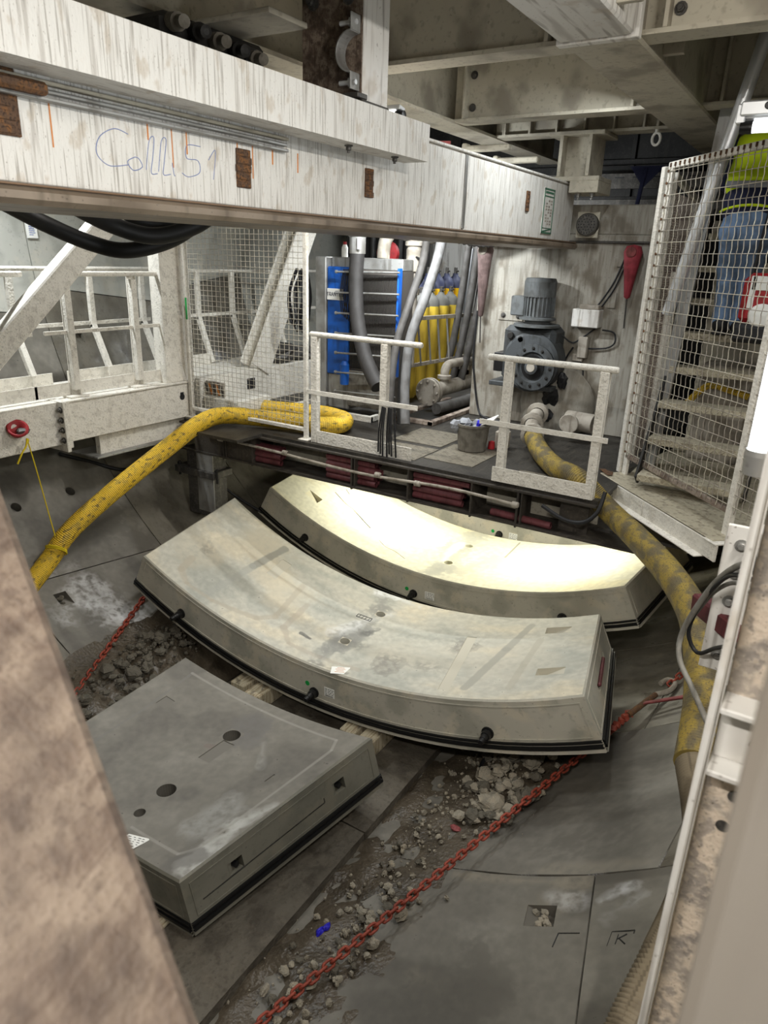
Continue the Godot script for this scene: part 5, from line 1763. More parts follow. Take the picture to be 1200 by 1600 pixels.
	b = MB.new()
	b.box(Transform3D(Basis(V(0.3, 0.2, 1).normalized(), 0.5), V(-2.62, 0.31, -6.12)), V(0.16, 0.012, 0.18), 0.002)
	tag(put(b, "white_board", M.white), "folded white cardboard leaning out of the bucket", "cardboard")
	b = MB.new()
	b.lathe(V(-2.64, 0.002, -6.28), Vector3.UP, [Vector2(0.001, 0), Vector2(0.035, 0), Vector2(0.03, 0.07), Vector2(0.001, 0.08)], 10)
	tag(put(b, "red_cup", M.red), "small red cup on the deck beside the bucket", "cup")
	b = MB.new()
	b.bx(V(-2.62, 0.0, -6.3), V(-2.50, 0.18, -6.42), 0.012)
	tag(put(b, "grease_can", M.pipe), "grey can standing behind the bucket", "can")

	# dark equipment further back
	t = thing("bulkhead", "dark framed steel bulkhead far behind the tank under the ceiling", "bulkhead", V(-3.0, 2.2, -9.9))
	b = MB.new()
	b.bx(V(-6.3, 2.3, -9.8), V(0.6, 3.8, -9.9), 0.0)
	put(b, "panel", M.steel_dark, t)
	for i in 7:
		b = MB.new()
		b.bx(V(-5.0 + i * 0.8, 2.3, -9.75), V(-4.94 + i * 0.8, 3.6, -9.8), 0.004)
		put(b, "stiffener", M.steel_dark, t)
	b = MB.new()
	b.bx(V(-6.3, 2.9, -9.7), V(0.6, 2.96, -9.8), 0.004)
	put(b, "ledge", M.steel_dark, t)
	t = thing("cable_tray", "dark perforated cable tray behind the hanger bracket", "cable tray", V(-2.0, 2.4, -8.9))
	for y in [2.28, 2.55]:
		b = MB.new()
		b.bx(V(-3.4, y, -8.85), V(-0.6, y + 0.16, -8.87), 0.003)
		put(b, "side", M.steel, t)
	b = MB.new()
	for i in 14:
		b.bx(V(-3.3 + i * 0.2, 2.66, -8.845), V(-3.2 + i * 0.2, 2.675, -8.85), 0.0)
	stuff(put(b, "slots", M.plastic, t))
	b = MB.new()
	b.bx(V(-3.4, 2.44, -8.86), V(-0.6, 2.47, -9.2), 0.003)
	put(b, "floor", M.steel_dark, t)
	t = thing("rag_strip", "black torn cloth strip hanging before the cable tray", "cloth", V(-1.95, 2.1, -7.9))
	b = MB.new()
	b.tube(curve([V(-1.96, 2.66, -8.0), V(-1.97, 2.5, -7.95), V(-1.98, 2.35, -7.93), V(-2.0, 2.12, -7.92)], 0.04), 0.022, 7)
	b.tri(V(-2.12, 2.68, -8.0), V(-1.78, 2.68, -8.0), V(-1.96, 2.48, -7.96), V(0, 0, 1), V(0, 0, 1), V(0, 0, 1))
	b.tri(V(-2.12, 2.68, -8.02), V(-1.78, 2.68, -8.02), V(-1.96, 2.48, -7.98), V(0, 0, -1), V(0, 0, -1), V(0, 0, -1))
	put(b, "strip", M.navy, t)
	# back wall of panels seen between the bottles and the tank
	t = thing("switch_cabinet", "pale cabinets with pipework brightly lit beyond the gas bottles", "cabinet", V(-4.9, 0, -10.6))
	b = MB.new()
	b.bx(V(-6.6, 0.0, -10.8), V(-4.85, 2.2, -11.1), 0.01)
	b.bx(V(-4.83, 0.0, -10.8), V(-3.6, 2.2, -11.1), 0.01)
	put(b, "body", M.white, t)
	for i in 6:
		b = MB.new()
		b.rod(V(-5.2 + i * 0.2, 0.3 + 0.3 * (i % 3), -10.7), V(-5.1 + i * 0.2, 1.9, -10.7), 0.03, 8)
		put(b, "pipe", M.steel_dark if i % 2 else M.alu, t)
	for i in 5:
		b = MB.new()
		b.rock(V(-4.9 + i * 0.11, 0.4 + i * 0.25, -10.65), V(0.08, 0.08, 0.05), rng, 8)
		put(b, "valve", M.steel_dark if i % 2 else M.sticker, t)
	t = thing("dark_backing_unit", "dark backing with hoses in the shadow beyond the gallery mesh", "machine", V(-5.9, 0, -9.7))
	b = MB.new()
	b.bx(V(-6.6, 0.0, -9.4), V(-5.3, 2.2, -9.7), 0.01)
	put(b, "body", M.dark_tone, t)  # dark backing put where the space beyond the mesh looks dark
	for i in 6:
		b = MB.new()
		b.tube(curve([V(-6.0 + i * 0.16, 2.4, -9.2), V(-5.95 + i * 0.15, 1.6, -9.15 + 0.05 * (i % 3)), V(-6.05 + i * 0.17, 0.6, -9.2)], 0.1), 0.04, 8)
		put(b, "hose", M.steel_dark, t)
	b = MB.new()
	b.lathe(V(-5.35, 1.78, -8.6), V(0.3, 0, 1), [Vector2(0.001, 0.06), Vector2(0.14, 0.05), Vector2(0.16, 0.0), Vector2(0.001, -0.02)], 20)
	tag(put(b, "red_disc", M.red), "round red disc in the dark left of the blue cooler", "disc")


func gas_bottle(p: Vector3, r: float, h: float, body: Material, cap: Material, label: String) -> void:
	var t := thing("gas_bottle", label, "gas bottle", p, "yellow gas bottles in the rack")
	var b := MB.new()
	b.lathe(p, Vector3.UP, [Vector2(0.001, 0), Vector2(r * 0.9, 0), Vector2(r, 0.03), Vector2(r, h * 0.86)], 22, true)
	put(b, "cylinder", body, t)
	b = MB.new()
	b.lathe(p + V(0, h * 0.86, 0), Vector3.UP, [Vector2(r, 0), Vector2(r * 0.93, h * 0.045), Vector2(r * 0.7, h * 0.085), Vector2(r * 0.36, h * 0.11), Vector2(r * 0.33, h * 0.13)], 22, true)
	var sh := put(b, "shoulder", cap, t)
	b = MB.new()
	b.disc(p + V(0, h * 0.985, 0), Vector3.UP, r * 0.22, h * 0.06, 10, 0.006)
	b.rod(p + V(0, h * 1.01, 0), p + V(r * 0.5, h * 1.01, r * 0.3), r * 0.12, 8)
	put(b, "valve", M.steel, sh)


func text3d(s: String, p: Vector3, size: float, m: Material, parent: Node3D, basis := Basis()) -> void:
	var tm := TextMesh.new()
	var f := SystemFont.new()
	f.font_names = PackedStringArray(["Droid Sans"])
	tm.font = f
	tm.text = s
	tm.font_size = 32
	tm.pixel_size = size / 32.0
	tm.depth = 0.002
	var o := MeshInstance3D.new()
	o.name = "lettering"
	o.mesh = tm
	o.material_override = m
	parent.add_child(o, true)
	o.transform = Transform3D(basis, p - origin_of(parent))


# ---------------------------------------------------------------- mesh cage, stairs, climber
func cage_and_stairs() -> void:
	var a := V(-1.39, 0.0, -6.29)
	var e := V(-0.36, 0.0, -5.16)
	var d := (e - a).normalized()
	var n := V(d.z, 0, -d.x)          # towards the camera side
	if n.z < 0: n = -n
	var b := MB.new()
	# edge channel of the step platform
	var t := thing("platform_edge", "white angle-iron edge of the checker-plate platform under the mesh cage", "platform edge", V(-0.9, -0.14, -5.6))
	var pa := V(-1.52, -0.075, -6.12)
	var pb := V(-0.42, -0.075, -4.98)
	for q in [[pa, pa.lerp(pb, 0.46)], [pa.lerp(pb, 0.463), pa.lerp(pb, 0.96)]]:
		b = MB.new()
		b.bar(q[0], q[1], 0.012, 0.13)
		b.bar(q[0] + n * 0.03 - V(0, 0.065, 0), q[1] + n * 0.03 - V(0, 0.065, 0), 0.09, 0.01)
		put(b, "angle", M.spatter, t)
	b = MB.new()
	b.bar(pa.lerp(pb, 0.95), pb + d * 0.06, 0.02, 0.12)
	b.bar(pa.lerp(pb, 0.95) + V(0, 0.066, 0) - n * 0.06, pb + d * 0.06 + V(0, 0.066, 0) - n * 0.06, 0.16, 0.012)
	put(b, "end_plate", M.spatter, t)
	t = thing("platform_plate", "rusty worn checker plate at the foot of the mesh cage", "plate", V(-0.9, 0, -5.7))
	b = MB.new()
	b.bar(pa - n * 0.13 + V(0, 0.075, 0), pb - n * 0.13 + V(0, 0.075, 0), 0.26, 0.012)
	put(b, "plate", M.check, t)
	for i in 4:
		b = MB.new()
		b.bar(pa + V(0.02, 0.086 + i * 0.002, -0.06) - d * 0.04, pa + V(0.02, 0.086 + i * 0.002, -0.06) + d * (0.06 + 0.03 * i) + n * (0.02 * i - 0.04), 0.05, 0.005)
		put(b, "rust_flake", M.rust, t)
	b = MB.new()
	b.bx(V(-1.42, -0.33, -5.55), V(-0.45, -0.30, -6.3), 0.003)
	tag(put(b, "under_plate", M.steel), "dark steel plate under the cage platform", "plate")

	# front screen
	var cage := thing("cage_screen", "tall crimped wire cage screen in a white frame before the climbing person", "mesh cage", V(-0.9, 0.0, -5.7))
	var top0 := 2.49
	b = MB.new()
	b.bar(a, V(a.x, 2.47, a.z), 0.05, 0.05, n, 0.005)
	put(b, "post", M.spatter, cage)
	b = MB.new()
	b.bar(a + d * 0.09, V(a.x, 2.47, a.z) + d * 0.09, 0.06, 0.03, n, 0.004)
	put(b, "post", M.spatter, cage)
	b = MB.new()
	b.bar(e + V(0, 0.0, 0), V(e.x, 2.5, e.z), 0.055, 0.05, n, 0.005)
	put(b, "post", M.spatter, cage)
	b = MB.new()
	b.bar(V(a.x, 2.47, a.z) + d * 0.06, V(e.x, 2.50, e.z) + d * 0.5, 0.035, 0.05, Vector3.UP, 0.004)
	put(b, "top_rail", M.spatter, cage)
	b = MB.new()
	b.bar(V(a.x, 0.17, a.z) + d * 0.08, V(e.x, 0.17, e.z), 0.03, 0.04, Vector3.UP, 0.004)
	put(b, "bottom_rail", M.brown, cage)
	var L := (e - a).length()
	var nx := 23
	for i in nx + 1:
		var s := 0.10 + (L - 0.10 - 0.02) * i / nx
		var p := a + d * s
		b = MB.new()
		var pts := []
		for j in 54:
			var y := 0.17 + 2.31 * j / 53.0
			pts.append(V(p.x, y, p.z) + d * (0.005 * (1 if (j % 2) else -1)) + n * 0.02)
		b.tube(pts, 0.0033, 5)
		put(b, "wire", M.pipe if i % 3 else M.ceil, cage)
		b = MB.new()
		b.box(Transform3D(Basis(d, Vector3.UP, n), V(p.x, 2.47 + 0.03 * s / L, p.z) + n * 0.022), V(0.014, 0.03, 0.012), 0.003)
		put(b, "wire_end", M.rust, cage)
	# the screen goes on past the right post
	for i in 6:
		var p := e + d * (0.06 + 0.065 * i)
		b = MB.new()
		var pts := []
		for j in 54:
			pts.append(V(p.x, 0.17 + 2.31 * j / 53.0, p.z) + d * (0.005 * (1 if (j % 2) else -1)) + n * 0.02)
		b.tube(pts, 0.0033, 5)
		put(b, "wire", M.pipe, cage)
	for j in 27:
		var y := 0.21 + 2.22 * j / 26.0
		b = MB.new()
		b.rod(V(a.x, y, a.z) + d * 0.09 + n * 0.02, V(e.x, y + 0.01, e.z) + d * 0.42 + n * 0.02, 0.003, 5)
		put(b, "wire", M.pipe if j % 2 else M.ceil, cage)
		b = MB.new()
		b.disc(V(a.x, y, a.z) + d * 0.09 + n * 0.026, n, 0.011, 0.006, 8)
		put(b, "rivet", M.rust, cage)
	# side screen of expanded metal
	var side := thing("cage_screen", "narrow rust-stained side screen of expanded metal behind the cage", "mesh cage", V(-1.36, 0.0, -6.6))
	b = MB.new()
	b.bar(V(-1.34, 0.1, -6.42), V(-1.34, 2.42, -6.42), 0.05, 0.05)
	put(b, "post", M.spatter, side)
	b = MB.new()
	b.bar(V(-1.30, 0.1, -7.3), V(-1.30, 2.3, -7.3), 0.06, 0.07)
	put(b, "post", M.spatter, side)
	b = MB.new()
	b.bar(V(-1.34, 2.42, -6.42), V(-1.30, 2.3, -7.3), 0.04, 0.05)
	put(b, "top_rail", M.spatter, side)
	b = MB.new()
	for i in 60:
		for s in [-1, 1]:
			var y0 := 0.05 + i * 0.04
			var y1: float = y0 + s * 0.9
			var p0 := V(-1.335, y0, -6.44)
			var p1 := V(-1.305, y1, -7.28)
			var k0 := 0.0
			var k1 := 1.0
			if y1 > 2.3: k1 = (2.3 - y0) / (y1 - y0)
			if y1 < 0.1: k1 = (0.1 - y0) / (y1 - y0)
			if k1 > 0.02: b.tube([p0.lerp(p1, k0), p0.lerp(p1, k1)], 0.003, 4, false)
	stuff(put(b, "expanded_mesh", M.brown, side))

	# stairs
	var st := thing("staircase", "steep dusty steel staircase with checker treads behind the cage", "stairs", V(-0.8, 0.0, -6.4))
	var steps := [[0.14, -5.80], [0.41, -6.0], [0.68, -6.2], [0.95, -6.4], [1.22, -6.6], [1.49, -6.8], [1.76, -7.0], [2.03, -7.2]]
	for s in steps:
		b = MB.new()
		b.bx(V(-1.14, s[0] - 0.012, s[1]), V(-0.36, s[0], s[1] - 0.20), 0.003)
		b.bx(V(-1.14, s[0] - 0.055, s[1] + 0.004), V(-0.36, s[0], s[1] - 0.008), 0.003)
		put(b, "tread", M.check, st)
	for x in [-1.16, -0.34]:
		b = MB.new()
		b.bar(V(x, 0.06, -5.90), V(x, 2.2, -7.46), 0.02, 0.14, Vector3.UP, 0.003)
		put(b, "stringer", M.steel_dark, st)
	var hr := thing("handrail", "shiny pale tube handrail slanting up along the stairs inside the cage", "handrail", V(-1.1, 1.3, -6.1))
	b = MB.new()
	b.lathe(V(-1.165, 1.38, -6.08), V(0.32, 1.62, 0.12), [Vector2(0.001, 0), Vector2(0.04, 0.004), Vector2(0.046, 0.012), Vector2(0.046, 1.9), Vector2(0.001, 1.9)], 16)
	put(b, "tube", M.alu, hr)
	t = thing("stair_post", "grey steel post standing beside the stairs inside the cage", "post", V(-1.0, 0.0, -6.4))
	b = MB.new()
	b.sweep(V(-1.17, 0.0, -6.35), V(-1.05, 2.88, -6.45), [Vector2(-0.05, -0.03), Vector2(0.05, -0.03), Vector2(0.05, -0.022), Vector2(-0.042, -0.022), Vector2(-0.042, 0.03), Vector2(-0.05, 0.03)], V(0, 0, 1))
	put(b, "post", M.galv, t)
	b = MB.new()
	b.bx(V(-1.28, 0.0, -6.55), V(-1.20, 1.7, -6.75), 0.006)
	tag(put(b, "steel_stanchion", M.spatter), "pale stanchion behind the expanded metal side screen", "post")
	# lamp carrier top right
	t = thing("profile_frame", "aluminium profile frame with black knobs holding the small lamp top right", "frame", V(-0.4, 2.6, -4.9))
	b = MB.new()
	b.bx(V(-0.72, 2.555, -4.86), V(0.3, 2.63, -4.94), 0.008)
	b.bx(V(-0.74, 2.52, -4.88), V(-0.69, 2.62, -4.96), 0.006)
	put(b, "profile", M.alu, t)
	for x in [-0.58, -0.50]:
		b = MB.new()
		b.disc(V(x, 2.60, -4.862), V(0, 0, 1), 0.02, 0.012, 14, 0.004)
		put(b, "knob", M.plastic, t)
	b = MB.new()
	b.bx(V(-0.6, 1.8, -7.75), V(0.4, 2.7, -7.8), 0.0)
	b.bx(V(-1.1, 0.0, -7.75), V(0.4, 1.8, -7.8), 0.0)
	tag(put(b, "rear_panel", M.ceil), "dusty panel behind the stairs", "panel")
	t = thing("stored_crate", "pale box with dark slots under the stairs", "box", V(-0.8, 0, -7.2))
	b = MB.new()
	b.bx(V(-1.0, 0.0, -7.2), V(-0.55, 0.9, -7.6), 0.01)
	put(b, "body", M.pipe, t)
	b = MB.new()
	b.tube(curve([V(-1.05, 0.55, -7.1), V(-0.9, 0.72, -7.1), V(-0.7, 0.7, -7.1), V(-0.55, 0.66, -7.1)], 0.05), 0.03, 8)
	tag(put(b, "short_hose", M.yellow_hose), "short yellow hose behind the stair treads", "hose")
	# shoulder bag on the stairs
	t = thing("tool_bag", "red and white tool bag with dark base on the stairs beside the climber", "bag", V(-0.5, 1.25, -6.25))
	b = MB.new()
	b.bx(V(-0.66, 1.35, -6.05), V(-0.30, 1.72, -6.30), 0.05)
	put(b, "body", M.red, t)
	b = MB.new()
	b.bx(V(-0.60, 1.60, -6.04), V(-0.34, 1.70, -6.06), 0.004)
	b.bx(V(-0.61, 1.47, -6.04), V(-0.57, 1.70, -6.06), 0.004)
	b.lathe(V(-0.5, 1.42, -6.05), V(0, 0, 1), [Vector2(0.001, 0.03), Vector2(0.07, 0.02), Vector2(0.09, 0.0), Vector2(0.001, -0.01)], 16)
	put(b, "white_panel", M.sticker, t)
	b = MB.new()
	b.bx(V(-0.68, 1.22, -6.02), V(-0.28, 1.36, -6.32), 0.03)
	put(b, "base", M.boot, t)
	b = MB.new()
	b.tube(curve([V(-0.62, 1.70, -6.17), V(-0.60, 2.1, -6.22), V(-0.57, 2.5, -6.36), V(-0.50, 2.66, -6.48), V(-0.42, 2.4, -6.38), V(-0.34, 1.70, -6.17)], 0.05), 0.014, 8)
	put(b, "strap", M.boot, t)
	person()


# signed distance meshing: tapered capsules [a, b, ra, rb] joined by a smooth minimum, surface nets
func nets(mb: MB, bones: Array, h: float, k: float) -> void:
	var lo := Vector3.ONE * 1e9
	var hi := Vector3.ONE * -1e9
	for q in bones:
		for j in 2:
			var r: Vector3 = Vector3.ONE * (q[2 + j] + h * 2.0)
			lo = lo.min(q[j] - r)
			hi = hi.max(q[j] + r)
	var nx := int(ceil((hi.x - lo.x) / h)) + 1
	var ny := int(ceil((hi.y - lo.y) / h)) + 1
	var nzz := int(ceil((hi.z - lo.z) / h)) + 1
	var f := PackedFloat32Array()
	f.resize(nx * ny * nzz)
	f.fill(1.0)
	for q in bones:
		var a: Vector3 = q[0]
		var ba: Vector3 = q[1] - a
		var l2 := maxf(ba.length_squared(), 1e-9)
		var rm: float = maxf(q[2], q[3]) + h * 2.0 + k
		var c0 := ((a.min(q[1]) - Vector3.ONE * rm - lo) / h).floor()
		var c1 := ((a.max(q[1]) + Vector3.ONE * rm - lo) / h).ceil()
		for z in range(maxi(0, int(c0.z)), mini(nzz, int(c1.z) + 1)):
			for y in range(maxi(0, int(c0.y)), mini(ny, int(c1.y) + 1)):
				var i := (z * ny + y) * nx
				for x in range(maxi(0, int(c0.x)), mini(nx, int(c1.x) + 1)):
					var p := lo + Vector3(x, y, z) * h
					var s := clampf((p - a).dot(ba) / l2, 0.0, 1.0)
					var dd: float = (p - a - ba * s).length() - lerpf(q[2], q[3], s)
					var o := f[i + x]
					var m := maxf(k - absf(o - dd), 0.0) / k
					f[i + x] = minf(o, dd) - m * m * k * 0.25
	var idx := {}
	var pts := []
	for z in nzz - 1:
		for y in ny - 1:
			for x in nx - 1:
				var i := (z * ny + y) * nx + x
				var vals := [f[i], f[i + 1], f[i + nx], f[i + nx + 1], f[i + nx * ny], f[i + nx * ny + 1], f[i + nx * ny + nx], f[i + nx * ny + nx + 1]]
				var neg := 0
				for q in vals:
					if q < 0.0: neg += 1
				if neg == 0 or neg == 8: continue
				var sum := Vector3.ZERO
				var cnt := 0
				for ed in [[0, 1], [2, 3], [4, 5], [6, 7], [0, 2], [1, 3], [4, 6], [5, 7], [0, 4], [1, 5], [2, 6], [3, 7]]:
					var va: float = vals[ed[0]]
					var vb: float = vals[ed[1]]
					if (va < 0.0) != (vb < 0.0):
						var s := va / (va - vb)
						var pa := Vector3(ed[0] & 1, (ed[0] >> 1) & 1, ed[0] >> 2)
						var pb := Vector3(ed[1] & 1, (ed[1] >> 1) & 1, ed[1] >> 2)
						sum += pa.lerp(pb, s)
						cnt += 1
				idx[i] = pts.size()
				pts.append(lo + (Vector3(x, y, z) + sum / cnt) * h)
	var nrm := []
	nrm.resize(pts.size())
	nrm.fill(Vector3.ZERO)
	var tris := []
	var st := [1, nx, nx * ny]
	for i in idx:
		for ax in 3:
			var o: int = st[ax]
			if (f[i] < 0.0) == (f[i + o] < 0.0): continue
			var u: int = st[(ax + 1) % 3]
			var w: int = st[(ax + 2) % 3]
			if not (idx.has(i - u) and idx.has(i - w) and idx.has(i - u - w)): continue
			var q := [idx[i], idx[i - u], idx[i - u - w], idx[i - w]]
			var out := Vector3.ZERO
			out[ax] = 1.0 if f[i] < 0.0 else -1.0
			for tr in [[q[0], q[1], q[2]], [q[0], q[2], q[3]]]:
				var g: Vector3 = (pts[tr[1]] - pts[tr[0]]).cross(pts[tr[2]] - pts[tr[0]])
				if g.dot(out) < 0.0: g = -g
				for c in tr: nrm[c] += g
				tris.append(tr)
	for tr in tris:
		mb.tri(pts[tr[0]], pts[tr[1]], pts[tr[2]], nrm[tr[0]].normalized(), nrm[tr[1]].normalized(), nrm[tr[2]].normalized())


func person() -> void:
	var hip := V(-0.74, 2.10, -6.45)
	var t := thing("person", "person in jeans and yellow hi-vis vest seen from behind, climbing the stairs inside the cage", "person", V(-0.76, 1.22, -6.6))
	var hl := hip + V(-0.09, 0, 0)
	var hr := hip + V(0.09, 0, 0)
	var kl := V(-0.85, 1.76, -6.58)
	var kr := V(-0.69, 1.77, -6.61)
	var al := V(-0.83, 1.392, -6.66)
	var ar := V(-0.70, 1.392, -6.70)
	var chest := hip + V(0.02, 0.42, -0.10)
	var neck := chest + V(0.0, 0.17, -0.06)
	var sl := chest + V(-0.19, 0.10, -0.02)
	var sr := chest + V(0.19, 0.10, -0.02)
	var el := sl + V(-0.07, -0.24, -0.12)
	var er := sr + V(0.07, -0.22, -0.14)
	var wl := el + V(0.03, -0.04, -0.24)
	var wr := er + V(-0.03, 0.0, -0.25)
	var head := neck + V(0, 0.17, -0.05)
	# body: head, neck, arms, hands and trunk as one surface
	var bones := [[hip + V(0, 0.05, 0), chest, 0.12, 0.13], [chest, neck, 0.12, 0.06], [neck, head, 0.055, 0.06], [head + V(0, -0.02, 0), head + V(0, 0.04, -0.01), 0.085, 0.09], [head + V(0, -0.07, -0.06), head + V(0, -0.03, -0.05), 0.045, 0.055], [head + V(0, -0.005, -0.10), head + V(0, -0.025, -0.115), 0.012, 0.016],
		[head + V(-0.092, 0.0, 0), head + V(-0.094, 0.03, 0.01), 0.014, 0.016], [head + V(0.092, 0.0, 0), head + V(0.094, 0.03, 0.01), 0.014, 0.016],
		[sl, el, 0.055, 0.042], [el, wl, 0.042, 0.028], [sr, er, 0.055, 0.042], [er, wr, 0.042, 0.028], [hl, kl, 0.08, 0.055], [hr, kr, 0.08, 0.055], [kl, al, 0.052, 0.04], [kr, ar, 0.052, 0.04]]
	for s in [[wl, -1.0], [wr, 1.0]]:
		var w: Vector3 = s[0]
		bones.append([w, w + V(0, 0.0, -0.08), 0.028, 0.034])
		for i in 4:
			var o := w + V((i - 1.5) * 0.02, 0.005, -0.095)
			bones.append([o, o + V(0, -0.01, -0.04), 0.0095, 0.009])
			bones.append([o + V(0, -0.01, -0.04), o + V(0, -0.045, -0.045), 0.009, 0.008])
		bones.append([w + V(-s[1] * 0.03, 0, -0.04), w + V(-s[1] * 0.055, -0.02, -0.09), 0.011, 0.009])
	var b := MB.new()
	nets(b, bones, 0.013, 0.02)
	put(b, "body", M.skin, t)
	# jeans
	b = MB.new()
	nets(b, [[hip + V(-0.06, 0.03, 0.01), hip + V(0.06, 0.03, 0.01), 0.135, 0.135], [hip + V(-0.07, -0.08, 0.03), hip + V(0.07, -0.08, 0.03), 0.13, 0.13], [hl + V(0, -0.1, 0.0), kl, 0.115, 0.083], [hr + V(0, -0.1, 0.0), kr, 0.115, 0.083], [kl, al + V(0, -0.06, 0.02), 0.08, 0.072], [kr, ar + V(0, -0.06, 0.02), 0.08, 0.072], [al + V(0, 0.0, 0.02), al + V(0, -0.05, 0.03), 0.074, 0.078], [ar + V(0, 0.0, 0.02), ar + V(0, -0.05, 0.03), 0.074, 0.078]], 0.016, 0.035)
	var jn := put(b, "jeans", M.jeans, t)
	b = MB.new()
	b.bx(hip + V(-0.16, -0.06, 0.135), hip + V(-0.06, -0.16, 0.165), 0.01)
	put(b, "back_pocket", M.jeans, jn)
	# navy shirt hem and belt, then the vest
	b = MB.new()
	nets(b, [[hip + V(-0.07, 0.13, 0.0), hip + V(0.07, 0.13, 0.0), 0.145, 0.145], [hip + V(-0.07, 0.06, 0.0), hip + V(0.07, 0.06, 0.0), 0.142, 0.142], [sl, el + V(0, 0, -0.02), 0.078, 0.062], [sr, er + V(0, 0, -0.02), 0.078, 0.062], [el, wl, 0.06, 0.045], [er, wr, 0.06, 0.045]], 0.018, 0.03)
	put(b, "navy_shirt", M.navy, t)
	b = MB.new()
	var ring := []
	for i in 25:
		var a := TAU * i / 24.0
		ring.append(hip + V(cos(a) * 0.225, 0.075 - 0.02 * cos(a * 2.0), sin(a) * 0.16))
	b.tube(ring, 0.010, 6, false)
	put(b, "belt_cord", M.hivis, t)
	b = MB.new()
	nets(b, [[hip + V(-0.08, 0.26, -0.03), chest + V(-0.08, 0.02, 0), 0.15, 0.15], [hip + V(0.08, 0.26, -0.03), chest + V(0.08, 0.02, 0), 0.15, 0.15], [sl + V(0.04, 0, 0), sr + V(-0.04, 0, 0), 0.10, 0.10]], 0.018, 0.04)
	var vs := put(b, "vest", M.hivis, t)
	b = MB.new()
	b.box(Transform3D(Basis(Vector3.RIGHT, -0.22), hip + V(0.0, 0.24, 0.125)), V(0.40, 0.05, 0.02), 0.008)
	put(b, "reflective_band", M.grey_cloth, vs)
	# helmet, eyes and mouth
	b = MB.new()
	b.lathe(head + V(0, 0.035, 0), Vector3.UP, [Vector2(0.135, 0.0), Vector2(0.112, 0.008), Vector2(0.108, 0.04), Vector2(0.09, 0.08), Vector2(0.05, 0.108), Vector2(0.001, 0.115)], 22, true)
	put(b, "helmet", M.blue, t)
	for s in [-1, 1]:
		b = MB.new()
		b.lathe(head + V(s * 0.032, 0.0, -0.085), V(0, 0, -1), [Vector2(0.012, 0), Vector2(0.008, 0.006), Vector2(0.001, 0.008)], 10)
		put(b, "eye", M.sticker, t)
	b = MB.new()
	b.bar(head + V(-0.022, -0.062, -0.108), head + V(0.022, -0.062, -0.108), 0.006, 0.006)
	put(b, "mouth", M.red_dusty, t)
	# boots
	for q in [al, ar]:
		b = MB.new()
		nets(b, [[q + V(0, -0.02, 0.03), q + V(0, -0.09, 0.05), 0.062, 0.066], [q + V(0, -0.095, 0.07), q + V(0, -0.10, -0.12), 0.055, 0.048]], 0.014, 0.03)
		b.bx(q + V(-0.052, -0.17, 0.13), q + V(0.052, -0.14, -0.17), 0.012)
		put(b, "boot", M.boot, t)


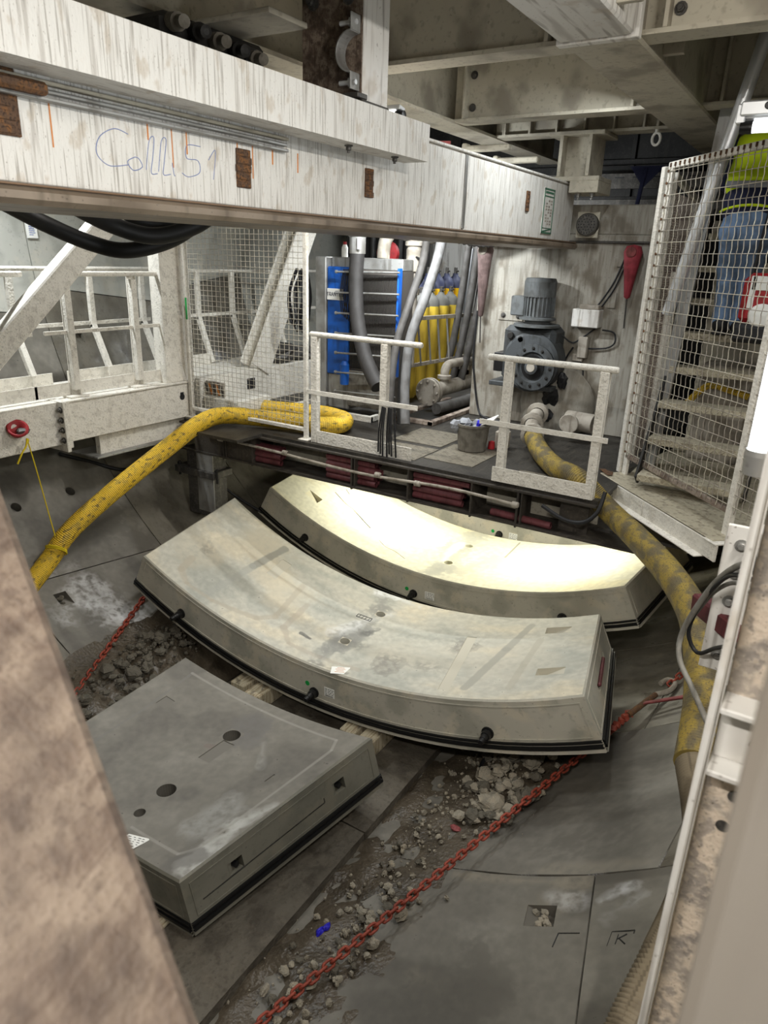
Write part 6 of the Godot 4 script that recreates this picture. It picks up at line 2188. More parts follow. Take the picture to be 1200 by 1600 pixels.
# ---------------------------------------------------------------- precast segments
# o: bottom of the intrados at the near face; u runs across (arc length), v into the tunnel, d down into the concrete
func segment(label: String, o: Vector3, w: float, ul0: float, ur0: float, ul1: float, ur1: float, T: float, m: Material, holes: Array, pitch := 0.0, right_holes := [], face: Material = null) -> Node3D:
	var t := thing("concrete_segment", label, "tunnel segment", o + V(0, -T, -w * 0.5))
	var R := TR
	var ca := cos(pitch)
	var sa := sin(pitch)
	var f := func(s: float, v: float, d: float) -> Vector3:
		var k: float = v / w
		var u: float = lerpf(lerpf(ul0, ul1, k), lerpf(ur0, ur1, k), s)
		var a: float = u / R
		var q := V(sin(a) * (R + d), R - cos(a) * (R + d), -v)
		return o + V(q.x, q.y * ca - q.z * sa, q.z * ca + q.y * sa)
	var hs := []
	for h in holes:     # [u, v, half width, half length, depth, kind]
		var k: float = h[1] / w
		var L := lerpf(ur0, ur1, k) - lerpf(ul0, ul1, k)
		var s: float = (h[0] - lerpf(ul0, ul1, k)) / L
		hs.append({"u0": s - h[2] / L, "u1": s + h[2] / L, "v0": h[1] - h[3], "v1": h[1] + h[3], "d": h[4], "kind": h[5], "way": h[6] if h.size() > 6 else 1})
	var b := MB.new()
	var c := 0.012
	var L0 := ur0 - ul0
	var es := c / L0
	b.surf(f, es, 1.0 - es, 26, c, w - c, 3, hs)
	put(b, "inner_face", face if face else m, t)
	b = MB.new()
	var mid: Vector3 = f.call(0.5, w * 0.5, T * 0.5)
	var N := 26
	# sides: chamfer, wall in two steps (a shallow rebate below), bottom
	for i in N:
		var s0 := float(i) / N
		var s1 := float(i + 1) / N
		var q0 := clampf(s0, es, 1.0 - es)
		var q1 := clampf(s1, es, 1.0 - es)
		for e in [[0.0, c], [w, w - c]]:
			b.flat(f.call(q0, e[1], 0.0), f.call(q1, e[1], 0.0), f.call(s1, e[0], c), f.call(s0, e[0], c), mid)
			b.flat(f.call(s0, e[0], c), f.call(s1, e[0], c), f.call(s1, e[0], T), f.call(s0, e[0], T), mid)
		b.flat(f.call(s0, 0.0, T), f.call(s1, 0.0, T), f.call(s1, w, T), f.call(s0, w, T), mid)
	for e in [[0.0, es], [1.0, 1.0 - es]]:
		b.flat(f.call(e[1], c, 0.0), f.call(e[1], w - c, 0.0), f.call(e[0], w, c), f.call(e[0], 0.0, c), mid)
		if e[0] < 0.5: b.flat(f.call(e[0], 0.0, c), f.call(e[0], w, c), f.call(e[0], w, T), f.call(e[0], 0.0, T), mid)
	var g := func(v: float, dd: float, dep: float) -> Vector3: return f.call(1.0 - dep / L0, v, dd)
	var rh := []
	for h in right_holes:      # [v, d, half length, half height, depth, kind]
		rh.append({"u0": h[0] - h[2], "u1": h[0] + h[2], "v0": h[1] - h[3], "v1": h[1] + h[3], "d": h[4], "kind": h[5], "way": 1})
	b.surf(g, 0.0, w, 4, c, T, 2, rh)
	put(b, "body", m, t)
	for h in hs:
		if h.kind == "round":
			b = MB.new()
			var q: Vector3 = f.call((h.u0 + h.u1) * 0.5, (h.v0 + h.v1) * 0.5, minf(0.2, h.d - 0.02))
			b.disc(q, f.call(0.5, 0.5, 0.0) - f.call(0.5, 0.5, 0.1), (h.v1 - h.v0) * 0.475, 0.004, 20)
			put(b, "hole_shade_disc", M.rubber, t)  # black disc standing for the shade deep in the hole
	t.set_meta("f", f)
	# raised panel borders and gasket round the four sides
	var bar_along := func(mb: MB, s0: float, s1: float, v0: float, v1: float, d0: float, d1: float, dd: float, n: int, wide: float) -> void:
		for i in n:
			var k0 := float(i) / n
			var k1 := float(i + 1) / n
			var p: Array = []
			for kk in [k0, k1]:
				var s := lerpf(s0, s1, kk)
				var v := lerpf(v0, v1, kk)
				var da := lerpf(d0, d1, kk)
				var outv: Vector3
				if v <= 0.0001 and v0 == v1: outv = V(0, 0, 1)
				elif v >= w - 0.0001 and v0 == v1: outv = V(0, 0, -1)
				elif s < 0.5: outv = (f.call(0.0, v, da) - f.call(0.02, v, da)).normalized()
				else: outv = (f.call(1.0, v, da) - f.call(0.98, v, da)).normalized()
				p.append([f.call(s, v, da) - outv * 0.004, f.call(s, v, da) + outv * dd, f.call(s, v, da + wide) + outv * dd, f.call(s, v, da + wide) - outv * 0.004])
			var cc: Vector3 = (p[0][0] + p[0][2] + p[1][0] + p[1][2]) * 0.25
			for j in 4:
				mb.flat(p[0][j], p[0][(j + 1) % 4], p[1][(j + 1) % 4], p[1][j], cc)
	t.set_meta("strip", bar_along)
	b = MB.new()
	for lay in [[T - 0.085, 0.014, 0.016], [T - 0.055, 0.02, 0.022]]:
		bar_along.call(b, 0.0, 1.0, 0.0, 0.0, lay[0], lay[0], lay[1], N, lay[2])
		bar_along.call(b, 0.0, 1.0, w, w, lay[0], lay[0], lay[1], N, lay[2])
		bar_along.call(b, 0.0, 0.0, 0.0, w, lay[0], lay[0], lay[1], 4, lay[2])
		bar_along.call(b, 1.0, 1.0, 0.0, w, lay[0], lay[0], lay[1], 4, lay[2])
	put(b, "gasket", M.rubber, t)
	b = MB.new()
	bar_along.call(b, 0.0, 1.0, 0.0, 0.0, T - 0.026, T - 0.026, 0.012, N, 0.026)
	bar_along.call(b, 1.0, 1.0, 0.0, w, T - 0.026, T - 0.026, 0.012, 4, 0.026)
	bar_along.call(b, 0.0, 0.0, 0.0, w, T - 0.026, T - 0.026, 0.012, 4, 0.026)
	put(b, "outer_lip", m, t)
	b = MB.new()
	var ms := 0.05 / L0
	bar_along.call(b, ms, 1.0 - ms, 0.0, 0.0, 0.045, 0.045, 0.006, N, 0.008)
	bar_along.call(b, ms, 1.0 - ms, 0.0, 0.0, T - 0.11, T - 0.11, 0.006, N, 0.008)
	for s in [ms, 1.0 - ms]:
		b.bar(f.call(s, 0.0, 0.045), f.call(s, 0.0, T - 0.105), 0.012, 0.008, V(0, 0, 1), 0.001)
	bar_along.call(b, 1.0, 1.0, 0.05, w - 0.05, 0.05, 0.05, 0.005, 4, 0.008)
	bar_along.call(b, 1.0, 1.0, 0.05, w - 0.05, T - 0.11, T - 0.11, 0.005, 4, 0.008)
	for v in [0.05, w - 0.05]:
		b.bar(f.call(1.0, v, 0.05), f.call(1.0, v, T - 0.105), 0.008, 0.010, V(1, 0.3, 0), 0.001)
	put(b, "panel_border", m, t)
	for k in ["f", "strip"]:
		t.set_meta(k, null)
	t.set_meta("place", f)
	return t


func seg_point(t: Node3D, s: float, v: float, d: float) -> Vector3:
	var f: Callable = t.get_meta("place")
	return f.call(s, v, d)


func dowel(t: Node3D, s: float, d: float) -> void:
	var p := seg_point(t, s, 0.0, d)
	var b := MB.new()
	b.lathe(p - V(0, 0, 0.01), V(0, -0.06, 1), [Vector2(0.001, 0), Vector2(0.046, 0.0), Vector2(0.046, 0.02), Vector2(0.036, 0.022), Vector2(0.034, 0.06), Vector2(0.028, 0.062), Vector2(0.026, 0.10), Vector2(0.022, 0.102), Vector2(0.020, 0.135), Vector2(0.001, 0.14)], 16)
	put(b, "dowel", M.plastic, t)


func sticker(t: Node3D, c: Vector3, right: Vector3, up: Vector3, w: float, h: float) -> void:
	var n := right.cross(up).normalized()
	var b := MB.new()
	b.box(Transform3D(Basis(right, up, n), c + n * 0.002), V(w, h, 0.002), 0.0005)
	var st := put(b, "label_sticker", M.sticker, t)
	b = MB.new()
	for i in 4:
		var x := -w * 0.4
		while x < w * 0.38:
			var l := rng.randf_range(0.008, 0.02)
			b.box(Transform3D(Basis(right, up, n), c + n * 0.0035 + right * (x + l * 0.5) + up * (h * (0.34 - i * 0.17))), V(l, 0.004, 0.001), 0.0)
			x += l + rng.randf_range(0.006, 0.02)
	var x2 := -w * 0.38
	while x2 < w * 0.36:
		b.box(Transform3D(Basis(right, up, n), c + n * 0.0035 + right * x2 - up * h * 0.37), V(rng.randf_range(0.002, 0.004), h * 0.14, 0.001), 0.0)
		x2 += 0.0065
	stuff(put(b, "print", M.ink, st))


func segments() -> void:
	var b := MB.new()
	# near, darker and smaller
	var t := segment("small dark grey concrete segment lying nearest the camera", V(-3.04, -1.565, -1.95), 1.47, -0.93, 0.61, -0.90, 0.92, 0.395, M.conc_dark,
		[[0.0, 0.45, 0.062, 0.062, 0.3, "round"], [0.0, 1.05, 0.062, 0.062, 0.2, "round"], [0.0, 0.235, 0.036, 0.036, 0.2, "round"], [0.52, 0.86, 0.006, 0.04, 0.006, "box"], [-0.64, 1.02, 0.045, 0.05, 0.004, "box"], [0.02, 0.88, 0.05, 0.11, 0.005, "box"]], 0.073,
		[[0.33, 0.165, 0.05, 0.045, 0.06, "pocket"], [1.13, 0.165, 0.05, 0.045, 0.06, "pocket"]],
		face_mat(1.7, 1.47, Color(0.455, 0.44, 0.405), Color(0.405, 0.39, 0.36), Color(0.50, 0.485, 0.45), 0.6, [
			[[[0.55, 0.84], [0.60, 0.72]], 0.14, Color(0.42, 0.41, 0.40), 0.6, 0.9], [[[0.979, 0.46], [0.95, 0.30], [0.966, 0.08]], 0.075, Color(0.74, 0.74, 0.72), 0.8, 1.2], [[[0.84, 0.36], [0.80, 0.22]], 0.11, Color(0.64, 0.64, 0.62), 0.6, 1.3],
			[[[0.10, 0.93], [0.12, 0.6], [0.12, 0.1]], 0.012, Color(0.45, 0.44, 0.42), 0.6, 0.2], [[[0.10, 0.93], [0.5, 0.93], [0.89, 0.92], [0.92, 0.85], [0.92, 0.15], [0.88, 0.09], [0.62, 0.09]], 0.012, Color(0.60, 0.59, 0.56), 0.6, 0.2], [[[0.90, 0.05], [0.94, 0.12]], 0.05, Color(0.38, 0.37, 0.35), 0.6, 1.2], [[[0.49, 0.60], [0.52, 0.61]], 0.03, Color(0.45, 0.40, 0.37), 0.6, 0.4], [[[0.66, 0.75], [0.75, 0.62]], 0.03, Color(0.60, 0.60, 0.58), 0.5, 1.4]], 61))
	var f: Callable = t.get_meta("place")
	# pockets and groove on the long right face
	var rf := func(s: float, v: float, d: float, o: float) -> Vector3:
		var p: Vector3 = f.call(s, v, d)
		return p + (f.call(1.0, v, d) - f.call(0.97, v, d)).normalized() * o
	for q in [0.33, 1.13]:
		b = MB.new()
		b.disc(rf.call(1.0, q + 0.01, 0.165, -0.035), (f.call(1.0, 0.5, 0.2) - f.call(0.97, 0.5, 0.2)), 0.02, 0.03, 14)
		put(b, "bolt_hole", M.plastic, t)
	b = MB.new()
	for q in [[0.10, 1.02, 0.205, 0.0], [0.10, 1.02, 0.215, 0.0]]:
		b.bar(rf.call(1.0, 0.10, 0.215, 0.0), rf.call(1.0, 1.0, 0.20, 0.0), 0.006, 0.008, Vector3.UP, 0.001)
	b.bar(rf.call(1.0, 1.0, 0.20, 0.0), rf.call(1.0, 1.0, 0.165, 0.0), 0.006, 0.008, V(0, 0, 1), 0.001)
	put(b, "groove_edge", M.steel, t)
	sticker(t, seg_point(t, 0.685, 0.06, -0.002), V(0.96, 0.03, -0.28).normalized(), V(0.28, 0.02, -0.96).normalized(), 0.15, 0.11)
	t.remove_meta("place")

	# middle one, longest in view
	t = segment("long pale curved concrete segment in the middle, a white card on its front edge", V(-3.04, -1.39, -3.93), 1.46, -2.03, 2.26, -2.30, 1.93, 0.40, M.conc,
		[[0.0, 0.46, 0.05, 0.05, 0.3, "round"], [-0.01, 1.05, 0.05, 0.05, 0.3, "round"], [1.87, 0.42, 0.11, 0.055, 0.07, "pocket", -1], [1.66, 1.18, 0.11, 0.06, 0.07, "pocket", -1], [-1.2, 1.0, 0.06, 0.16, 0.003, "box"], [1.05, 0.55, 0.045, 0.45, 0.003, "box"]], 0.0, [[0.73, 0.175, 0.29, 0.028, 0.03, "box"]],
		face_mat(4.25, 1.46, Color(0.73, 0.72, 0.67), Color(0.66, 0.66, 0.62), Color(0.80, 0.765, 0.68), 0.62, [
			[[[0.06, 0.4], [0.16, 0.75], [0.3, 0.5]], 0.30, Color(0.77, 0.735, 0.65), 0.5, 0.8], [[[0.64, 0.35], [0.9, 0.45]], 0.30, Color(0.78, 0.755, 0.69), 0.5, 0.8],
			[[[0.206, 0.90], [0.187, 0.55]], 0.05, Color(0.52, 0.52, 0.49), 0.7, 0.25], [[[0.187, 0.55], [0.169, 0.07]], 0.05, Color(0.64, 0.64, 0.61), 0.6, 0.25],
			[[[0.073, 0.257], [0.08, 0.12], [0.117, 0.06], [0.189, 0.075], [0.296, 0.153], [0.325, 0.25], [0.316, 0.65]], 0.035, Color(0.68, 0.64, 0.57), 0.5, 0.5], [[[0.361, 0.50], [0.360, 0.20], [0.395, 0.09], [0.473, 0.085], [0.562, 0.09]], 0.035, Color(0.67, 0.63, 0.57), 0.5, 0.5],
			[[[0.86, 0.88], [0.828, 0.557], [0.783, 0.107]], 0.045, Color(0.62, 0.61, 0.57), 0.75, 0.2], [[[0.89, 0.68], [0.875, 0.366], [0.865, 0.124]], 0.035, Color(0.68, 0.66, 0.60), 0.6, 0.2],
			[[[0.497, 0.98], [0.512, 0.8], [0.52, 0.5], [0.50, 0.34], [0.487, 0.2], [0.478, 0.07]], 0.12, Color(0.52, 0.52, 0.50), 0.75, 1.5], [[[0.477, 0.95], [0.53, 0.97], [0.59, 0.95]], 0.07, Color(0.86, 0.87, 0.87), 0.9, 1.6], [[[0.45, 0.35], [0.54, 0.75]], 0.06, Color(0.84, 0.84, 0.83), 0.7, 1.7], [[[0.525, 0.46], [0.545, 0.55]], 0.05, Color(0.34, 0.34, 0.33), 0.8, 1.4],
			[[[0.46, 0.02], [0.54, 0.03]], 0.06, Color(0.44, 0.43, 0.40), 0.8, 1.2], [[[0.06, 0.48]], 0.09, Color(0.45, 0.43, 0.40), 0.5, 2.6], [[[0.708, 0.27]], 0.10, Color(0.40, 0.39, 0.37), 0.5, 2.8], [[[0.735, 0.556]], 0.10, Color(0.42, 0.41, 0.39), 0.5, 2.8], [[[0.62, 0.2]], 0.09, Color(0.42, 0.41, 0.39), 0.5, 2.8], [[[0.66, 0.1]], 0.08, Color(0.42, 0.41, 0.39), 0.5, 2.8], [[[0.40, 0.22], [0.425, 0.21]], 0.02, Color(0.3, 0.3, 0.29), 0.8, 1.0]], 71))
	for s in [0.135, 0.478, 0.822]:
		dowel(t, s, 0.25)
	b = MB.new()
	b.disc(seg_point(t, 0.462, 0.0, 0.19), V(0, 0, 1), 0.022, 0.002, 16)
	put(b, "green_dot", M.green, t)
	sticker(t, seg_point(t, 0.512, 0.0, 0.20), V(1, 0.04, 0), V(-0.04, 1, 0), 0.10, 0.085)
	b = MB.new()
	f = t.get_meta("place")
	var pq: Vector3 = f.call(1.0, 0.50, 0.175)
	var pr: Vector3 = f.call(1.0, 0.96, 0.175)
	b.bar(pq, pr, 0.03, 0.03, Vector3.UP, 0.01)
	put(b, "red_connector", M.maroon, t)
	# stencil mark between the holes: small framed code
	b = MB.new()
	for q in [0.88, 0.93]:
		b.bar(f.call(0.476, q, -0.001), f.call(0.512, q, -0.001), 0.006, 0.003, Vector3.UP, 0.0)
	for s in [0.476, 0.512]:
		b.bar(f.call(s, 0.88, -0.001), f.call(s, 0.93, -0.001), 0.006, 0.003, Vector3.UP, 0.0)
	for i in 4:
		b.bar(f.call(0.481 + i * 0.008, 0.892, -0.001), f.call(0.484 + i * 0.008, 0.918, -0.001), 0.006, 0.003, Vector3.UP, 0.0)
	put(b, "stencil_mark", M.ink, t)
	var card := V(-2.80, -1.382, -3.985)
	b = MB.new()
	b.box(Transform3D(Basis(Vector3.UP, 0.5), card), V(0.15, 0.004, 0.10), 0.001)
	var cd := tag(put(b, "paper_card", M.sticker), "white printed card lying on the front top edge of the middle segment", "card")
	b = MB.new()
	for i in 4:
		b.box(Transform3D(Basis(Vector3.UP, 0.5), card + V(-0.015 + 0.008 * i, 0.0025, -0.03 + i * 0.018)), V(0.06 + 0.02 * (i % 2), 0.001, 0.004), 0.0)
	put(b, "print", M.orange, cd)
	t.remove_meta("place")

	# far one under the deck: lamplight put into its creamier top colour
	t = segment("curved concrete segment under the deck edge, top cream from painted lamplight, with hairline cracks", V(-3.04, -1.35, -5.90), 1.46, -2.22, 2.0, -2.42, 2.18, 0.40, M.conc,
		[[0.0, 0.43, 0.05, 0.05, 0.3, "round"], [-0.02, 0.99, 0.05, 0.05, 0.3, "round"], [-1.86, 0.40, 0.10, 0.06, 0.08, "pocket", 1]], 0.0, [],
		face_mat(4.4, 1.46, Color(0.80, 0.79, 0.71), Color(0.76, 0.75, 0.68), Color(0.82, 0.79, 0.66), 0.7, [
			[[[0.5, 0.9], [0.512, 0.56], [0.523, 0.2], [0.51, 0.05]], 0.17, Color(0.60, 0.60, 0.57), 0.7, 1.0], [[[0.509, 0.3], [0.498, 0.7]], 0.07, Color(0.82, 0.83, 0.82), 0.8, 1.2], [[[0.60, 0.5], [0.57, 0.2]], 0.14, Color(0.66, 0.65, 0.60), 0.7, 1.4], [[[0.621, 0.95], [0.631, 0.6]], 0.012, Color(0.5, 0.49, 0.45), 0.8, 0.1], [[[0.22, 0.5], [0.3, 0.6]], 0.06, Color(0.76, 0.70, 0.52), 0.6, 1.8], [[[0.8, 0.6], [0.82, 0.3]], 0.04, Color(0.72, 0.70, 0.62), 0.6, 0.5]], 81))
	for s in [0.155, 0.487, 0.85]:
		dowel(t, s, 0.25)
	b = MB.new()
	b.disc(seg_point(t, 0.468, 0.0, 0.22), V(0, 0, 1), 0.022, 0.002, 16)
	put(b, "green_dot", M.green, t)
	sticker(t, seg_point(t, 0.530, 0.0, 0.22), V(1, 0.04, 0), V(-0.04, 1, 0), 0.11, 0.085)
	f = t.get_meta("place")
	for q in [[[0.12, 0.75], [0.17, 0.68], [0.2, 0.66], [0.28, 0.5]], [[0.33, 0.35], [0.36, 0.28], [0.39, 0.27], [0.43, 0.2]], [[0.13, 0.95], [0.15, 0.9]]]:
		var pts := []
		for e in q: pts.append(f.call(e[0], e[1], 0.0))
		b = MB.new()
		b.tube(curve(pts, 0.03), 0.004 if q[0][0] < 0.2 else 0.0025, 5)
		put(b, "crack", M.steel_dark, t)
	t.remove_meta("place")

	# one more waiting under the deck
	t = segment("pale concrete segment in the shade far under the deck, only its front face showing", V(-3.04, -1.33, -7.88), 1.46, -2.22, 2.2, -2.42, 2.0, 0.40, M.conc, [])
	dowel(t, 0.49, 0.20)
	b = MB.new()
	b.disc(seg_point(t, 0.470, 0.0, 0.18), V(0, 0, 1), 0.022, 0.002, 16)
	put(b, "green_dot", M.green, t)
	sticker(t, seg_point(t, 0.53, 0.0, 0.19), V(1, 0, 0), V(0, 1, 0), 0.11, 0.085)
	t.remove_meta("place")

	# timbers
	for q in [[V(-3.66, -1.96, -3.78), V(-3.5, -1.80, -4.9), "cracked whitish timber block under the middle segment, left pair"], [V(-3.88, -1.96, -3.84), V(-3.72, -1.81, -4.9), "whitish timber block beside the left pair under the middle segment"], [V(-2.52, -1.96, -3.80), V(-2.38, -1.80, -4.9), "pale timber block under the middle segment, right-hand one"], [V(-2.70, -1.96, -3.84), V(-2.56, -1.80, -4.9), "pale timber block just left of the right-hand timber"], [V(-2.75, -1.963, -1.86), V(-2.58, -1.935, -2.4), "weathered timber scrap under the near corner of the small dark segment"], [V(-3.66, -1.96, -5.95), V(-3.5, -1.76, -7.0), "timber block under the cream segment, left one"], [V(-2.52, -1.96, -5.95), V(-2.38, -1.76, -7.0), "timber block under the cream segment, right one"], [V(-3.66, -1.96, -7.95), V(-3.5, -1.74, -9.0), "timber block under the last segment, left one"], [V(-2.52, -1.96, -7.95), V(-2.38, -1.74, -9.0), "timber block under the last segment, right one"]]:
		b = MB.new()
		b.bx(q[0], q[1], 0.008)
		tag(put(b, "timber_block", M.wood), q[2], "timber")


# ---------------------------------------------------------------- loose things in the invert
func chain_run(o: Node3D, p: Vector3, q: Vector3, pitch: float, r: float, sag := 0.0) -> void:
	var L := (q - p).length()
	var n := int(L / pitch)
	var d := (q - p).normalized()
	var side := d.cross(Vector3.UP).normalized()
	var up := side.cross(d)
	# one link, its long axis along x
	var lb := MB.new()
	var pts := []
	var half := pitch * 0.5
	for i in 21:
		var a := TAU * i / 20.0
		pts.append(V(cos(a) * r * 2.2 + (signf(cos(a)) * (half + r - r * 2.2) if absf(cos(a)) > 0.01 else 0.0), sin(a) * r * 2.2, 0))
	lb.tube(pts, r, 6, false)
	var link := lb.mesh()
	for i in n:
		var s := (i + 0.5) / n
		var m := MeshInstance3D.new()
		m.name = part_name("link", o)
		m.mesh = link
		m.material_override = M.chain
		o.add_child(m, true)
		var roll := (0.0 if i % 2 else PI / 2) + 0.5 + sin(i * 1.7) * 0.15
		var y := up * cos(roll) + side * sin(roll)
		m.transform = Transform3D(Basis(d, y, d.cross(y)), p.lerp(q, s) + V(0, -sag * 4.0 * s * (1.0 - s), 0) - origin_of(o))


func floor_things() -> void:
	var b := MB.new()
	# chains
	var t := thing("chain", "long rusty orange chain stretched over the rubble on the right", "chain", V(-1.2, -1.75, -3.2))
	chain_run(t, V(-1.80, -1.93, -1.62), V(-0.80, -1.47, -4.58), 0.05, 0.0085)
	t = thing("chain", "short bright red-orange chain left of the middle segment", "chain", V(-5.0, -1.6, -3.5))
	chain_run(t, V(-5.27, -1.50, -4.12), V(-4.50, -1.86, -2.4), 0.055, 0.0095)
	t = thing("chain_tensioner", "rusty chain hook and shackle where the long chain is tied at the right wall", "hook", V(-0.65, -1.45, -5.0))
	b = MB.new()
	b.rod(V(-0.72, -1.40, -4.75), V(-0.60, -1.36, -5.08), 0.022, 10)
	put(b, "shank", M.rust, t)
	b = MB.new()
	b.tube(curve([V(-0.60, -1.36, -5.08), V(-0.52, -1.34, -5.16), V(-0.50, -1.33, -5.28), V(-0.56, -1.34, -5.32), V(-0.60, -1.35, -5.24)], 0.02), 0.02, 8)
	put(b, "hook", M.pipe, t)
	chain_run(t, V(-0.54, -1.34, -5.24), V(-0.42, -1.26, -5.55), 0.05, 0.0085)
	b = MB.new()
	for i in 5:
		b.rock(V(-0.78 + i * 0.015, -1.44 + i * 0.008, -4.58 - i * 0.05), V(0.035, 0.03, 0.04), rng, 7)
	put(b, "knotted_links", M.chain, t)
	b = MB.new()
	b.bar(V(-0.66, -1.37, -4.92), V(-0.32, -1.16, -4.92), 0.035, 0.012, Vector3.UP, 0.003)
	b.bar(V(-0.66, -1.39, -4.95), V(-0.32, -1.20, -4.97), 0.03, 0.01, Vector3.UP, 0.003)
	tag(put(b, "red_strap", M.red_dusty), "narrow faded red strap hooked to the chain by the right wall", "strap")
	# rocks: the bigger ones each a thing
	var spots := []
	for i in 62:
		var a := rng.randf() * TAU
		var rr := sqrt(rng.randf())
		spots.append([-1.33 + cos(a) * 0.28 * rr, -3.98 + sin(a) * 0.55 * rr, rng.randf_range(0.024, 0.05) * (1.5 if i % 6 == 0 else 1.0), 0])
	for q in [[-1.50, -3.98, 0.075], [-1.46, -3.86, 0.06], [-1.22, -4.16, 0.075], [-1.33, -3.70, 0.085], [-1.05, -4.45, 0.12], [-1.44, -2.68, 0.05], [-1.47, -2.44, 0.042], [-1.53, -2.70, 0.032], [-1.60, -2.62, 0.03], [-1.67, -2.62, 0.026], [-1.57, -2.22, 0.035], [-1.64, -2.1, 0.03], [-1.72, -2.06, 0.026], [-1.80, -2.2, 0.025], [-1.84, -2.12, 0.03], [-1.9, -2.5, 0.024], [-1.78, -1.95, 0.03], [-1.86, -1.98, 0.03], [-1.72, -3.2, 0.024], [-1.80, -3.5, 0.022]]:
		spots.append([q[0], q[1], q[2], 1])
	for i in 36:
		var zz := rng.randf_range(-3.4, -1.85)
		spots.append([-1.66 + 0.11 * (zz + 2.6) * -0.6 + rng.randfn(0.0, 0.11), zz, rng.randf_range(0.012, 0.03), 1])
	var singles := {62: "biggest upright pale stone in the rubble heap beside the chain", 65: "broad pale stone on the near side of the rubble heap", 66: "large rounded boulder half under the right end of the middle segment", 67: "square pale stone lying under the chain halfway down the gutter", 68: "small flat pale stone below the square one by the chain"}
	for i in spots.size():
		var q: Array = spots[i]
		var liny := TY - sqrt(TR * TR - pow(q[0] - TX, 2.0))
		var heap := 0.12 * exp(-pow((q[1] + 4.35) / 0.6, 2.0) - pow((q[0] + 1.35) / 0.3, 2.0)) if not q[3] else 0.06 * exp(-pow((q[1] + 4.2) / 0.5, 2.0))
		var y: float = maxf(-2.02, liny) + 0.025 + heap + q[2] * 0.4
		b = MB.new()
		b.rock(V(q[0], y, q[1]), V(q[2] * rng.randf_range(0.9, 1.3), q[2] * rng.randf_range(0.65, 0.9), q[2] * rng.randf_range(0.9, 1.3)), rng, rng.randi_range(6, 9))
		var g := "stones in the rubble by the long chain"
		tag(put(b, "stone", M.rock if i % 3 else M.rock_dark), singles.get(i, "pale grey broken stone in the rubble along the long orange chain"), "stone", "" if singles.has(i) else g)
	for i in 60:
		var s := rng.randf()
		var x := -4.42 - 0.30 * s + rng.randf_range(-0.2, 0.2)
		var z := -2.5 - 1.55 * s + rng.randf_range(-0.25, 0.2)
		var r := rng.randf_range(0.025, 0.06) * (1.6 if i < 6 else 1.0)
		var q2 := x - TX
		var liny := TY - sqrt(TR * TR - q2 * q2)
		var heap := 0.2 * exp(-pow((z + 3.75) / 0.7, 2.0) - pow((x + 4.5) / 0.38, 2.0)) + 0.10 * exp(-pow((z + 2.9) / 0.6, 2.0) - pow((x + 4.35) / 0.3, 2.0))
		b = MB.new()
		b.rock(V(x, maxf(-2.02, liny) + 0.02 + heap, z), V(r, r * 0.75, r), rng, rng.randi_range(6, 9))
		tag(put(b, "stone", M.rock_dark), "dark muddy clod in the rubble left of the small segment", "stone", "muddy clods left of the small segment")
	# gravel nobody could count
	var gb := MB.new()
	gb.rock(Vector3.ZERO, V(1, 0.7, 1), rng, 6)
	for side in [0, 1]:
		var mm := MultiMesh.new()
		mm.transform_format = MultiMesh.TRANSFORM_3D
		
		var g2 := MB.new()
		g2.rock(Vector3.ZERO, V(1, 0.7, 1), rng, 6)
		mm.mesh = g2.mesh()
		mm.instance_count = 900
		for i in 900:
			var x: float
			var z: float
			if side == 0:
				z = -1.4 - 3.4 * rng.randf()
				x = -1.72 + 0.2 * (z + 1.6) * -0.16 + rng.randfn(0.0, 0.13)
				if i % 3 == 0:
					x = -1.38 + rng.randfn(0, 0.14)
					z = -4.0 + rng.randfn(0, 0.28)
				x = clampf(x, -2.0, -1.02)
			else:
				var s := rng.randf()
				x = -4.42 - 0.30 * s + rng.randfn(0, 0.16)
				z = -2.3 - 1.8 * s + rng.randfn(0, 0.2)
			var liny := TY - sqrt(TR * TR - pow(x - TX, 2.0))
			var heap := 0.13 * exp(-pow((z + 4.35) / 0.55, 2.0) - pow((x + 1.35) / 0.3, 2.0)) if side == 0 else 0.19 * exp(-pow((z + 3.75) / 0.7, 2.0) - pow((x + 4.5) / 0.38, 2.0))
			var r := 0.004 + 0.022 * pow(rng.randf(), 3.0)
			mm.set_instance_transform(i, Transform3D(Basis.from_euler(V(rng.randf() * 6, rng.randf() * 6, rng.randf() * 6)).scaled(V(r, r, r)), V(x, maxf(-2.025, liny) + 0.022 + heap, z)))
		var mi := MultiMeshInstance3D.new()
		mi.name = numbered("gravel")
		mi.multimesh = mm
		mi.material_override = M.rock if side == 0 else M.rock_dark
		add_child(mi)
		tag(mi, "fine pale gravel scattered through the right-hand gutter" if side == 0 else "fine dark gravel strewn in the left-hand rubble", "gravel")
		stuff(mi)
	# black hose lying in the gutter
	b = MB.new()
	b.tube(curve([V(-1.61, -1.86, -4.3), V(-1.60, -1.935, -3.9), V(-1.60, -1.95, -3.1), V(-1.58, -1.955, -2.5), V(-1.62, -1.965, -1.95), V(-1.6, -1.96, -1.2)], 0.05), 0.022, 8)
	tag(put(b, "gutter_hose", M.cable), "thin black hose lying half sunk in the right-hand gutter", "hose")
	b = MB.new()
	b.rock(V(-1.82, -1.97, -2.42), V(0.022, 0.03, 0.05), rng, 9)
	b.rock(V(-1.80, -1.95, -2.46), V(0.018, 0.02, 0.03), rng, 8)
	tag(put(b, "blue_rag", M.blue_bag), "crumpled bright blue rag in the mud of the right-hand gutter", "rag")
	b = MB.new()
	b.rock(V(-1.48, -1.86, -3.48), V(0.05, 0.02, 0.03), rng, 9)
	tag(put(b, "pink_rag", M.red_dusty), "scrap of pinkish rag on the stones beside the chain", "rag")
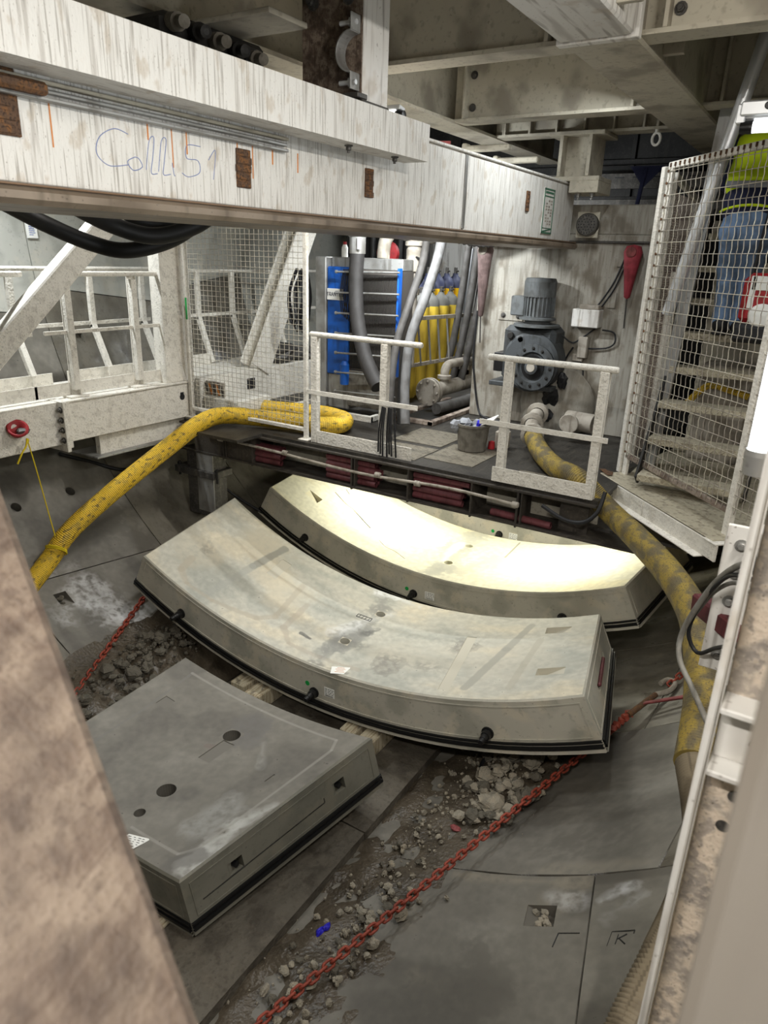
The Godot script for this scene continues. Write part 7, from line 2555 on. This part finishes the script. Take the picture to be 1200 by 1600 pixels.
	# stones lying in the open bolt pocket of the wall
	for i in 7:
		b = MB.new()
		var p := lin(deg_to_rad(31.8 + rng.randf_range(-0.8, 0.9)), -2.83 + rng.randf_range(-0.05, 0.05), 0.02)
		b.rock(p, V(0.022, 0.018, 0.022), rng, 7)
		tag(put(b, "pebble", M.rock), "pebble lying in the open pocket of the right tunnel wall", "stone", "pebbles in the wall pocket")
	for i in 4:
		b = MB.new()
		var p := lin(deg_to_rad(-35.4 + rng.randf_range(-0.5, 0.5)), -3.43 + rng.randf_range(-0.03, 0.03), 0.03)
		b.rock(p, V(0.025, 0.02, 0.025), rng, 7)
		tag(put(b, "pebble", M.rock_dark), "mud clod lying in the open pocket of the left tunnel wall", "stone", "clods in the left wall pocket")
	# letters cast in the wall
	for q in [[38.5, -2.66, true], [34.6, -2.66, false]]:
		var o := thing("cast_mark", "small bracketed letter K cast into the right tunnel wall" if q[2] else "small bare bracket mark cast into the tunnel wall left of the letter", "mark", lin(deg_to_rad(q[0]), q[1], 0.0))
		var pt := func(x: float, y: float) -> Vector3: return lin(deg_to_rad(q[0]) + x / TR, q[1] - y, -0.001)
		b = MB.new()
		var ls := [[[-0.06, -0.04], [-0.06, 0.05]], [[-0.06, 0.05], [0.06, 0.05]]]
		if q[2]:
			ls += [[[0.06, 0.05], [0.06, 0.03]], [[-0.02, -0.03], [-0.02, 0.03]], [[-0.02, 0.0], [0.025, 0.03]], [[-0.01, 0.005], [0.03, -0.03]]]
		for l in ls:
			b.bar(pt.call(l[0][0], l[0][1]), pt.call(l[1][0], l[1][1]), 0.006, 0.004, Vector3.UP, 0.0)
		put(b, "raised_line", M.steel_dark, o)


# ---------------------------------------------------------------- hoses
func hoses() -> void:
	var b := MB.new()
	b.tube(curve([V(-5.3, -1.72, -2.0), V(-5.62, -1.45, -2.75), V(-5.78, -1.05, -3.45), V(-5.73, -0.79, -3.69), V(-5.62, -0.50, -4.10), V(-5.47, -0.16, -4.66), V(-5.36, 0.06, -5.04), V(-5.28, 0.115, -5.30), V(-4.97, 0.10, -5.52), V(-4.61, 0.10, -5.60), V(-4.30, 0.10, -5.66), V(-4.13, 0.10, -5.80), V(-4.22, 0.10, -6.02), V(-4.51, 0.10, -6.12), V(-4.78, 0.10, -6.08), V(-5.1, 0.10, -5.98), V(-5.26, 0.10, -5.94)], 0.03), 0.088, 20)
	var h := tag(put(b, "yellow_hose", M.yellow_hose), "thick yellow hose climbing the left wall and looping over the deck behind the mesh", "hose")
	b = MB.new()
	for i in 3:
		var pts := []
		for k in 17:
			var a := TAU * k / 16.0
			pts.append(V(-5.755, -0.95 + i * 0.012, -3.55) + V(0.72, 0.28, 0.0).normalized() * cos(a) * 0.094 + V(-0.2, 0.55, 0.75).normalized() * sin(a) * 0.094)
		b.tube(pts, 0.007, 6, false)
	put(b, "cord_lashing", M.rope, h)
	# right yellow hose from the pump down the wall
	b = MB.new()
	b.tube(curve([V(-2.30, 0.13, -6.5), V(-2.1, 0.10, -6.15), V(-1.80, 0.095, -5.72), V(-1.52, 0.09, -5.50), V(-1.22, -0.10, -5.42), V(-0.86, -0.07, -4.85), V(-0.58, -0.05, -4.37), V(-0.37, -0.06, -3.95), V(-0.25, -0.09, -3.56), V(-0.17, -0.17, -3.2), V(-0.13, -0.26, -2.84)], 0.03), 0.088, 20)
	tag(put(b, "yellow_hose", M.yellow_old), "mud-caked yellow hose from the pump, hanging down past the cage on the right", "hose")
	# ribbed suction hose below it: real rings
	b = MB.new()
	var cp := curve([V(-0.13, -0.26, -2.84), V(-0.03, -0.33, -2.53), V(-0.02, -0.43, -2.3), V(-0.05, -0.49, -2.03), V(-0.087, -0.56, -1.81), V(-0.104, -0.63, -1.66)], 0.004)
	var rr := []
	for i in cp.size(): rr.append(0.076 + 0.006 * sin(i * 1.25))
	b.tube(cp, rr, 18)
	tag(put(b, "ribbed_hose", M.brown_hose), "brownish ribbed suction hose along the right steel column", "hose")
	# cables looping out from the right column
	for q in [[[V(-0.04, 0.84, -2.45), V(-0.12, 0.76, -2.62), V(-0.21, 0.56, -2.84), V(-0.29, 0.29, -2.95), V(-0.28, 0.18, -2.91), V(-0.20, 0.12, -2.80), V(-0.08, 0.10, -2.55)], 0.012, "cable_grey", "thick pale grey cable bowed out in a loop from the right column"], [[V(-0.04, 0.78, -2.45), V(-0.15, 0.68, -2.7), V(-0.24, 0.45, -2.92), V(-0.27, 0.28, -2.97), V(-0.22, 0.20, -2.96), V(-0.15, 0.30, -2.85), V(-0.05, 0.5, -2.55)], 0.009, "cable", "black cable looped inside the grey one beside the right column"], [[V(-0.04, 0.70, -2.5), V(-0.12, 0.66, -2.7), V(-0.2, 0.52, -2.9), V(-0.26, 0.36, -3.0)], 0.009, "cable_grey", "short grey cable end hanging beside the looped cables"]]:
		b = MB.new()
		b.tube(curve(q[0], 0.03), q[1], 8)
		tag(put(b, "cable", M[q[2]]), q[3], "cable")
	b = MB.new()
	b.tube(curve([V(-0.06, 1.22, -2.02), V(-0.08, 1.12, -2.03), V(-0.06, 1.0, -2.03), V(-0.03, 0.92, -2.0)], 0.03), 0.007, 8)
	tag(put(b, "lamp_cable", M.cable), "thin cable running down from the upright tube lamp", "cable")
	# black hoses hanging behind the crane girder
	for q in [[[V(-3.74, 1.98, -2.2), V(-3.80, 1.86, -2.52), V(-3.74, 1.76, -2.78), V(-3.60, 1.73, -2.92), V(-3.45, 1.80, -3.12), V(-3.32, 1.95, -3.3)], 0.045, "long black hose drooping lowest under the crane girder at top left"], [[V(-3.42, 1.96, -2.4), V(-3.41, 1.86, -2.66), V(-3.31, 1.81, -2.86), V(-3.21, 1.87, -3.07), V(-3.10, 1.98, -3.18)], 0.045, "shorter thick black hose drooping under the crane girder, in front"], [[V(-3.5, 1.98, -2.75), V(-3.45, 1.89, -2.9), V(-3.35, 1.88, -3.1), V(-3.25, 1.97, -3.25)], 0.04, "black hose tucked highest behind the other two under the girder"]]:
		b = MB.new()
		b.tube(curve(q[0], 0.04), q[1], 14)
		tag(put(b, "black_hose", M.rubber), q[2], "hose")
	# hoses in front of the gas bottles and cooler
	b = MB.new()
	b.tube(curve([V(-4.42, 1.80, -6.5), V(-4.40, 1.45, -6.45), V(-4.30, 1.10, -6.35), V(-4.12, 0.78, -6.22), V(-3.96, 0.60, -6.13), V(-3.84, 0.49, -6.07)], 0.04), 0.078, 16)
	t_hose(b, "cooler_hose", M.hose_dark, "thick dark grey hose curving down in front of the cooler's finned face")
	var ct := thing("hose_coupling", "shiny steel hose coupling with clamp under the girder, above the cooler", "coupling", V(-4.42, 1.8, -6.5))
	b = MB.new()
	b.lathe(V(-4.42, 1.76, -6.5), Vector3.UP, [Vector2(0.075, 0), Vector2(0.085, 0.0), Vector2(0.085, 0.16), Vector2(0.10, 0.17), Vector2(0.12, 0.20), Vector2(0.12, 0.25), Vector2(0.08, 0.26), Vector2(0.08, 0.5)], 20)
	put(b, "body", M.galv, ct)
	b = MB.new()
	b.bx(V(-4.36, 1.80, -6.40), V(-4.32, 1.92, -6.42), 0.003)
	put(b, "clamp", M.alu, ct)
	for q in [[[V(-3.62, 2.1, -6.9), V(-3.60, 1.75, -6.75), V(-3.62, 1.35, -6.55), V(-3.68, 0.95, -6.4), V(-3.66, 0.5, -6.3), V(-3.58, 0.12, -6.2)], 0.05, "hose_pale", "pale grey slanting hose before the gas bottles, nearest the tank"], [[V(-3.86, 2.1, -7.0), V(-3.80, 1.7, -6.8), V(-3.82, 1.3, -6.6), V(-3.84, 0.9, -6.4), V(-3.80, 0.5, -6.25), V(-3.74, 0.1, -6.15)], 0.042, "hose_dusty", "dark dusty slanting hose before the gas bottles, left of its pair"], [[V(-3.76, 2.1, -7.10), V(-3.71, 1.7, -6.90), V(-3.735, 1.3, -6.70), V(-3.765, 0.9, -6.50), V(-3.735, 0.5, -6.35), V(-3.67, 0.1, -6.25)], 0.036, "steel_dark", "thin dark slanting hose between the two others before the gas bottles"]]:
		b = MB.new()
		b.tube(curve(q[0], 0.05), q[1], 12)
		t_hose(b, "slanting_hose", M[q[2]], q[3])
	for i in 3:
		b = MB.new()
		b.tube(curve([V(-4.0 + i * 0.13, 2.0, -8.3), V(-4.03 + i * 0.13, 1.4, -8.25), V(-4.08 + i * 0.12, 0.8, -8.2), V(-4.18 + i * 0.12, 0.2, -8.15)], 0.06), 0.045, 10)
		t_hose(b, "hanging_hose", M.hose_dusty, ["left", "middle", "right"][i] + "most of the upright grey hoses hanging right of the gas bottles" if i != 1 else "middle one of the upright grey hoses hanging right of the gas bottles")
	b = MB.new()
	var wp := curve([V(-3.95, 2.05, -6.95), V(-3.6, 1.96, -7.1), V(-3.3, 1.92, -7.25), V(-3.05, 1.98, -7.3)], 0.012)
	var wr := []
	for i in wp.size(): wr.append(0.055 + 0.006 * sin(i * 1.3))
	b.tube(wp, wr, 12)
	t_hose(b, "spiral_hose", M.hose_dusty, "dark spiral-wrapped hose running under the girder to the tank")
	b = MB.new()
	b.tube(curve([V(-4.4, 2.0, -7.3), V(-4.0, 1.95, -7.2), V(-3.6, 2.02, -7.3)], 0.05), 0.07, 12)
	t_hose(b, "grey_duct", M.pipe, "fat grey pipe running under the girder above the gas bottles")
	# cable along the left wall, cable at the tank edge, cable by the right end of the girder
	for q in [[[V(-6.52, -0.28, -4.2), V(-6.5, -0.42, -4.5), V(-6.33, -0.57, -4.85), V(-6.33, -0.56, -5.3), V(-6.45, -0.42, -5.7)], 0.02, "dark cable drooping along the left tunnel wall under the gallery"], [[V(-3.49, 1.2, -7.57), V(-3.5, 0.7, -7.57), V(-3.46, 0.4, -7.57), V(-3.38, 0.1, -7.55), V(-3.25, 0.03, -7.45), V(-2.95, 0.02, -7.4)], 0.012, "thin black cable down the left edge of the tank wall"], [[V(-1.25, 0.1, -5.28), V(-1.27, -0.05, -5.22), V(-1.36, -0.15, -5.2), V(-1.52, -0.17, -5.22), V(-1.72, -0.10, -5.24)], 0.016, "black cable looping at the right end of the deck girder"], [[V(-1.55, 0.9, -7.55), V(-1.58, 0.4, -7.5), V(-1.5, 0.1, -7.2)], 0.018, "dark cable hanging right of the tank"], [[V(-5.80, -0.72, -5.6), V(-5.6, -0.95, -5.75), V(-5.3, -1.15, -5.9)], 0.016, "dark cable slack on the wall behind the deck leg"]]:
		b = MB.new()
		b.tube(curve(q[0], 0.04), q[1], 8)
		tag(put(b, "cable", M.cable), q[2], "cable")

func t_hose(b: MB, called: String, m: Material, label: String) -> void:
	tag(put(b, called, m), label, "hose")


# ---------------------------------------------------------------- steel close to the camera
func foreground() -> void:
	var b := MB.new()
	# slanting stained beam, bottom left
	var d := V(0.814, -0.5, 0.295)
	var left := V(-0.425, -0.167, 0.89).normalized()
	var nn := d.cross(left).normalized()
	if nn.y < 0: nn = -nn
	left = nn.cross(d) * (1.0 if nn.cross(d).dot(left) > 0 else -1.0)
	var k := 0.6                       # close to the lens
	var cam := V(0, 1.75, 0)
	var a := cam + (V(-1.439, 1.255, -0.779) - d * 0.55 - cam) * k
	var e := cam + (V(-0.562, 0.716, -0.462) + d * 0.35 - cam) * k
	var t := thing("steel_brace", "big brown-stained pale steel brace slanting across the bottom left corner, close to the camera", "brace", (a + e) * 0.5)
	b = MB.new()
	var bs := Basis(d, nn, d.cross(nn))
	b.box(Transform3D(bs, (a + e) * 0.5 + left * 0.21 - nn * 0.012), Vector3((e - a).length(), 0.024, 0.42), 0.007)
	put(b, "flange", M.brace, t)
	b = MB.new()
	b.box(Transform3D(bs, (a + e) * 0.5 + left * 0.21 - nn * 0.12), Vector3((e - a).length(), 0.2, 0.02), 0.004)
	put(b, "web", M.brown, t)
	# column on the right
	t = thing("steel_column", "worn white steel column on the right with bolt holes and a pencilled mark", "column", V(0.1, -0.3, -1.3))
	b = MB.new()
	b.bx(V(-0.055, -0.6, -1.24), V(-0.041, 3.3, -1.42), 0.003)
	put(b, "flange", M.white, t)
	b = MB.new()
	b.bx(V(-0.036, -0.6, -1.30), V(0.4, 3.3, -1.32), 0.003)
	put(b, "web", M.peel, t)
	for y in [0.995, 0.86]:
		b = MB.new()
		b.bx(V(-0.036, y, -1.235), V(0.4, y + 0.014, -1.31), 0.003)
		put(b, "stiffener", M.white, t)
	b = MB.new()
	b.bx(V(-0.034, 0.875, -1.285), V(0.4, 0.99, -1.30), 0.003)
	put(b, "cover_plate", M.white, t)
	var hex := []
	for i in 7:
		var an := TAU * i / 6.0 + 0.3
		hex.append(V(0.045 + cos(an) * 0.026, 0.93 + sin(an) * 0.026, -1.284))
	b = MB.new()
	b.tube(hex, 0.0014, 5)
	b.tube([V(0.038, 0.945, -1.284), V(0.038, 0.925, -1.284), V(0.054, 0.925, -1.284)], 0.0014, 5)
	b.tube([V(0.047, 0.94, -1.284), V(0.047, 0.912, -1.284)], 0.0014, 5)
	put(b, "pencil_mark", M.ink, t)
	for p in [V(0.02, 0.79, -1.30), V(0.012, 0.715, -1.30)]:
		b = MB.new()
		b.disc(p, V(0, 0, 1), 0.013, 0.002, 16)
		put(b, "bolt_hole", M.steel, t)
	# bolted angle plate further back
	t = thing("bolted_plate", "white angle plate with a row of washers and bolts behind the looped cables", "plate", V(-0.12, 0.2, -3.0))
	b = MB.new()
	b.bx(V(-0.21, 0.12, -3.0), V(-0.08, 0.78, -3.02), 0.004)
	b.bx(V(-0.09, 0.12, -2.9), V(-0.07, 0.80, -3.02), 0.004)
	put(b, "plate", M.white, t)
	for i in 5:
		b = MB.new()
		b.hexbolt(V(-0.145, 0.2 + i * 0.125, -3.0), V(0, 0, 1), 0.018, 0.016)
		put(b, "bolt", M.galv, t)
	b = MB.new()
	b.bar(V(-0.28, 0.30, -3.25), V(-0.05, 0.37, -2.85), 0.07, 0.09, Vector3.UP, 0.01)
	tag(put(b, "red_bracket", M.red_old), "chipped red block clamped beside the right yellow hose", "bracket")
	# the nearest post, right at the lens
	t = thing("near_post", "smooth grey-beige steel post filling the lower right edge, nearest the camera", "post", V(0.25, 0.0, -0.8))
	b = MB.new()
	b.bx(V(0.006, 0.0, -0.36), V(0.34, 2.9, -0.42), 0.008)
	put(b, "post", M.post_grey, t)
	b = MB.new()
	b.disc(V(0.055, 1.32, -0.36), V(0, 0, 1), 0.005, 0.002, 14)
	put(b, "bolt_hole", M.steel_dark, t)
